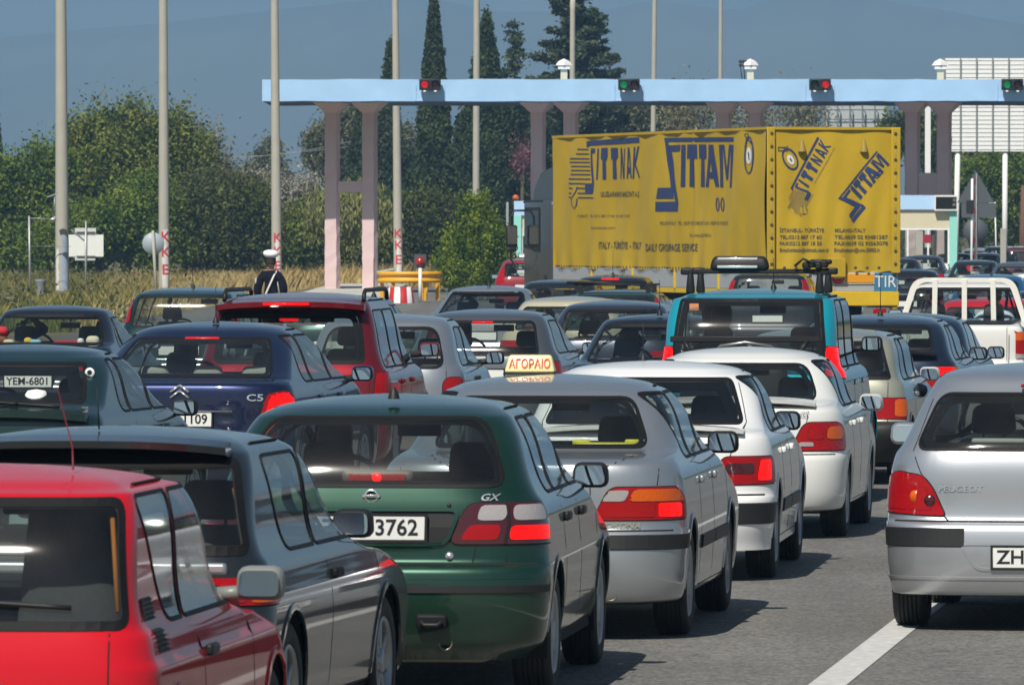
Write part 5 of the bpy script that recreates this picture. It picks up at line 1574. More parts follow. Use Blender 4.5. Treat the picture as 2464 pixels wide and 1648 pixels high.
mb = MB(); mb.rbox((0, -.0 + .012, .845), (1.36, .05, .05), .015, 2); mb.build('tailgate_sky_sheen', P_SILV2, R0)  # bright silver band paints the sky reflection on the tailgate shelf

mb = MB(); mb.tube([(-.05, .95, 1.385), (-.06, .95, 1.56)], [.004, .002], 5); mb.build('antenna', BLKPL, R0)
# 3 dark green hatchback, the middle of the picture
s = 512
c = car('hatchback', 'dark green hatchback with twin-lens tail lamps and oval plate surround', 'car', 886, S_(s), P_GREEN, L=4.12, W=.832, H=1.43, belt=.955, Wr=.565, top=1.33, rt=.38,
        cell=.022, rw=(1.01, 1.335, .66, .535), rwr=.10, seal=.018, frit=.03, sw=(.84, .74), splits=(1.20, 1.98), doors=(1.18, 1.98, 2.92), cowl=1.25, ws=.78, yaw=-0.098,
        ar=.30, pr=4.6, style='cover', mirrors=(2.62, .99), zb=(.31, .64), wb=(.75, 3.28), wr=.30,
        light=dict(poly=[(.37, .745), (.98, .745), (.98, .80), (.90, .935), (.46, .935)], base='d', r=.05,
                   lens=[('w', [(.50, .855), (.635, .855), (.655, .925), (.52, .925)], .025), ('w', [(.675, .855), (.90, .855), (.875, .925), (.675, .925)], .03), ('r', [(.42, .765), (.60, .765), (.62, .835), (.47, .835)], .025), ('R', [(.655, .765), (.93, .765), (.925, .83), (.665, .83)], .025)]),
        seams=[[(.50, .745), (.485, .66)], [(.645, .70), (.645, .66)], [(.60, .98), (.62, 1.06), (.585, 1.25)]], plate=(.82, 'ZMA-3762'), ant=(.62, .0001, 0, .05), exhaust=(.36, .28), strip=(.515, .555, BLKPL, -.0, .93))
R0 = c['root']; sh = c['sh']
# recess round the plate, lock, badges, inside stop lamp, towing hook
lseam = sh.ribbon('C', [(.642, .93), (.655, .85), (.635, .75)], .012, .016, GAP, 'light_seam', R0, False)
sh.ribbon('C', rpoly([(-.47, .745), (.36, .745), (.42, .905), (-.47, .905)], .05), .022, .014, P_GREEN, 'plate_surround', R0)
mb = MB(); vs = [sh.evX(x, z) + Vector((0, -.003, 0)) for z in (.755, .825, .895) for x in np.linspace(-.45, .40, 9)]
mb.add(vs, [(i * 9 + j, i * 9 + j + 1, (i + 1) * 9 + j + 1, (i + 1) * 9 + j) for i in range(2) for j in range(8)]); mb.build('plate_recess', BLKPL, R0)
mb = MB(); p = sh.evX(.375, .688); mb.lathe([(-.012, .0), (-.012, .016), (.004, .022)], 16, 'y', tuple(p)); mb.build('lock_barrel', SILV, R0)
mb = MB(); p = sh.evX(.37, .925); mb.lathe([(-.006, .0), (-.006, .009), (.004, .012)], 12, 'y', tuple(p)); mb.build('grommet', BLKPL, R0)
mb = MB(); p = sh.evX(-.0, .968); mb.lathe([(-.009, .026), (-.009, .034), (.004, .036)], 24, 'y', tuple(p)); mb.rbox((p.x, p.y - .006, p.z), (.085, .012, .018), .004, 1); mb.build('maker_badge', SILV, R0)
sh.print_text('NISSAN', 0, .968, .017, INK, R0, bold=True, off=.0145)
sh.print_text('GX', .555, .963, .045, SILV, R0, bold=True, sx=1.3, shear=.3)
mb = MB(); mb.rbox((.01, .30, 1.055), (.34, .06, .065), .025, 3); mb.build('stop_lamp', mat('stop_lamp_housing', (.10, .085, .075), .5), R0)
mb = MB(); mb.rbox((.01, .262, 1.052), (.27, .01, .035), .012, 2); mb.lathe([(-.004, .0), (-.004, .022), (0, .024)], 16, 'y', (.01, .258, 1.052), 1); mb.build('stop_lamp_lens', [LRED, LLIT], R0)
mb = MB(); mb.rbox((.30, -.008, .385), (.15, .03, .07), .02, 2); mb.build('tow_cover', RUBBER, R0)
mb = MB(); mb.tube([(.25, -.03, .385), (.27, -.045, .37), (.33, -.045, .37), (.35, -.03, .385)], .010, 6); mb.build('tow_hook', BLKPL, R0)
mb = MB(); mb.rbox((.32, .55, .245), (.50, .7, .13), .06, 3); mb.build('silencer', mat('dusty_steel', (.36, .32, .25), .6, .3, noise=.3), R0)
for sg in (1, -1): sh.ribbon('C', [(-.93, .59), (.93, .59)], .02, .006, P_GREEN, 'bumper_crease', R0, False) if sg > 0 else None
mb = MB(); p = sh.evX(.645, 1.06); q = sh.evX(.60, 1.22)
mb.tube([(p.x - .02, p.y + .05, p.z), (q.x, q.y + .05, q.z)], .012, 6); mb.build('seat_belt', mat('brown_webbing', (.30, .05, .01), .8), R0)

# 4 silver saloon with the roof sign
s = 445
c = car('saloon_car', 'silver saloon carrying a small cream hire sign on its roof', 'car', 1264, S_(s), P_SILV, L=4.42, W=.845, H=1.415, belt=.955, Wr=.56, top=1.325, kind='sedan', boot=.62, rt=1.08,
        cell=.024, rw=(1.025, 1.30, .62, .50), rwr=.08, seal=.018, frit=.03, sw=(1.06, 1.10), splits=(1.42, 2.18), doors=(1.35, 2.20, 3.15), cowl=1.30, ws=.80, yaw=-0.110, ar=.36, pr=4.2,
        style='cover', mirrors=(2.86, 1.0), zb=(.24, .585), wb=(.80, 3.38), wr=.30, side_strip=(.45, .53, BLKPL),
        strip=(.49, .578, BLKPL, -.0, 1.10), light=dict(poly=[(.36, .655), (.98, .655), (.98, .76), (.88, .83), (.45, .83)], r=.05,
        lens=[('w', [(.40, .755), (.53, .755), (.56, .815), (.46, .815)], .02), ('o', [(.55, .755), (.95, .755), (.86, .82), (.58, .82)], .03), ('r', [(.385, .67), (.70, .67), (.70, .75), (.40, .75)], .01), ('R', [(.72, .67), (.90, .67), (.90, .745), (.72, .745)], .01)]),
        seams=[[(.345, .60), (.345, .84), (.40, .93), (.56, .995)], [(.72, .84), (.735, .93)]], plate=(.73, 'ZHB-7720'), exhaust=(.46, .25), handles=P_SILV)
R0 = c['root']; sh = c['sh']
sh.print_text('CORONA', .50, .625, .045, mat('gold_badge', (.55, .5, .34), .3, .6), R0, bold=True, shear=.3, sx=1.15)
mb = MB(); mb.rbox((.36, .86, 1.035), (.34, .09, .035), .01, 2); mb.rbox((.22, .86, 1.05), (.10, .06, .035), .01, 2); mb.rbox((.5, .86, 1.05), (.08, .06, .04), .01, 2)
tl = mb.build('steering_lock', mat('yellow_plastic', (.55, .50, .01), .4))
tl.location = R0.location; tl.rotation_euler = R0.rotation_euler
tag(tl, 'bright yellow bar lock lying on the rear shelf of the silver saloon', 'car lock')
# the roof sign with its Greek lettering
sg_ = empty('roof_sign', (0, 0, 0)); bpy.context.view_layer.update()
M = R0.matrix_world
sg_.location = M @ Vector((-.16, 1.75, 1.412)); sg_.rotation_euler = (0, 0, -.10)
tag(sg_, 'cream hire sign with red Greek letters on the silver saloon roof', 'sign')
SIGN = mat('cream_sign', (.80, .70, .34), .35, coat=.5)
mb = MB(); mb.rbox((0, 0, .058), (.29, .12, .10), .014, 3, taper=(.82, .45)); mb.build('sign_body', SIGN, sg_)
mb = MB(); mb.rbox((0, 0, .004), (.30, .13, .012), .004, 1); mb.build('sign_base', BLKPL, sg_)
SRED = mat('sign_red', (.62, .05, .02), .5)
for y0, t in ((-.048, 1),):
    lettering('\u0391\u0393\u039f\u03a1\u0391\u0399\u039f', (0, -.050, .056), .075, SRED, sg_, up=(0, .30, 1), bold=True, width=.235)

# 5 white hatchback with the boot-edge spoiler
s = 381
c = car('hatchback', 'white fastback hatchback with red tail lamps and black bumper insert', 'car', 1534, S_(s), P_WHITE, L=4.17, W=.85, H=1.375, belt=.92, Wr=.575, top=1.285, kind='sedan', boot=.36, rt=.98,
        cell=.024, rw=(.99, 1.27, .66, .545), rwr=.05, seal=.03, frit=.07, sw=(.96, 1.02), splits=(1.30, 2.05), doors=(1.28, 2.06, 2.98), cowl=1.28, ws=.80, yaw=-0.098, ar=.34, pr=4.4,
        style='star', mirrors=(2.70, .955), zb=(.21, .54), wb=(.78, 3.32), wr=.30, side_strip=(.40, .49, BLKPL), gl=GLASSD, ant=(1.7, .22, .1, -.1),
        strip=(.36, .505, BLKPL, -.0, 1.06), light=dict(poly=[(.47, .615), (.98, .62), (.97, .79), (.53, .79)], r=.05,
        lens=[('d', [(.53, .685), (.74, .685), (.74, .75), (.56, .75)], .02), ('R', [(.76, .64), (.90, .64), (.90, .77), (.79, .77)], .02)]), seams=[[(.46, .56), (.47, .62)], [(.58, .79), (.62, .90), (.68, 1.0), (.60, 1.24)]], plate=(.70, 'ZHA-5518'), handles=P_WHITE)
R0 = c['root']; sh = c['sh']
lip(sh, .66, .965, .18, P_WHITE, R0, .045, 'spoiler', .028, .012)

# 6 white saloon ahead of it
s = 335
c = car('saloon_car', 'white rounded saloon with orange-red tail lamps and silver-backed mirror', 'car', 1756, S_(s), P_WHITE2, L=4.1, W=.81, H=1.365, belt=.93, Wr=.545, top=1.275, kind='sedan', boot=.50, rt=.98,
        cell=.027, rw=(.985, 1.25, .62, .50), rwr=.10, seal=.018, frit=.04, sw=(.98, 1.04), splits=(1.30, 2.02), doors=(1.26, 2.04, 2.95), cowl=1.22, ws=.80, yaw=-0.115, ar=.42, pr=3.8,
        style='cover', mirrors=(2.66, .93), zb=(.24, .60), wb=(.80, 3.20), wr=.28, mir_mat=mat('pale_mirror_shell', (.45, .46, .45), .35, dust=.2),
        light=dict(poly=[(.43, .64), (.98, .64), (.96, .80), (.85, .84), (.53, .84)], r=.06, base='r',
        lens=[('o', [(.70, .72), (.90, .72), (.90, .81), (.72, .81)], .04), ('w', [(.47, .655), (.60, .655), (.60, .70), (.49, .70)], .02), ('r', [(.55, .72), (.68, .72), (.68, .81), (.57, .81)], .02)]), seams=[[(.42, .62), (.43, .64)], [(.55, .84), (.565, .92), (.585, .965)]], plate=(.74, 'ZKB-3904'), handles=P_WHITE2)
R0 = c['root']; sh = c['sh']
lip(sh, .60, .985, .16, P_WHITE2, R0, .08, 'spoiler', .022, .03)
sh.print_text('accent GS', .44, .90, .055, mat('grey_badge', (.22, .22, .22), .5), R0, shear=.35, off=.008)

# 7 silver hatchback right
s = 436
c = car('hatchback', 'bright silver hatchback with large wedge tail lamps standing alone across the lane line', 'car', 2503, S_(s), P_SILV2, L=4.2, W=.87, H=1.475, belt=1.0, Wr=.60, top=1.345, rt=.44,
        cell=.022, rw=(1.00, 1.315, .73, .60), rwr=.09, seal=.016, frit=.05, sw=(.72, .84), splits=(1.24, 2.02), doors=(1.26, 2.02, 2.95), cowl=1.15, ws=.95, yaw=-.13, ar=.30, pr=4.6,
        style='star', mirrors=(2.58, 1.03), zb=(.23, .60), wb=(.72, 3.33), wr=.315, mir_mat=P_SILV2, tail=[(-.1, .60), (.50, .60), (.55, .66), (.74, 1.0), (.60, 1.34), (-.1, 1.34)],
        light=dict(poly=[(.53, .64), (1.0, .66), (1.0, .84), (.84, .885), (.66, .86), (.60, .79)], r=[.02, .04, .04, .05, .04, .04],
        lens=[('r', [(.60, .67), (.97, .68), (.97, .80), (.64, .80)], .03)]), seams=[[(.0, .607), (.50, .607), (.545, .645)], [(.67, .865), (.735, 1.0), (.66, 1.28)]], plate=(.415, 'ZHP-4371', (.52, .115)), handles=P_SILV2)
R0 = c['root']; sh = c['sh']
sh.print_text('PEUGEOT', -.445, .79, .046, SILV, R0, bold=True, sx=1.25)
for sg in (1, -1):
    sh.ribbon('C', rpoly([(.42, .523), (1.20, .523)], 0), .115, .012, BLKPL, 'bumper_strip', R0, False, sg)
    p = sh.evC(sg * .76, .78); mb = MB()
    mb.lathe([(-.014, .0), (-.014, .035), (-.0, .042)], 18, 'y', (sg * .69, p.y - .03, .745)); mb.build('lens', LORG, R0)
    mb = MB(); mb.lathe([(-.014, .0), (-.014, .03), (-.0, .036)], 18, 'y', (sg * .615, sh.evX(.615, .73).y - .004, .725)); mb.build('lens', LDRK, R0)
sh.ribbon('C', rpoly([(-.35, .35), (.35, .35), (.44, .49), (-.44, .49)], .04), .02, .010, P_SILV2, 'plate_surround', R0)
sh.ribbon('C', [(-1.1, .30), (1.1, .30)], .018, .010, P_SILV2, 'bumper_crease', R0, False)
mb = MB(); mb.rbox((0, sh.evX(0, .675).y - .01, .675), (.18, .03, .035), .012, 2); mb.build('tailgate_handle', CHROME, R0)
mb = MB(); mb.rbox((0, .40, 1.355), (.26, .04, .022), .006, 1); mb.build('stop_lamp', LRED, R0)
mb = MB(); mb.rbox((-.26, .52, 1.045), (.30, .16, .03), .012, 2); mb.build('parcel_shelf', mat('shelf_grey', (.3, .31, .3), .7), R0)
for sg in (1, -1):
    sh.ribbon('Y', [(.75, 1.40), (2.3, 1.40)], .02, .002, GAP, 'roof_gutter', R0, False, sg)
for k in ():
    pass

# 8 dark green hatchback on the left edge
s = 352
c = car('hatchback', 'deep green fastback hatchback with wide rear pillar and big boot spoiler', 'car', -60, S_(s), P_GREEN2, L=4.2, W=.85, H=1.42, belt=.95, Wr=.575, top=1.33, kind='sedan', boot=.40, rt=1.05,
        cell=.027, rw=(1.03, 1.30, .66, .56), rwr=.04, seal=.03, frit=.08, sw=(1.16, 1.22), splits=(1.42, 2.12), doors=(1.40, 2.13, 3.05), cowl=1.2, ws=.8, yaw=-0.165, ar=.30, pr=5,
        mirrors=(2.74, .955), zb=(.25, .56), wb=(.78, 3.35), wiper=1.02, gl=GLASSC, light=dict(poly=[(.45, .66), (.98, .66), (.98, .82), (.45, .82)]), plate=(.72, 'YEZ-1180'))
lip(c['sh'], .74, .945, .22, P_GREEN2, c['root'], .02, 'spoiler', .05, .02)
p = c['sh'].evX(.52, 1.24)
mb = MB(); mb.lathe([(-.004, .018), (-.004, .034), (.0, .035)], 20, 'y', (.60, p.y - .0, 1.235)); st = mb.build('window_sticker', PLATEW, c['root']); st.scale = (1, 1, 1)
mb = MB(); mb.lathe([(0, .13), (.02, .125), (.02, .085), (.08, .082), (.11, .06), (.12, .0)], 20, 'z', (0, 0, 0)); 
hat = mb.build('straw_hat', mat('white_hat', (.8, .8, .76), .8)); bpy.context.view_layer.update()
hat.location = c['root'].matrix_world @ Vector((.285, .62, 1.005)); tag(hat, 'white brimmed hat lying on the rear shelf of the deep green fastback', 'hat')

# 9 navy saloon
s = 305
c = car('saloon_car', 'navy saloon with chevron badge and tall roof aerial', 'car', 428, S_(s), P_NAVY, L=4.6, W=.885, H=1.485, belt=1.0, Wr=.585, top=1.385, kind='sedan', boot=.34, rt=1.05,
        cell=.026, rw=(1.055, 1.36, .69, .56), rwr=.06, seal=.02, frit=.04, sw=(1.10, 1.12), splits=(1.45, 2.30), doors=(1.42, 2.30, 3.25), cowl=1.2, ws=.95, yaw=-0.155, ar=.34, pr=4.4, seats='grey',
        mirrors=(2.95, 1.04), zb=(.27, .60), wb=(.85, 3.60), wr=.315, mir_mat=P_NAVY, ant=(1.45, .26, .05, .02), handles=P_NAVY,
        light=dict(poly=[(.62, .70), (1.02, .70), (1.02, .90), (.86, .955), (.70, .93)], r=.03, lens=[('R', [(.68, .76), (.98, .76), (.98, .89), (.86, .94), (.72, .915)], .02), ('w', [(.64, .71), (.95, .71), (.95, .745), (.66, .745)], .01)]), seams=[[(.62, .62), (.615, .72)], [(.70, .94), (.72, 1.02), (.67, 1.2)]], plate=(.73, 'ZMX-1109'))
R0 = c['root']; sh = c['sh']
mb = MB(); mb.rbox((-.0, .99, 1.352), (.28, .04, .028), .008, 1); mb.build('stop_lamp', LLIT, R0)
mb = MB()
for k in (0, .045):
    for sg in (1, -1):
        pts = [sh.evX(sg * a, .90 + k + b) + Vector((0, -.012, 0)) for a, b in ((.075, 0), (0, .055))]
        mb.tube(pts, .010, 5)
mb.build('chevron_badge', SILV, R0)
sh.print_text('C5', .60, .90, .075, SILV, R0, bold=True, sx=1.5)
sh.ribbon('C', [(-.40, .815), (.45, .815)], .03, .012, P_NAVY, 'plate_lip', R0, False)
mb = MB(); p = sh.evX(0, .80); mb.rbox((.02, p.y - .02, .795), (.82, .02, .012), .004, 1); mb.build('chrome_strip', CHROME, R0)
for x in (-.42, .02, .42):
    mb = MB(); mb.rbox((x, 1.12, 1.06), (.26, .10, .15), .05, 3, taper=(.9, .8)); mb.build('headrest', mat('pale_grey_cloth', (.30, .31, .28), .9), R0)

# 10 crimson off-roader
s = 281
c = car('offroad_car', 'crimson estate car with black roof rails and a rear roof-edge lamp', 'car', 690, S_(s), P_CRIM, L=4.4, W=.875, H=1.68, belt=1.03, Wr=.625, top=1.54, rt=.30, kind='hatch',
        cell=.036, rw=(1.08, 1.52, .665, .61), rwr=.08, seal=.035, frit=.05, sw=(.42, .52), splits=(1.25, 2.05), doors=(1.22, 2.05, 2.98), cowl=1.15, ws=.72, yaw=-0.090, ar=.22, pr=6, rails=True, rear_seats=True,
        mirrors=(2.80, 1.16), zb=(.34, .68), wb=(.80, 3.42), wr=.34, mir_mat=P_CRIM, gl=GLASS, handles=P_CRIM, ant=(2.3, .32, 0, .5),
        light=dict(poly=[(.74, .80), (.98, .80), (.98, 1.0), (.76, 1.0)]), plate=(.80, ''))
R0 = c['root']; sh = c['sh']
lip(sh, .64, 1.565, .20, P_CRIM, R0, .12, 'roof_spoiler', .045, .03)
mb = MB(); mb.rbox((-.02, .115, 1.59), (.40, .03, .022), .006, 1); mb.build('stop_lamp', LLIT, R0)
mb = MB(); mb.rbox((-.02, .32, 1.46), (.16, .04, .04), .01, 2); mb.build('stop_lamp', LLIT, R0)
mb = MB(); p = sh.evX(.60, 1.1); q = sh.evX(.56, 1.4)
mb.tube([(p.x, p.y + .06, p.z), (q.x, q.y + .06, q.z)], .014, 6); mb.build('seat_belt', MATS['orange_webbing'], R0)

# 11 small silver hatchback
s = 256
c = car('hatchback', 'small silver rounded hatchback with oval red lamp and black mirror shell', 'car', 910, S_(s), P_SILV, L=3.72, W=.795, H=1.43, belt=.93, Wr=.56, top=1.31, rt=.38,
        cell=.036, rw=(.93, 1.30, .62, .52), rwr=.12, seal=.03, sw=(.62, .80), splits=(1.25,), doors=(1.35, 2.42), cowl=1.05, ws=.75, yaw=-0.105, ar=.34, pr=4,
        mirrors=(2.25, .99), zb=(.25, .58), wb=(.6, 2.98), wr=.28, light=dict(poly=rpoly([(.60, .62), (.86, .62), (.86, .84), (.60, .84)], .12, 6), r=0), plate=(.5, ''))
# 12 grey hatchback
s = 232
c = car('hatchback', 'slate grey hatchback with lit upper lamp and curved rear side glass', 'car', 1150, S_(s), P_GREYM, L=3.9, W=.84, H=1.40, belt=.93, Wr=.57, top=1.285, rt=.40,
        cell=.04, rw=(.93, 1.27, .62, .55), rwr=.07, seal=.03, sw=(.60, .82), splits=(1.45,), doors=(1.5, 2.6), cowl=1.15, ws=.78, yaw=-.13, ar=.3, pr=4.6,
        mirrors=(2.38, .97), zb=(.25, .58), wb=(.68, 3.1), gl=GLASSC, light=dict(poly=[(.52, .66), (.95, .66), (.95, .86), (.52, .86)]), plate=(.72, ''))
mb = MB(); mb.rbox((-.0, .385, 1.262), (.22, .04, .026), .006, 1); mb.build('stop_lamp', LLIT, c['root'])
mb = MB(); mb.rbox((-.02, .16, 1.30), (1.0, .02, .012), .004, 1)

# 13 teal off-roader with the carriers
s = 298
c = car('offroad_car', 'tall teal off-road car with ski carrier and bars on its roof', 'car', 1797, S_(s), P_TEAL, L=3.85, W=.80, H=1.745, belt=1.10, Wr=.605, top=1.66, rt=.38,
        cell=.026, rw=(1.16, 1.665, .64, .585), rwr=.03, seal=.03, frit=.05, sw=(.50, .56), splits=(1.12, 1.90), doors=(1.12, 1.90, 2.72), cowl=1.05, ws=.55, yaw=-0.125, ar=.20, pr=6.5,
        mirrors=(2.52, 1.27), zb=(.42, .70), wb=(.78, 3.05), wr=.36, gl=GLASS, ant=(1.3, .22, 0, .10), handles=CHROME, style='star',
        light=dict(poly=[(.625, 1.045), (.90, 1.02), (.87, 1.27), (.625, 1.28)], base='R', r=.02), plate=(.80, ''))
R0 = c['root']; sh = c['sh']
RB = empty('roof_carrier', tuple(R0.location), R0.rotation_euler[2], 'black roof bars with a silver-striped ski holder on the teal off-roader', 'roof rack')
for y in (.72, 1.55):
    mb = MB(); mb.rbox((0, y, 1.885), (1.16, .06, .035), .008, 1); mb.build('cross_bar', BLKPL, RB)
    for sg in (1, -1):
        mb = MB(); mb.rbox((sg * .53, y, 1.80), (.075, .09, .19), .02, 2, taper=(.55, .7)); mb.rbox((sg * .555, y, 1.885), (.11, .07, .055), .015, 2); mb.build('bar_foot', BLKPL, RB)
mb = MB(); mb.rbox((-.125, .72, 1.955), (.50, .12, .115), .04, 3, taper=(.88, .6)); sc_o = mb.build('ski_holder', BLKPL, RB)
for z in (1.925, 1.99):
    mb = MB(); mb.rbox((-.14, .658 + (.02 if z > 1.95 else 0), z), (.33, .014, .022), .004, 1); mb.build('silver_stripe', mat('polished_strip', (.85, .86, .87), .25, .6), sc_o)
mb = MB()
for k in range(4): mb.rbox((.42 + .05 * k, .72, 1.935 + .012 * (k % 2)), (.06, .14, .06), .015, 1)
mb.tube([(.33, .66, 1.93), (.40, .65, 1.99), (.50, .66, 1.94), (.44, .66, 1.91)], .012, 6)
mb.rbox((.54, .72, 1.965), (.18, .07, .04), .015, 2)
mb.build('locking_gear', BLKPL, RB)
BR = empty('bicycle_rack', tuple(R0.location), R0.rotation_euler[2], 'dark steel bar rack strapped across the back of the teal off-roader', 'bike rack')
mb = MB(); mb.rbox((0, -.10, 1.345), (1.22, .04, .05), .008, 1); mb.build('rack_bar', BLKPL, BR)
for sg in (1, -1):
    mb = MB(); mb.tube([(sg * .50, -.09, 1.33), (sg * .46, -.14, 1.27), (sg * .42, -.10, 1.20), (sg * .40, .0, 1.1)], .022, 7); mb.build('rack_arm', BLKPL, BR)
mb = MB(); mb.tube([(-.3, -.05, 1.20), (-.2, -.10, 1.29), (0, -.11, 1.32), (.2, -.10, 1.29), (.3, -.05, 1.20)], .016, 7); mb.build('rack_hoop', mat('steel_tube', (.3, .3, .3), .3, .8), BR)
mb = MB(); p = sh.evX(-.46, 1.60); mb.rbox((p.x, p.y - .004, 1.60), (.075, .004, .055), .001, 1); mb.build('window_sticker', mat('orange_sticker', (.6, .25, .12), .5), R0)
mb = MB(); mb.rbox((0, .0, .82), (.66, .16, .66), .2, 4); mb.build('spare_wheel_cover', BLKPL, R0)

# 14 olive saloon
s = 276
c = car('saloon_car', 'boxy sage beige saloon with orange and red square lamps', 'car', 1958, S_(s), P_OLIVE, L=4.05, W=.80, H=1.36, belt=.90, Wr=.575, top=1.27, kind='hatch', boot=.55, rt=.36,
        cell=.036, rw=(.93, 1.24, .66, .56), rwr=.03, seal=.03, sw=(.62, .80), splits=(1.15, 1.95), doors=(1.12, 1.95, 2.86), cowl=1.2, ws=.62, yaw=-.14, ar=.16, pr=7, mirrors=(2.60, .925), zb=(.36, .54), wb=(.7, 3.1), wr=.28,
        bump_paint=BLKPL, light=dict(poly=[(.52, .58), (.84, .58), (.84, .76), (.52, .76)], r=.01, base='r', lens=[('o', [(.70, .60), (.83, .60), (.83, .75), (.70, .75)], .01)]), plate=(.66, ''), mir_mat=mat('pale_mirror_shell'), handles=CHROME)
# 15 dark teal hatchback
s = 255
c = car('hatchback', 'blue-black hatchback with green-tinted tailgate and lit upper lamp beside the sage saloon', 'car', 2092, S_(s), P_DBLUE, L=4.1, W=.83, H=1.42, belt=.98, Wr=.575, top=1.32, rt=.42,
        cell=.038, rw=(1.10, 1.31, .60, .53), rwr=.05, seal=.03, sw=(.66, .90), splits=(1.2, 1.98), doors=(1.2, 1.98, 2.9), cowl=1.2, ws=.8, yaw=-.14, ar=.28, pr=5, mirrors=(2.64, 1.02), zb=(.28, .58), wb=(.72, 3.25),
        light=dict(poly=[(.50, .74), (.96, .74), (.96, .93), (.50, .93)], lens=[('R', [(.52, .85), (.80, .85), (.80, .92), (.52, .92)]), ('o', [(.82, .76), (.95, .76), (.95, .92), (.82, .92)])]), plate=(.7, ''), ant=(.70, .36, 0, .04))
mb = MB(); mb.rbox((0, .46, 1.305), (.20, .03, .022), .006, 1); mb.build('stop_lamp', LLIT, c['root'])
lip(c['sh'], .62, 1.07, .10, P_BLACKB, c['root'], .04, 'spoiler', .025, .01)
# 16 navy hatchback
s = 238
c = car('hatchback', 'plain navy hatchback with rounded rear glass directly below the white pickup tailgate', 'car', 2150, S_(s), P_DBLUE, L=4.0, W=.83, H=1.38, belt=.93, Wr=.57, top=1.28, rt=.45,
        cell=.04, rw=(.98, 1.265, .62, .54), rwr=.08, seal=.05, frit=.05, sw=(.66, .92), splits=(1.5,), doors=(1.5, 2.7), cowl=1.2, ws=.8, yaw=-.14, ar=.3, pr=4.5, mirrors=(2.5, .95), zb=(.28, .58), wb=(.72, 3.2),
        light=dict(poly=[(.50, .70), (.95, .70), (.95, .88), (.50, .88)]), plate=(.7, ''))
# ------------------------------------------------------------------ cars farther up the queue (coarser shells, same build)
def far(name, label, px, s, pnt, H=1.40, kind='sedan', W=.83, L=4.1, cell=.06, lit=None, lz=(.68, .84), lc=(.48, .95), d=None, **k):
    cfg = dict(L=L, W=W, H=H, belt=.93, kind=kind, cell=cell, seal=.03, doors=(1.25, 2.05, 2.95), splits=(1.3, 2.05), cowl=1.2, ws=.8, yaw=-.12, detail=1,
               wb=(.75, 3.3), wr=.30, zb=(.26, .56), light=dict(poly=[(lc[0], lz[0]), (lc[1], lz[0]), (lc[1], lz[1]), (lc[0], lz[1])], base='R' if lit else 'r', r=.02), plate=(.70, ''), headlamp=False)
    if kind == 'sedan': cfg.update(boot=.5, rt=1.0, rw=(1.0, H - .14, .62, .50), sw=(1.05, 1.28))
    else: cfg.update(rt=.40, rw=(.98, H - .14, .63, .53), sw=(.62, .86), rslope=.28)
    cfg.update(k)
    cat = {'saloon_car': 'car', 'hatchback': 'car', 'estate_car': 'car', 'people_carrier': 'car'}.get(name, 'car')
    return car(name, label, cat, px, d or FPX / s, pnt, **cfg)
# left column
c = far('saloon_car', 'blue-black saloon with soft toys lying along its rear window', 82, 222, P_BLACKB, H=1.40, lz=(.70, .86), gl=GLASSC, yaw=-.12, detail=1, cell=.045, plate=(.585, 'YEM-6801', (.52, .125), -.07), rw=(.985, 1.285, .66, .56), rt=.95, boot=.55)
TR = c['root']; bpy.context.view_layer.update(); TM = TR.matrix_world.copy()
toy_root = lambda name, label, x, z=0: empty(name, tuple(TM @ Vector((x, .82, .95 + z))), TR.rotation_euler[2], label, 'soft toy')
t = toy_root('toy_bear', 'brown and white soft toy bear with red cap lying in the rear window', -.55)
mb = MB(); mb.rbox((0, 0, .07), (.20, .14, .13), .06, 3); mb.build('torso', mat('brown_plush', (.22, .10, .05), .95), t)
mb = MB(); mb.rbox((.05, -.02, .17), (.13, .12, .10), .05, 3); mb.build('cap', mat('red_plush', (.45, .02, .03), .95), t)
mb = MB(); mb.rbox((-.12, 0, .05), (.15, .12, .09), .04, 3); mb.rbox((.12, -.02, .04), (.13, .12, .08), .04, 3); mb.build('paws', mat('cream_plush', (.62, .58, .42), .95), t)['kind'] = 'stuff'
t = toy_root('toy_duck', 'small yellow and pale blue soft toy in the middle of the rear window', -.14)
mb = MB(); mb.rbox((0, 0, .04), (.14, .1, .08), .035, 3); mb.build('torso', mat('blue_plush', (.25, .50, .62), .95), t)
mb = MB(); mb.rbox((-.08, 0, .06), (.09, .09, .08), .035, 3); mb.build('head', mat('yellow_plush', (.68, .45, .04), .95), t)
t = toy_root('toy_clown', 'red bodied soft toy with cream head lying at the right of the rear window', .30)
mb = MB(); mb.rbox((-.08, 0, .035), (.30, .1, .07), .03, 3); mb.build('torso', MATS['red_plush'], t)
mb = MB(); mb.rbox((.20, 0, .06), (.15, .12, .12), .05, 3); mb.build('head', MATS['cream_plush'], t)
mb = MB(); mb.rbox((.07, -.03, .05), (.07, .1, .09), .03, 3); mb.build('ruff', PLATEW, t)

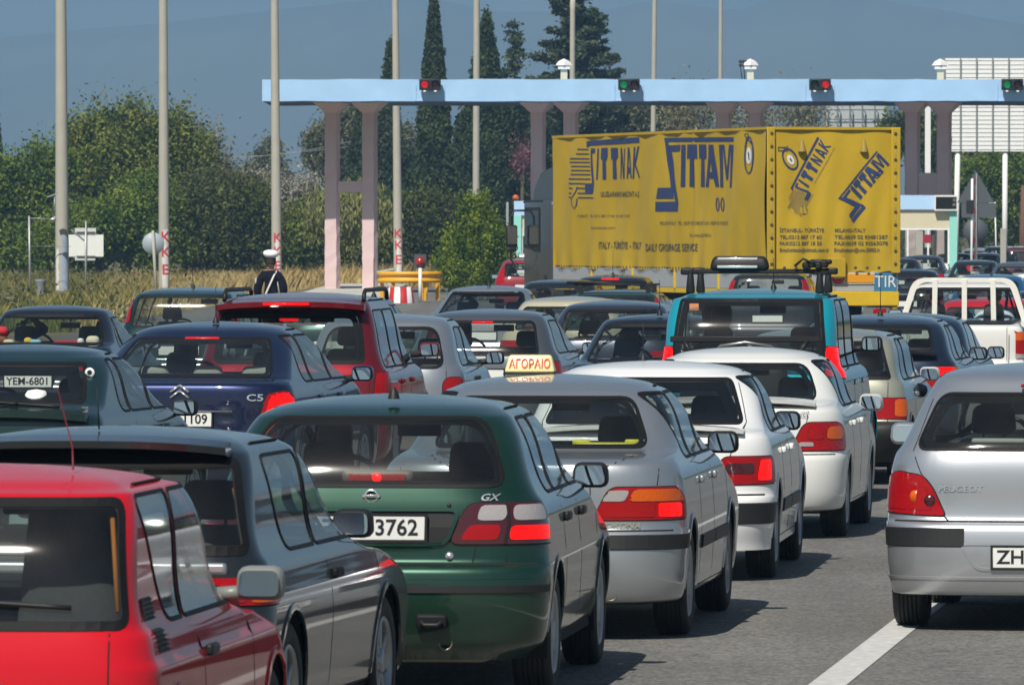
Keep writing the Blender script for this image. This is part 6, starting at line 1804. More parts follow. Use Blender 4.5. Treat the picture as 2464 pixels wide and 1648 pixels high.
far('estate_car', 'dark teal estate with roof rails seen over the blue-black saloon and the verge', 428, 190, P_GREEN2, H=1.50, kind='hatch', lz=(1.05, 1.34), lc=(.66, .90), L=4.4, detail=1, cell=.05, rw=(1.0, 1.38, .64, .56), rt=.30, top=1.40, ant=(1.2, .36, .3), W=.86, ar=.22, pr=6)
far('hatchback', 'dark teal small car mostly hidden behind the crimson estate', 800, 182, P_GREEN2, H=1.36, kind='hatch', cell=.06)
far('saloon_car', 'pale blue-grey saloon with big tinted rear window beside the pink columns', 1150, 167, P_SILV, H=1.42, kind='sedan', boot=.35, rt=1.0, cell=.05, rw=(.98, 1.32, .66, .55), ant=(1.3, .0001, 0), W=.87, gl=GLASSD)
far('hatchback', 'charcoal hatchback with a roof-edge spoiler in front of the truck cab', 1336, 143, P_BLACKB, H=1.40, kind='hatch', cell=.06, rt=.35, ant=None)
lip_c = far('hatchback', 'dark blue hatchback with lit upper lamp alongside the yellow truck trailer', 1463, 140, P_BLACKB, H=1.46, kind='hatch', cell=.06, rt=.38, ant=(.8, .40, 0), gl=GLASSC, rw=(.98, 1.35, .60, .52))
mb = MB(); mb.rbox((0, .36, 1.385), (.30, .03, .03), .006, 1); mb.build('stop_lamp', LLIT, lip_c['root'])
c = far('estate_car', 'dark green estate carrying ski bars on its roof', 1471, 166, P_GREEN, H=1.37, kind='hatch', cell=.055, lz=(.98, 1.24), lc=(.62, .90), W=.82, ar=.22, pr=6, rt=.28, top=1.27, rw=(.95, 1.25, .58, .53), L=4.3)
q = empty('roof_bars', tuple(c['root'].location), c['root'].rotation_euler[2], 'black ski bars lying across the dark green estate roof', 'roof rack')
for y in (.9, 1.7):
    mb = MB(); mb.rbox((-.05, y, 1.43), (1.18, .05, .03), .01, 1); mb.build('cross_bar', BLKPL, q)
    for sg in (1, -1): mb = MB(); mb.box((sg * .5 - .05, y, 1.37), (.07, .08, .12)); mb.build('bar_foot', BLKPL, q)
mb = MB(); mb.tube([(-.75, .85, 1.46), (.42, .95, 1.455)], .022, 8); mb.build('ski_pair', BLKPL, q)
far('saloon_car', 'cream car showing only its pale roof behind the blue-grey hatchback', 1350, 192, P_CREAM, H=1.39, kind='hatch', cell=.06, yaw=-.12)
far('hatchback', 'blue-grey hatchback with broad rounded roof in the middle of the queue', 1462, 210, P_GREYB, H=1.415, kind='hatch', cell=.05, rt=.45, rw=(.97, 1.30, .62, .55), W=.85, detail=1)
c = far('saloon_car', 'dark saloon with aqua green boot lid directly left of the teal off-roader', 1562, 255, P_BLACKB, H=1.42, kind='sedan', cell=.045, boot=.42, rt=.95, rw=(.985, 1.31, .68, .56), gl=GLASSC, ant=(1.2, .3, .05, -.02), W=.84)
# the aqua lid
mb = MB(); shq = c['sh']; vs = []; rows = np.linspace(.62, .925, 7); cols = np.linspace(-.60, .60, 17)
for z in rows:
    for x in cols: p = shq.evX(x, z); vs.append((p.x, p.y - .005, p.z))
mb.add(vs, [(i * 17 + j, i * 17 + j + 1, (i + 1) * 17 + j + 1, (i + 1) * 17 + j) for i in range(6) for j in range(16)], 0, True); mb.build('boot_lid', P_AQUA, c['root'])
far('estate_car', 'dark grey estate with high red lamps right behind the truck', 1846, 139.5, P_BLACKB, H=1.52, kind='hatch', cell=.06, lz=(1.10, 1.36), lc=(.60, .90), rt=.24, top=1.42, rw=(.98, 1.40, .56, .54), W=.86, ar=.2, pr=6)
# right side, ahead of the pickup
far('hatchback', 'red car seen through the rear glass of the white pickup', 2372, 187, P_RED, H=1.36, kind='hatch', cell=.06)
far('saloon_car', 'navy car cut by the right picture edge beside the pickup', 2500, 176, P_DBLUE, H=1.40, kind='sedan', cell=.07)
far('hatchback', 'metallic bright blue car beyond the white pickup roof', 2378, 128, P_BLUE, H=1.40, kind='hatch', cell=.06, ant=(1.0, .3, 0, .0), W=.80)
far('saloon_car', 'white car at the right picture edge above the bright blue one', 2505, 119, P_WHITE, H=1.38, kind='sedan', cell=.08)
far('saloon_car', 'dark saloon half hidden by the right rear edge of the truck', 2176, 116, P_BLACKB, H=1.42, kind='sedan', cell=.07)
far('saloon_car', 'grey-black car, second along the right side of the truck', 2155, 82, P_DGREY, H=1.42, kind='sedan', cell=.08, yaw=-.10)
far('hatchback', 'slate car with open dark windows just left of the lit black saloon', 2216, 75.5, P_GREYB, H=1.44, kind='hatch', cell=.08, yaw=-.10)
c = far('saloon_car', 'black saloon with both rear lamps lit queuing at the turquoise booth', 2293, 68.5, P_BLACKB, H=1.44, kind='sedan', cell=.08, lit=True, lz=(.80, 1.0), yaw=-.09)
mb = MB(); mb.rbox((-.05, .93, 1.33), (.40, .04, .05), .01, 1); mb.build('stop_lamp', LLIT, c['root'])
far('saloon_car', 'silver saloon with lit lamp to the right of the lit black saloon', 2366, 66.5, P_SILV, H=1.42, kind='sedan', cell=.08, lit=True, lz=(.80, .98), yaw=-.09)
far('estate_car', 'pale silver long car behind the silver saloon at the booth', 2352, 62, P_SILV2, H=1.55, kind='hatch', cell=.09, yaw=-.08)
far('people_carrier', 'grey high-backed car with dark lamp near the square concrete post', 2408, 65, P_GREYM, H=1.66, kind='hatch', cell=.08, rt=.3, top=1.53, rw=(1.0, 1.5, .62, .56), yaw=-.09)
far('people_carrier', 'maroon high-backed car at the right picture edge in the far queue', 2455, 70, P_MAR, H=1.68, kind='hatch', cell=.08, rt=.3, top=1.55, rw=(1.0, 1.5, .62, .56), lit=True, yaw=-.09)
far('hatchback', 'dark grey hatchback squeezed between the lit black saloon and the concrete post', 2345, 86, P_DGREY, H=1.40, kind='hatch', cell=.08, lit=True, yaw=-.09)
far('saloon_car', 'pale grey saloon behind the white pickup, right of the concrete post', 2446, 92, P_GREYM, H=1.40, kind='sedan', cell=.08, yaw=-.09)
# left lane by the cab
far('hatchback', 'red hatchback with tall lamp partly hidden by the bush', 1262, 89, paint('dark_red_paint', (.26, .006, .012), 0, .45), H=1.46, kind='hatch', cell=.07, lz=(.80, 1.20), lc=(.55, .92), rt=.5, yaw=-.02)
far('estate_car', 'white car beside the truck cab below the left booth', 1262, 71, P_WHITE, H=1.44, kind='hatch', cell=.08, yaw=-.02)

# ------------------------------------------------------------------ white pickup with the headboard frame
s = 200; PW = paint('pickup_white', (.70, .70, .67), 0, .45, dust=.45)
c = car('pickup_truck', 'old white pickup with white barred frame behind its cab', 'pickup', 2303, S_(s), PW, L=4.7, W=.82, H=1.60, belt=1.06, Wr=.60, top=1.50, kind='sedan', boot=2.05, rt=2.30, cell=.04,
        rw=(1.11, 1.50, .70, .60), rwr=.08, seal=.04, sw=(2.42, 2.60), doors=(2.35, 3.35), splits=(), cowl=.95, ws=.55, yaw=-.10, ar=.10, pr=12, wb=(1.0, 3.85), wr=.32, zb=(.40, .62), gl=GLASSC, rear_seats=False,
        light=dict(poly=[(.70, .68), (.84, .68), (.84, 1.0), (.70, 1.0)], r=.01, lens=[('o', [(.705, .90), (.835, .90), (.835, .995), (.705, .995)], .005), ('w', [(.705, .685), (.835, .685), (.835, .735), (.705, .735)], .005)]), plate=(.55, ''), detail=1, mirrors=(3.15, 1.18), tail=None)
R0 = c['root']
FRM = mat('frame_white', (.76, .75, .68), .55, noise=.10, nscale=20)
def flat_bar(p, q, w, parent, name, dep=.05):
    p, q = Vector(p), Vector(q); t = (q - p).normalized(); n = t.cross(Vector((0, 1, 0))).normalized() * w / 2; y = Vector((0, dep / 2, 0))
    mb = MB(); vs = [p - n - y, p + n - y, q + n - y, q - n - y, p - n + y, p + n + y, q + n + y, q - n + y]
    mb.add(vs, [(0, 1, 2, 3), (7, 6, 5, 4), (0, 4, 5, 1), (1, 5, 6, 2), (2, 6, 7, 3), (3, 7, 4, 0)]); return mb.build(name, FRM, parent)
mb = MB(); pl = [(-.80, 1.06), (-.70, 1.38), (-.60, 1.58), (-.50, 1.63), (0, 1.65), (.50, 1.63), (.60, 1.58), (.70, 1.38), (.80, 1.06)]
pl = dense(rpoly([(-.80, 1.05), (-.61, 1.62), (.61, 1.62), (.80, 1.05)], [0, .16, .16, 0], 6), .2)
N_ = len(pl) - 1
pi_ = [(-.70, 1.10)] ; 
outer = rpoly([(-.80, 1.05), (-.62, 1.64), (.62, 1.64), (.80, 1.05)], [.001, .16, .16, .001], 8); inner = rpoly([(-.715, 1.11), (-.555, 1.585), (.555, 1.585), (.715, 1.11)], [.001, .12, .12, .001], 8)
m = len(outer); vs = []
for y in (1.98, 2.03):
    vs += [(a, y, b) for a, b in outer] + [(a, y, b) for a, b in inner]
fs = []
for i in range(m):
    j = (i + 1) % m
    fs += [(i, j, m + j, m + i), (2 * m + i, 3 * m + i, 3 * m + j, 2 * m + j), (i, 2 * m + i, 2 * m + j, j), (m + i, m + j, 3 * m + j, 3 * m + i)]
mb = MB(); mb.add(vs, fs); mb.build('headboard_frame', FRM, R0)
for x in (-.36, .01, .37): flat_bar((x, 1.97, 1.08), (x * .97, 1.97, 1.62), .062, R0, 'frame_bar')
mb = MB(); mb.rbox((-.52, 2.36, 1.16), (.13, .01, .05), .002, 1); mb.build('window_sticker', PLATEW, R0)
mb = MB(); mb.rbox((-.47, 2.40, 1.40), (.07, .008, .07), .02, 2); mb.build('window_sticker', mat('butterfly_sticker', (.75, .42, .25), .5), R0)
for x in (.60, -.60):
    mb = MB(); mb.box((x, -.012, .85), (.007, .02, .42)); mb.build('panel_gap', GAP, R0)

# ------------------------------------------------------------------ the yellow truck
TX, TY, TA = W_(2003, 135), 135.0, .285
YT = mat('yellow_tarpaulin', (.49, .325, .007), .66, noise=.22, nscale=.9, bump=.35, bscale=3.5, bdist=.03, coat=.1)
INKB = mat('tarpaulin_blue', (.025, .045, .14), .6); INKG = mat('tarpaulin_faded_ink', (.085, .085, .065), .7); GREYB = mat('side_board_grey', (.36, .38, .40), .6, noise=.08, nscale=2)
YB = mat('chassis_yellow', (.68, .45, .015), .5, noise=.15); EYE = mat('eyelet', (.10, .08, .04), .6)
tk = empty('articulated_lorry', (TX, TY, 0), TA, 'articulated lorry with yellow lettered tarpaulin trailer and grey cab, above the queue', 'lorry')
TZ0, TZ1, TWH, TLn = 1.50, 4.06, 1.25, 13.4
def side_off(u, z):                                            # how far the cloth bulges outward at length u
    h = (z - TZ0) / (TZ1 - TZ0)
    return .035 * math.sin(u * 1.15 + .6) * math.sin(math.pi * h) + .018 * math.sin(u * 3.7 + 3 * h) + .005 * math.sin(u * 9 + 8 * h * h) + .03 * math.exp(-h * 9) * math.sin(u * 6) + .02 * math.exp(-((u - 4.3) / .06)**2)
def back_off(x, z):
    h = (z - TZ0) / (TZ1 - TZ0)
    return .030 * math.sin(x * 2.2 + 1) * math.sin(math.pi * h) + .022 * math.sin(x * 6.5 + 2.5 * h) * (1 - .5 * h) + .014 * math.sin(x * 15 - 5 * h) * (1 - h) + .02 * math.exp(-h * 9) * math.sin(x * 12)
mb = MB(); nu, nz = 150, 30; vs = []
for j in range(nz + 1):
    for i in range(nu + 1):
        u = TLn * i / nu; z = TZ0 + (TZ1 - TZ0) * j / nz; zt = z + (-.03 * abs(math.sin(u * 5.2)) if j == 0 else 0)
        vs.append((-TWH - side_off(u, z), u, zt))
mb.add(vs, [(j * (nu + 1) + i, (j + 1) * (nu + 1) + i, (j + 1) * (nu + 1) + i + 1, j * (nu + 1) + i + 1) for j in range(nz) for i in range(nu)], 0, True)
mb.build('side_tarpaulin', YT, tk)
mb = MB(); mb.box((TWH, TLn / 2, (TZ0 + TZ1) / 2), (.03, TLn, TZ1 - TZ0)); mb.build('side_tarpaulin', YT, tk)
mb = MB(); nu2 = 70; vs = []
for j in range(nz + 1):
    for i in range(nu2 + 1):
        x = -TWH + .02 + (2 * TWH - .04) * i / nu2; z = TZ0 + (TZ1 - TZ0) * j / nz
        vs.append((x, -.03 - back_off(x, z), z + (-.05 * abs(math.sin(x * 6)) if j == 0 else 0)))
mb.add(vs, [(j * (nu2 + 1) + i, j * (nu2 + 1) + i + 1, (j + 1) * (nu2 + 1) + i + 1, (j + 1) * (nu2 + 1) + i) for j in range(nz) for i in range(nu2)], 0, True)
mb.build('rear_tarpaulin', YT, tk)
mb = MB(); mb.box((0, TLn / 2 - .02, TZ1), (2 * TWH + .05, TLn + .1, .05)); mb.build('roof_tarpaulin', YT, tk)
mb = MB(); mb.box((0, TLn, (TZ0 + TZ1) / 2), (2 * TWH, .04, TZ1 - TZ0)); mb.build('front_tarpaulin', YT, tk)
# corner flaps, lacing, flap at the foot
for x0, x1 in ((-1.27, -1.12), (1.10, 1.27)):
    mb = MB(); mb.rbox(((x0 + x1) / 2, -.075, (TZ0 + TZ1) / 2 - .02), (x1 - x0, .03, TZ1 - TZ0 + .06), .012, 2); mb.build('corner_flap', YT, tk)
for x in (-1.185, 1.17):
    for k in range(11):
        mb = MB(); z = TZ0 + .12 + k * .235; mb.lathe([(-.012, .014), (-.012, .03), (0, .032)], 8, 'y', (x, -.092, z)); mb.build('eyelet', EYE, tk)
        if k < 10: mb = MB(); mb.rbox((x, -.097, z + .117), (.012, .008, .12), .003, 1); mb.build('lacing_cord', mat('cord_grey', (.4, .37, .25), .8), tk)
for k in range(9):
    mb = MB(); mb.lathe([(-.01, .0), (-.01, .03), (0, .032)], 8, 'y', (-.95 + k * .225, -.105, TZ0 + .05)); mb.build('eyelet', EYE, tk)
for k in range(110):
    u = .06 + k * .121; mb = MB(); mb.box((-TWH - .035 - side_off(u, TZ0 + .03), u, TZ0 + .02), (.015, .035, .04)); mb.build('eyelet', EYE, tk)
mb = MB(); mb.rbox((.04, -.12, TZ0 + .05), (.34, .025, .34), .01, 2); mb.build('loose_flap', YT, tk)
for x in (-.60, .58):
    mb = MB(); mb.lathe([(.0, .075), (.10, .055), (.20, .022), (.23, .010)], 12, 'z', (x, -.06, TZ1 - .42)); mb.build('vent_cone', mat('vent_cone_yellow', (.30, .22, .04), .6), tk)
# boards, bumper, chassis
for k in range(5):
    mb = MB(); y0 = .10 + k * 2.66; mb.rbox((-TWH + .01, y0 + 1.32, (TZ0 + 1.16) / 2), (.05, 2.62, TZ0 - 1.16), .006, 1); mb.build('side_board', GREYB, tk)
    if k: mb = MB(); mb.box((-TWH - .02, y0 - .01, (TZ0 + 1.16) / 2), (.05, .05, TZ0 - 1.14)); mb.build('stanchion', YB, tk)
mb = MB(); mb.rbox((0, .02, 1.30), (2.50, .06, .36), .008, 1); mb.build('rear_board', GREYB, tk)
mb = MB(); mb.rbox((-TWH + .02, 6.7, 1.11), (.06, 13.2, .10), .006, 1); mb.build('side_rail', YB, tk)
mb = MB(); mb.rbox((0, -.02, .99), (2.50, .10, .26), .012, 1); mb.build('rear_beam', YB, tk)
mb = MB(); mb.box((0, 6.7, 1.0), (1.0, 13.2, .22)); mb.build('chassis', DARK, tk)
mb = MB(); mb.rbox((0, -.02, .55), (2.40, .10, .12), .02, 1); mb.build('under_run_bar', BLKM, tk)
for sx in (-1, 1):
    mb = MB(); mb.box((sx * 1.18, .0, .86), (.09, .07, .50)); mb.build('mudguard_stay', YB, tk)
    mb = MB(); mb.rbox((sx * .80, -.04, .76), (.52, .05, .16), .02, 2); mb.build('lamp_bar', CHROME, tk)
    mb = MB(); mb.rbox((sx * .88, -.075, .76), (.24, .03, .11), .01, 1); mb.build('tail_light', LRED, tk)
tmw, rmw = wheel_meshes(.50, 'spoke')
for y in (2.2, 3.5, 4.8, 12.2, 15.0):
    for sx in (-1, 1):
        for q in ((.0,) if y < 10 or y > 15 else (.0, .28)):
            w = empty('wheel'); w.parent = tk; w.location = (sx * (1.08 - q), y, .50); w.rotation_euler = (0, 0, 0 if sx > 0 else math.pi); w.scale = (1.4, 1, 1)
            inst('tyre', tmw, w); inst('rim', rmw, w)
# rear plates
mb = MB(); mb.lathe([(-.012, .0), (-.012, .115), (.0, .12)], 24, 'y', (.10, -.02, 1.375)); o = mb.build('speed_disc', REDP, tk)
mb = MB(); mb.box((.10, -.04, 1.375), (.17, .006, .035)); mb.build('disc_bar', WHITEP, o)
mb = MB(); mb.box((.50, -.02, 1.36), (.60, .02, .21)); o = mb.build('warning_plate', mat('plate_cream', (.6, .55, .4), .5), tk)
mb = MB(); mb.box((.50, -.035, 1.36), (.54, .01, .15)); mb.build('reflective_face', mat('reflective_orange', (.78, .33, .01), .4), o)
mb = MB(); mb.box((1.0, -.02, 1.29), (.42, .02, .33)); o = mb.build('tir_plate', mat('tir_blue', (.05, .20, .36), .45), tk)
lettering('TIR', (1.0, -.036, 1.29), .30, PLATEW, o, sx=.95)
mb = MB(); mb.box((-.13, -.02, 1.17), (.33, .02, .09)); o = mb.build('maker_plate', mat('plate_ochre', (.45, .38, .2), .5), tk)
lettering('TIREX', (-.13, -.034, 1.17), .075, INK, o, bold=True, sx=1.2)
# printing
def stroke(pts, w):
    L = []; R_ = []
    for i, p in enumerate(pts):
        a = np.array(pts[max(i - 1, 0)], float); b = np.array(pts[min(i + 1, len(pts) - 1)], float); t = (b - a) / max(np.linalg.norm(b - a), 1e-9)
        q = np.array((-t[1], t[0])) * w / 2; L.append(tuple(np.array(p) + q)); R_.append(tuple(np.array(p) - q))
    return [[L[i], L[i + 1], R_[i + 1], R_[i]] for i in range(len(pts) - 1)]
def rect_(a, b, c_, d_): return [(a, b), (c_, b), (c_, d_), (a, d_)]
def oval(cx, cy, rx, ry, w, n=28):
    out = []
    for i in range(n):
        t0, t1 = 2 * math.pi * i / n, 2 * math.pi * (i + 1) / n
        out.append([(cx + rx * math.cos(t0), cy + ry * math.sin(t0)), (cx + rx * math.cos(t1), cy + ry * math.sin(t1)), (cx + (rx - w) * math.cos(t1), cy + (ry - w) * math.sin(t1)), (cx + (rx - w) * math.cos(t0), cy + (ry - w) * math.sin(t0))])
    return out
NAK = [[(430, 185), (1010, 140), (1012, 200), (455, 235)], [(428, 185), (460, 200), (455, 235), (440, 252), (428, 250)],
       [(465, 265), (515, 265), (515, 312), (482, 322)], [(462, 275), (482, 300), (492, 480), (505, 655), (485, 655), (472, 480)], [(415, 655), (505, 650), (500, 740), (490, 765), (418, 767)],
       [(540, 268), (558, 268), (553, 608), (530, 608)], [(592, 262), (662, 258), (658, 350), (648, 395), (592, 388), (588, 350)], [(608, 390), (640, 390), (638, 608), (606, 608)],
       [(690, 260), (758, 258), (755, 360), (738, 395), (690, 388)], [(705, 390), (736, 390), (733, 605), (700, 605)],
       [(785, 260), (800, 260), (832, 600), (818, 600)], [(833, 265), (845, 265), (834, 600), (824, 560)], [(785, 262), (797, 330), (790, 600), (775, 600)],
       [(886, 255), (903, 255), (912, 360), (896, 330)], [(896, 300), (907, 300), (927, 595), (912, 595)], [(886, 255), (898, 300), (880, 598), (862, 598)], [(872, 472), (918, 472), (921, 540), (866, 540)],
       [(955, 250), (972, 250), (950, 600), (935, 600)], [(994, 242), (1009, 242), (970, 452), (955, 450)], [(955, 440), (970, 440), (1009, 592), (994, 592)]]
for y, xa, xb in ((275, 335, 445), (325, 322, 450), (378, 245, 455), (418, 243, 460), (463, 265, 465), (508, 268, 468), (553, 262, 470), (603, 240, 472), (653, 240, 420), (705, 245, 295), (705, 340, 418), (760, 247, 282), (762, 350, 490), (805, 245, 275), (810, 352, 502)):
    NAK.append([(xa, y - 6), (xb, y - 3), (xb, y + 8), (xa, y + 6)])
NAK += stroke([(345, 690), (335, 740), (305, 790), (280, 820), (290, 890), (318, 935), (335, 895), (345, 820)], 9)
TAM = [[(1290, 148), (2050, 141), (2050, 187), (1328, 192)], [(1290, 150), (1330, 190), (1326, 240), (1402, 700), (1366, 700)], [(1236, 703), (1368, 700), (1402, 700), (1408, 820), (1218, 822)],
       [(1338, 232), (1475, 225), (1470, 295), (1372, 302)], [(1338, 234), (1368, 300), (1366, 330), (1455, 855), (1420, 840)], [(1212, 857), (1420, 855), (1455, 850), (1450, 962), (1208, 962)],
       [(1487, 225), (1530, 225), (1525, 690), (1478, 690)], [(1548, 222), (1638, 222), (1635, 378), (1543, 378)], [(1572, 376), (1612, 376), (1606, 690), (1560, 690)],
       [(1655, 222), (1748, 222), (1742, 378), (1652, 374)], [(1680, 372), (1718, 376), (1715, 690), (1672, 690)],
       [(1775, 225), (1806, 225), (1790, 420), (1755, 600), (1775, 690), (1728, 690)][:0] or [(1775, 225), (1838, 225), (1850, 360), (1768, 360)], [(1768, 358), (1802, 400), (1786, 525), (1774, 690), (1728, 690)], [(1802, 400), (1768, 358), (1850, 358)], [(1802, 400), (1850, 358), (1880, 690), (1843, 690), (1815, 525)], [(1786, 525), (1815, 525), (1836, 600), (1788, 600)],
       [(1893, 225), (1927, 225), (1927, 695), (1893, 695)], [(2015, 225), (2050, 225), (2046, 695), (2013, 695)], [(1926, 225), (1944, 225), (1983, 610), (1960, 610)], [(1998, 225), (2016, 225), (1983, 610), (1960, 610)]]
OO = oval(1862, 885, 22, 76, 13) + oval(1916, 885, 22, 76, 13)
DROP = oval(2236, 340, 46, 208, 15) + stroke([(2212, 150), (2196, 260)], 14) + stroke([(2214, 150), (2262, 210)], 14); DROPL = oval(2208, 120, 22, 24, 8)
DROPW = [[(2236 + 24 * math.cos(t), 345 + 95 * math.sin(t)) for t in np.linspace(0, 2 * math.pi, 20)[:-1]]]; DROPS = [[(2229, 310), (2240, 310), (2246, 395), (2238, 395)]]
def subdiv(polys):
    "split long polygons so they follow the cloth"
    out = []
    for p in polys:
        if len(p) == 4:
            a, b, c_, d_ = [np.array(q, float) for q in p]
            nu_ = max(1, int(max(np.linalg.norm(b - a), np.linalg.norm(c_ - d_)) / 45)); nv = max(1, int(max(np.linalg.norm(d_ - a), np.linalg.norm(c_ - b)) / 45))
            for i in range(nu_):
                for j in range(nv):
                    f = lambda u, v: tuple((a * (1 - u) + b * u) * (1 - v) + (d_ * (1 - u) + c_ * u) * v)
                    out.append([f(i / nu_, j / nv), f((i + 1) / nu_, j / nv), f((i + 1) / nu_, (j + 1) / nv), f(i / nu_, (j + 1) / nv)])
        else: out.append(p)
    return out
def side_map(X, Y):
    px = 1320 + X * .2168; py = 300 + Y * .2168
    # solve for the point of the left side seen at that column
    t = (px - 1232) / FPX; ca, sa = math.cos(TA), math.sin(TA)
    # world = T + R(-w, u):  x = TX + (-w)*ca - u*sa ; y = TY + (-w)*sa + u*ca
    u = (TX - TWH * ca - t * (TY - TWH * sa)) / (sa + t * ca)
    y = TY - TWH * sa + u * ca
    return u, Z_(py, y)
def put(polys, m, fn, off, name='printed_logo', sub=True):
    mb = MB()
    for p in polys:
        for t in fine(p):
            vs = [fn(*q, off) for q in t]; mb.add(vs, [tuple(range(len(vs)))])
    return mb.build(name, m, tk)
def fside(X, Y, off):
    u, z = side_map(X, Y); return (-TWH - side_off(u, z) - off, u, z)
put(NAK, INKB, fside, .009); put(TAM, INKB, fside, .009); put(OO, INKB, fside, .009); put(DROP, INKB, fside, .010); put(DROPL, INKG, fside, .010); put(DROPW, PLATEW, fside, .009, sub=False); put(DROPS, INKB, fside, .013)
def text_on(s, cx, cy, w, h, m, fn, rot=0.0, off=.009, bold=False):
    v, f = text_mesh(s, 1.0, bold); xs = [p[0] for p in v]; ys = [p[1] for p in v]
    k = w / (max(xs) - min(xs)); q = h / .73; c_, s_ = math.cos(rot), math.sin(rot)
    P_ = [fn(cx + x * k * c_ - (-y) * q * s_ * 1.0, cy + x * k * s_ + (-y) * q * c_, off) for x, y in v]
    return mesh_obj('lettering', P_, f, m, tk)
for s_, cx, cy, w, h, m_ in (('ULUSLARARASI NAKL\u0130YAT A.\u015e.', 795, 775, 420, 58, INKG), ('TURKEY  TEL: 0212 887 17 60  FAX 887 18 55', 620, 1015, 560, 30, INKG), ('Email:sittnak.com.tr', 605, 1145, 235, 30, INKG),
                     ('MILANO/ITALY  TEL: 0039 02 93481287  FAX: 0039 02 93563078', 1625, 1095, 745, 42, INKG), ('Email:sittam@20002.it', 1676, 1228, 240, 36, INKG),
                     ('ITALY - T\u00dcRK\u0130YE - ITALY', 795, 1345, 470, 78, INKG), ('DAILY GROUPAGE SERVICE', 1370, 1368, 550, 84, INKG)):
    text_on(s_, cx, cy, w, h, m_, fside, bold=h > 50)
# the rear cloth: pixels of a crop (1820..2200, 290..760) onto the face
def fback(X, Y, off):
    x = -TWH + (X - 50) / (1168 - 50) * 2 * TWH; z = TZ1 - (Y - 58) / (1190 - 58) * (TZ1 - TZ0 + .02)
    return (x, -.03 - back_off(x, z) - off, z)
def tf(polys, ox_, oy_, sx, sy, ang, tx, ty):
    c_, s_ = math.cos(ang), math.sin(ang); out = []
    for p in polys: out.append([(tx + (x - ox_) * sx * c_ + (y - oy_) * sy * s_, ty - (x - ox_) * sx * s_ + (y - oy_) * sy * c_) for x, y in p])
    return out
put(tf(NAK, 430, 185, .80, .30, math.radians(59.5), 248, 532), INKB, fback, .010, sub=False)
put(tf(TAM, 1290, 150, .66, .28, math.radians(48.5), 645, 612), INKB, fback, .010, sub=False)
put(oval(978, 435, 17, 17, 7) + oval(1003, 407, 17, 17, 7), INKB, fback, .010, sub=False)
c5, s5 = math.cos(math.radians(32)), math.sin(math.radians(32)); rt5 = lambda polys, cx, cy: [[(cx + (x - cx) * c5 + (y - cy) * s5, cy - (x - cx) * s5 + (y - cy) * c5) for x, y in p] for p in polys]
put(rt5(oval(245, 300, 62, 95, 15), 245, 300), INKB, fback, .010, sub=False); put(rt5([[(245 + 26 * math.cos(t), 308 + 44 * math.sin(t)) for t in np.linspace(0, 6.283, 18)[:-1]]], 245, 300), PLATEW, fback, .010, sub=False)
put(rt5([rect_(240, 295, 252, 322)], 245, 300), INKB, fback, .014, sub=False); put([rect_(140, 205, 225, 213), rect_(140, 205, 148, 238), rect_(140, 231, 225, 238), rect_(217, 195, 225, 238)], INKG, fback, .010, sub=False)
for s_, cx, cy, w in (('\u0130STANBUL- T\u00dcRK\u0130YE', 342, 865, 375), ('TEL:0212 887 17 60', 333, 918, 356), ('FAX:0212 887 18 55', 333, 968, 356), ('Email:sittnak@sittnak.com.tr', 365, 1020, 420),
                      ('MILANO-ITALY', 750, 865, 265), ('TEL:0039 02 93481287', 843, 918, 456), ('FAX:0039 02 93563078', 843, 968, 456), ('Email:sittam@uno.20002.it', 810, 1020, 392)):
    text_on(s_, cx, cy, w, 30, INKG, fback, off=.010, bold=True)
text_on('ULUSLARARASI NAKL\u0130YAT A.\u015e.', 535, 350, 330, 13, INKG, fback, rot=-math.radians(59.5), off=.010)
# cab
CB = mat('cab_grey', (.042, .05, .058), .5, metal=.1, coat=.6, dust=.3)
mb = MB(); mb.rbox((0, 14.85, 1.85), (2.34, 1.9, 1.95), .10, 3); mb.build('cab_body', CB, tk)
mb = MB(); mb.prism([(14.0, 2.80), (15.6, 2.80), (15.45, 3.10), (15.0, 3.38), (14.0, 3.50)], -1.02, 1.02, axis='x'); mb.build('roof_deflector', CB, tk)
mb = MB(); mb.rbox((0, 15.15, 2.79), (2.30, 1.4, .07), .02, 1); mb.build('sun_visor', BLKM, tk)
mb = MB(); mb.prism([(14.62, 1.85), (15.62, 1.95), (15.59, 2.62), (14.62, 2.62)], -1.195, -1.178, axis='x'); mb.build('cab_window', GLASS, tk)
mb = MB(); mb.prism([(14.57, 1.80), (15.67, 1.88), (15.62, 2.68), (14.57, 2.68)], -1.182, -1.172, axis='x'); mb.build('window_frame', BLKM, tk)
mb = MB(); mb.tube([(-1.15, 15.7, 2.62), (-1.36, 15.75, 2.62), (-1.44, 15.75, 2.5), (-1.44, 15.75, 1.65), (-1.28, 15.75, 1.45), (-1.15, 15.6, 1.45)], .022, 7); mo = mb.build('mirror_arm', BLKM, tk)
mb = MB(); mb.rbox((-1.42, 15.75, 2.10), (.24, .10, .46), .04, 2); mb.rbox((-1.42, 15.75, 1.84), (.20, .10, .10), .03, 2); mh = mb.build('mirror', BLKM, tk)
mb = MB(); mb.box((-1.42, 15.69, 2.12), (.19, .01, .34)); mb.build('mirror_glass', MIRROR, mh)
mb = MB(); mb.box((0, 13.9, .95), (.9, 5.4, .22)); mb.build('tractor_chassis', DARK, tk)
mb = MB(); mb.rbox((-1.175, 14.2, 1.3), (.02, .18, .08), .01, 1); mb.build('door_handle', BLKM, tk)
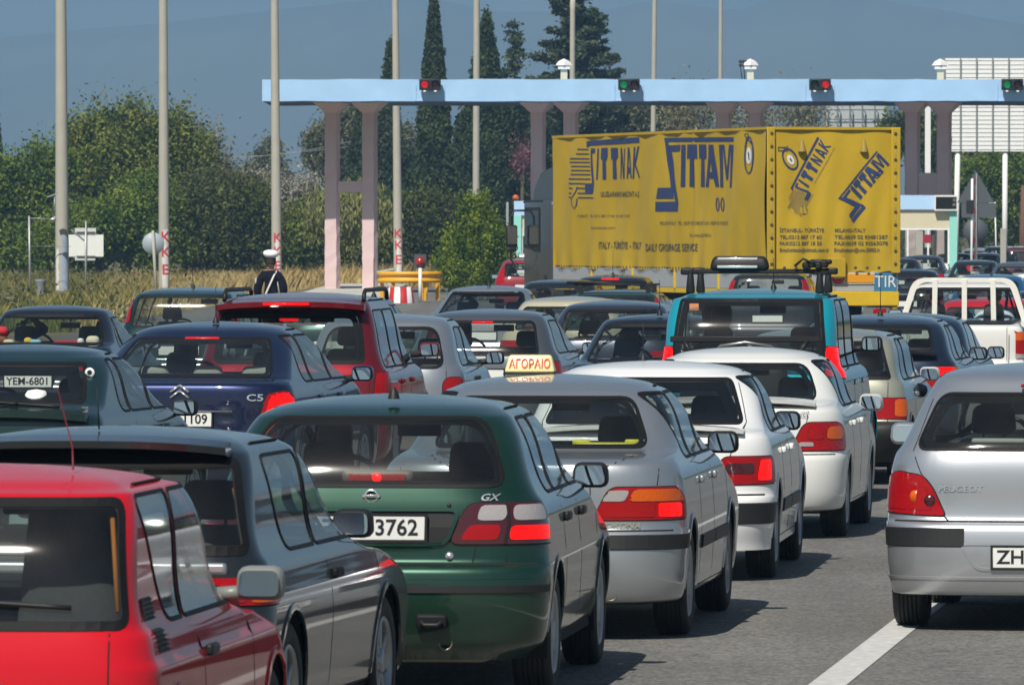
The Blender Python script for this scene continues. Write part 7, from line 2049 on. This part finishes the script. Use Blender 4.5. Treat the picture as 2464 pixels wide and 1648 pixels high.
# ------------------------------------------------------------------ people
SKIN = mat('skin', (.42, .24, .16), .6)
HAIR = mat('dark_hair', (.02, .015, .012), .8, noise=.3, nscale=30)
def skin_body(name, joints, edges, radii, mats, region, sub=2):
    "one continuous figure grown over a skeleton; region(x,y,z) -> material slot"
    me = bpy.data.meshes.new(name); me.from_pydata(joints, edges, [])
    o = bpy.data.objects.new(name, me); COL.objects.link(o)
    m = o.modifiers.new('s', 'SKIN'); m.use_smooth_shade = True; m.branch_smoothing = .6
    for i, r in enumerate(radii):
        v = me.skin_vertices[0].data[i]; v.radius = r if isinstance(r, tuple) else (r, r); v.use_root = (i == 0)
    m2 = o.modifiers.new('d', 'SUBSURF'); m2.levels = sub; m2.render_levels = sub
    dg = bpy.context.evaluated_depsgraph_get(); dg.update()
    out = bpy.data.meshes.new_from_object(o.evaluated_get(dg))
    bpy.data.objects.remove(o)
    out.materials.clear()
    for q in mats: out.materials.append(q)
    for p in out.polygons: p.material_index = region(*p.center); p.use_smooth = True
    return out
def head_mesh(h=0.0):
    mb = MB(); n = 14
    mb.lathe([(-.115, .015), (-.10, .048), (-.06, .066), (-.02, .074), (.03, .080), (.07, .074), (.10, .052), (.118, .02)], n, 'z')
    return mb
def add_head(root, c, hair=HAIR, tilt=0.0, parent=None):
    "face looks along +y"
    mb = head_mesh(); mb.v = [(x, y * 1.18 + (.014 if z < -.05 else 0), z) for x, y, z in mb.v]
    mb.tube([(0, .085, .02), (0, .108, -.02), (0, .088, -.032)], [.008, .014, .010], 6)          # nose
    mb.rbox((0, .086, -.062), (.045, .012, .012), .005, 1)                                        # mouth
    for s in (1, -1):
        mb.rbox((s * .078, .0, -.01), (.016, .034, .06), .007, 2)                                 # ears
        mb.rbox((s * .030, .086, .022), (.022, .010, .010), .004, 1)                              # eyes
    o = mb.build('head', SKIN, parent or root, c); o.rotation_euler = (tilt, 0, 0)
    hb = MB(); hb.lathe([(-.045, .079), (.0, .088), (.05, .090), (.09, .075), (.122, .035), (.127, .0)], 16, 'z')
    hb.v = [(x, y * 1.15 - .016 - (.014 if z < .02 else 0), z + (max(0, y) * .75)) for x, y, z in hb.v]
    hb.build('hair', hair, o)
    return o
# driver sitting, hands on the wheel (feet hidden low in the car)
def seated(shirt, arm='wheel'):
    J = [(0, 0, .30), (0, -.06, .50), (0, -.10, .70), (0, -.08, .86), (0, -.04, .93),
         (.19, -.09, .80), (.26, .10, .60), (.15, .36, .66), (-.19, -.09, .80), (-.26, .10, .60), (-.15, .36, .66),
         (.11, .05, .28), (.14, .48, .36), (.15, .70, .05), (-.11, .05, .28), (-.14, .48, .36), (-.15, .70, .05)]
    E = [(0, 1), (1, 2), (2, 3), (3, 4), (3, 5), (5, 6), (6, 7), (3, 8), (8, 9), (9, 10), (0, 11), (11, 12), (12, 13), (0, 14), (14, 15), (15, 16)]
    R = [(.16, .12), (.15, .11), (.17, .11), (.09, .08), .05, .065, .048, .034, .065, .048, .034, .09, .065, .05, .09, .065, .05]
    return skin_body('person', J, E, R, [shirt, SKIN, mat('dark_trousers', (.02, .022, .03), .9)], lambda x, y, z: 2 if z < .42 else 1 if (z > .885 or y > .28) else 0)
def driver(px_car, label, side, shirt, dz=0.0, lean=0.0):
    R_ = px_car
    me = seated_cache.setdefault(shirt.name, seated(shirt)) if shirt.name not in seated_cache else seated_cache[shirt.name]
    M = R_['root']; bpy.context.view_layer.update(); mw = M.matrix_world
    ky = R_['cf'] - 1.20; base = mw @ Vector((side * .36, ky, R_['H'] - 1.42 + dz + .12))
    o = bpy.data.objects.new('person', me); link(o); o.location = base; o.rotation_euler = (0, 0, M.rotation_euler[2] + lean)
    tag(o, label, 'person', 'people sitting in the queuing cars'); add_head(o, (0, -.01, 1.045)); return o
seated_cache = {}

def by_label(t):
    for c_ in CARS:
        if t in c_['root']['label']: return c_
NAVYC = mat('navy_cloth', (.006, .007, .016), .9, spec=.2); SH_BLUE = mat('pale_blue_shirt', (.50, .62, .74), .85); SH_DARK = mat('dark_shirt', (.03, .03, .04), .9); SH_WH = mat('white_shirt', (.62, .62, .6), .85); SH_RED = mat('rust_shirt', (.22, .05, .03), .85)
for t, lab, side, sh_ in (
    ('bright red three-door', 'driver in dark shirt inside the bright red hatchback', -1, SH_DARK),
    ('dark green hatchback with twin', 'driver in dark shirt at the wheel of the dark green hatchback', -1, SH_DARK),
    ('silver saloon carrying', 'driver in dark shirt in the silver saloon with the roof sign', -1, SH_DARK),
    ('white fastback', 'driver in white shirt in the white fastback hatchback', -1, SH_WH),
    ('white rounded saloon', 'driver in dark shirt in the white rounded saloon', -1, SH_DARK),
    ('bright silver hatchback', 'driver in white shirt in the bright silver hatchback', -1, SH_WH),
    ('deep green fastback', 'driver in rust shirt in the deep green fastback', -1, SH_RED),
    ('navy saloon', 'driver in white shirt in the navy saloon', -1, SH_WH),
    ('crimson', 'driver in pale blue shirt in the crimson estate', -1, SH_BLUE),
    ('small silver rounded', 'driver in dark shirt in the small silver hatchback', -1, SH_DARK),
    ('slate grey hatchback', 'driver in dark shirt in the slate grey hatchback', -1, SH_DARK),
    ('tall teal', 'driver in dark shirt in the tall teal off-roader', -1, SH_DARK),
    ('boxy sage', 'driver in white shirt in the boxy sage saloon', -1, SH_WH),
    ('old white pickup', 'driver in dark shirt on the left seat of the white pickup', -1, SH_DARK),
    ('old white pickup', 'passenger in pale blue shirt on the right seat of the white pickup', 1, SH_BLUE),
    ('aqua green boot', 'driver in rust shirt in the dark saloon with the aqua lid', -1, SH_RED),
):
    c_ = by_label(t)
    driver(c_, lab, side, sh_, dz=.06 if 'pickup' in t else 0.0)
# passenger resting an elbow out of the sage saloon
c_ = by_label('boxy sage')
J = [(0, 0, .30), (0, -.06, .50), (0, -.10, .70), (0, -.08, .86), (0, -.04, .93), (.20, -.09, .80), (.44, .06, .735), (.40, .33, .76), (-.19, -.09, .80), (-.24, .10, .60), (-.15, .36, .50), (.11, .45, .36), (-.11, .45, .36)]
E = [(0, 1), (1, 2), (2, 3), (3, 4), (3, 5), (5, 6), (6, 7), (3, 8), (8, 9), (9, 10), (0, 11), (0, 12)]
Rr = [(.16, .12), (.15, .11), (.17, .11), (.09, .08), .05, .075, .068, .04, .065, .048, .034, .07, .07]
me = skin_body('person', J, E, Rr, [NAVYC, SKIN], lambda x, y, z: 1 if (z > .885 or (y > .28 and z > .6)) else 0)
o = bpy.data.objects.new('person', me); link(o); o.location = c_['root'].matrix_world @ Vector((.36, c_['cf'] - 1.15, .05)); o.rotation_euler = (0, 0, c_['root'].rotation_euler[2])
tag(o, 'passenger resting a navy-sleeved elbow out of the sage saloon window', 'person', 'people sitting in the queuing cars'); add_head(o, (0, -.01, 1.045))

# traffic policeman seen from behind
pd = 133.0
J = [(0, 0, .98), (0, .01, 1.14), (0, 0, 1.30), (0, -.01, 1.45), (0, .0, 1.53), (0, .01, 1.58),
     (.175, -.01, 1.44), (.235, -.02, 1.17), (.20, .14, .95), (.18, .20, .88),
     (-.175, -.01, 1.44), (-.245, -.02, 1.17), (-.22, .12, .94), (-.20, .18, .87),
     (.10, 0, .90), (.11, .02, .50), (.12, -.02, .10), (.13, .12, .04), (-.10, 0, .90), (-.12, .02, .50), (-.13, -.02, .10), (-.14, .12, .04)]
E = [(0, 1), (1, 2), (2, 3), (3, 4), (4, 5), (3, 6), (6, 7), (7, 8), (8, 9), (3, 10), (10, 11), (11, 12), (12, 13), (0, 14), (14, 15), (15, 16), (16, 17), (0, 18), (18, 19), (19, 20), (20, 21)]
Rr = [(.17, .12), (.165, .12), (.18, .12), (.15, .10), (.058, .058), (.05, .05), .10, .080, .055, .038, .10, .080, .055, .038, .10, .070, .05, .045, .10, .070, .05, .045]
me = skin_body('person', J, E, Rr, [NAVYC, SKIN, mat('black_shoe', (.01, .01, .01), .3), mat('navy_trousers', (.014, .017, .03), .9)], lambda x, y, z: 2 if z < .10 else 3 if z < .93 and abs(x) < .17 and y < .1 else 1 if (z > 1.515 or (z < .93 and y > .14)) else 0)
pm = bpy.data.objects.new('person', me); link(pm); pm.location = (W_(652, pd), pd, 0); pm.rotation_euler = (0, 0, -.10)
tag(pm, 'traffic policeman in navy jacket, white cap and cross-belt, standing with his back turned', 'person')
hd = add_head(pm, (0, .02, 1.66))
mb = MB(); mb.lathe([(.0, .0), (.0, .083), (.045, .088), (.045, .0)], 20, 'z'); mb.v = [(x, y * 1.12, z) for x, y, z in mb.v]; cb = mb.build('cap_band', NAVYC, hd, (0, -.005, .045)); cb.rotation_euler = (.10, .04, 0)
mb = MB(); mb.lathe([(.0, .088), (.035, .132), (.07, .142), (.10, .130), (.122, .08), (.126, .0)], 24, 'z'); mb.v = [(x, y * 1.05 - .004, z) for x, y, z in mb.v]; ct = mb.build('cap_crown', mat('cap_white', (.82, .84, .85), .6), hd, (-.005, -.005, .088)); ct.rotation_euler = (.16, .07, 0)
mb = MB(); mb.rbox((0, .11, 0), (.15, .09, .012), .005, 1); vz = mb.build('cap_peak', BLKM, hd, (0, 0, .048)); vz.rotation_euler = (-.35, 0, 0)
def back_surface(x, z):
    # how far the back stands out behind the spine line
    return -.01 - .118 * math.sqrt(max(.05, 1 - (x / .25)**2)) - .012
mb = MB(); pts = []
for t in np.linspace(0, 1, 14):
    x, z = .105 - .20 * t, 1.50 - .44 * t; pts.append((x, back_surface(x, z) + (.05 if t < .08 else 0), z))
vs = []
for p in pts: vs += [(p[0] - .020, p[1], p[2] - .009), (p[0] + .020, p[1], p[2] + .009), (p[0] + .020, p[1] + .012, p[2] + .009), (p[0] - .020, p[1] + .012, p[2] - .009)]
mb.add(vs, [(i * 4 + j, i * 4 + (j + 1) % 4, i * 4 + 4 + (j + 1) % 4, i * 4 + 4 + j) for i in range(13) for j in range(4)]); mb.build('cross_belt', mat('belt_white', (.72, .72, .66), .6), pm)
mb = MB(); mb.rbox((-.262, -.05, 1.33), (.03, .06, .10), .01, 2); mb.build('sleeve_badge', mat('badge_pale', (.5, .52, .5), .6), pm)
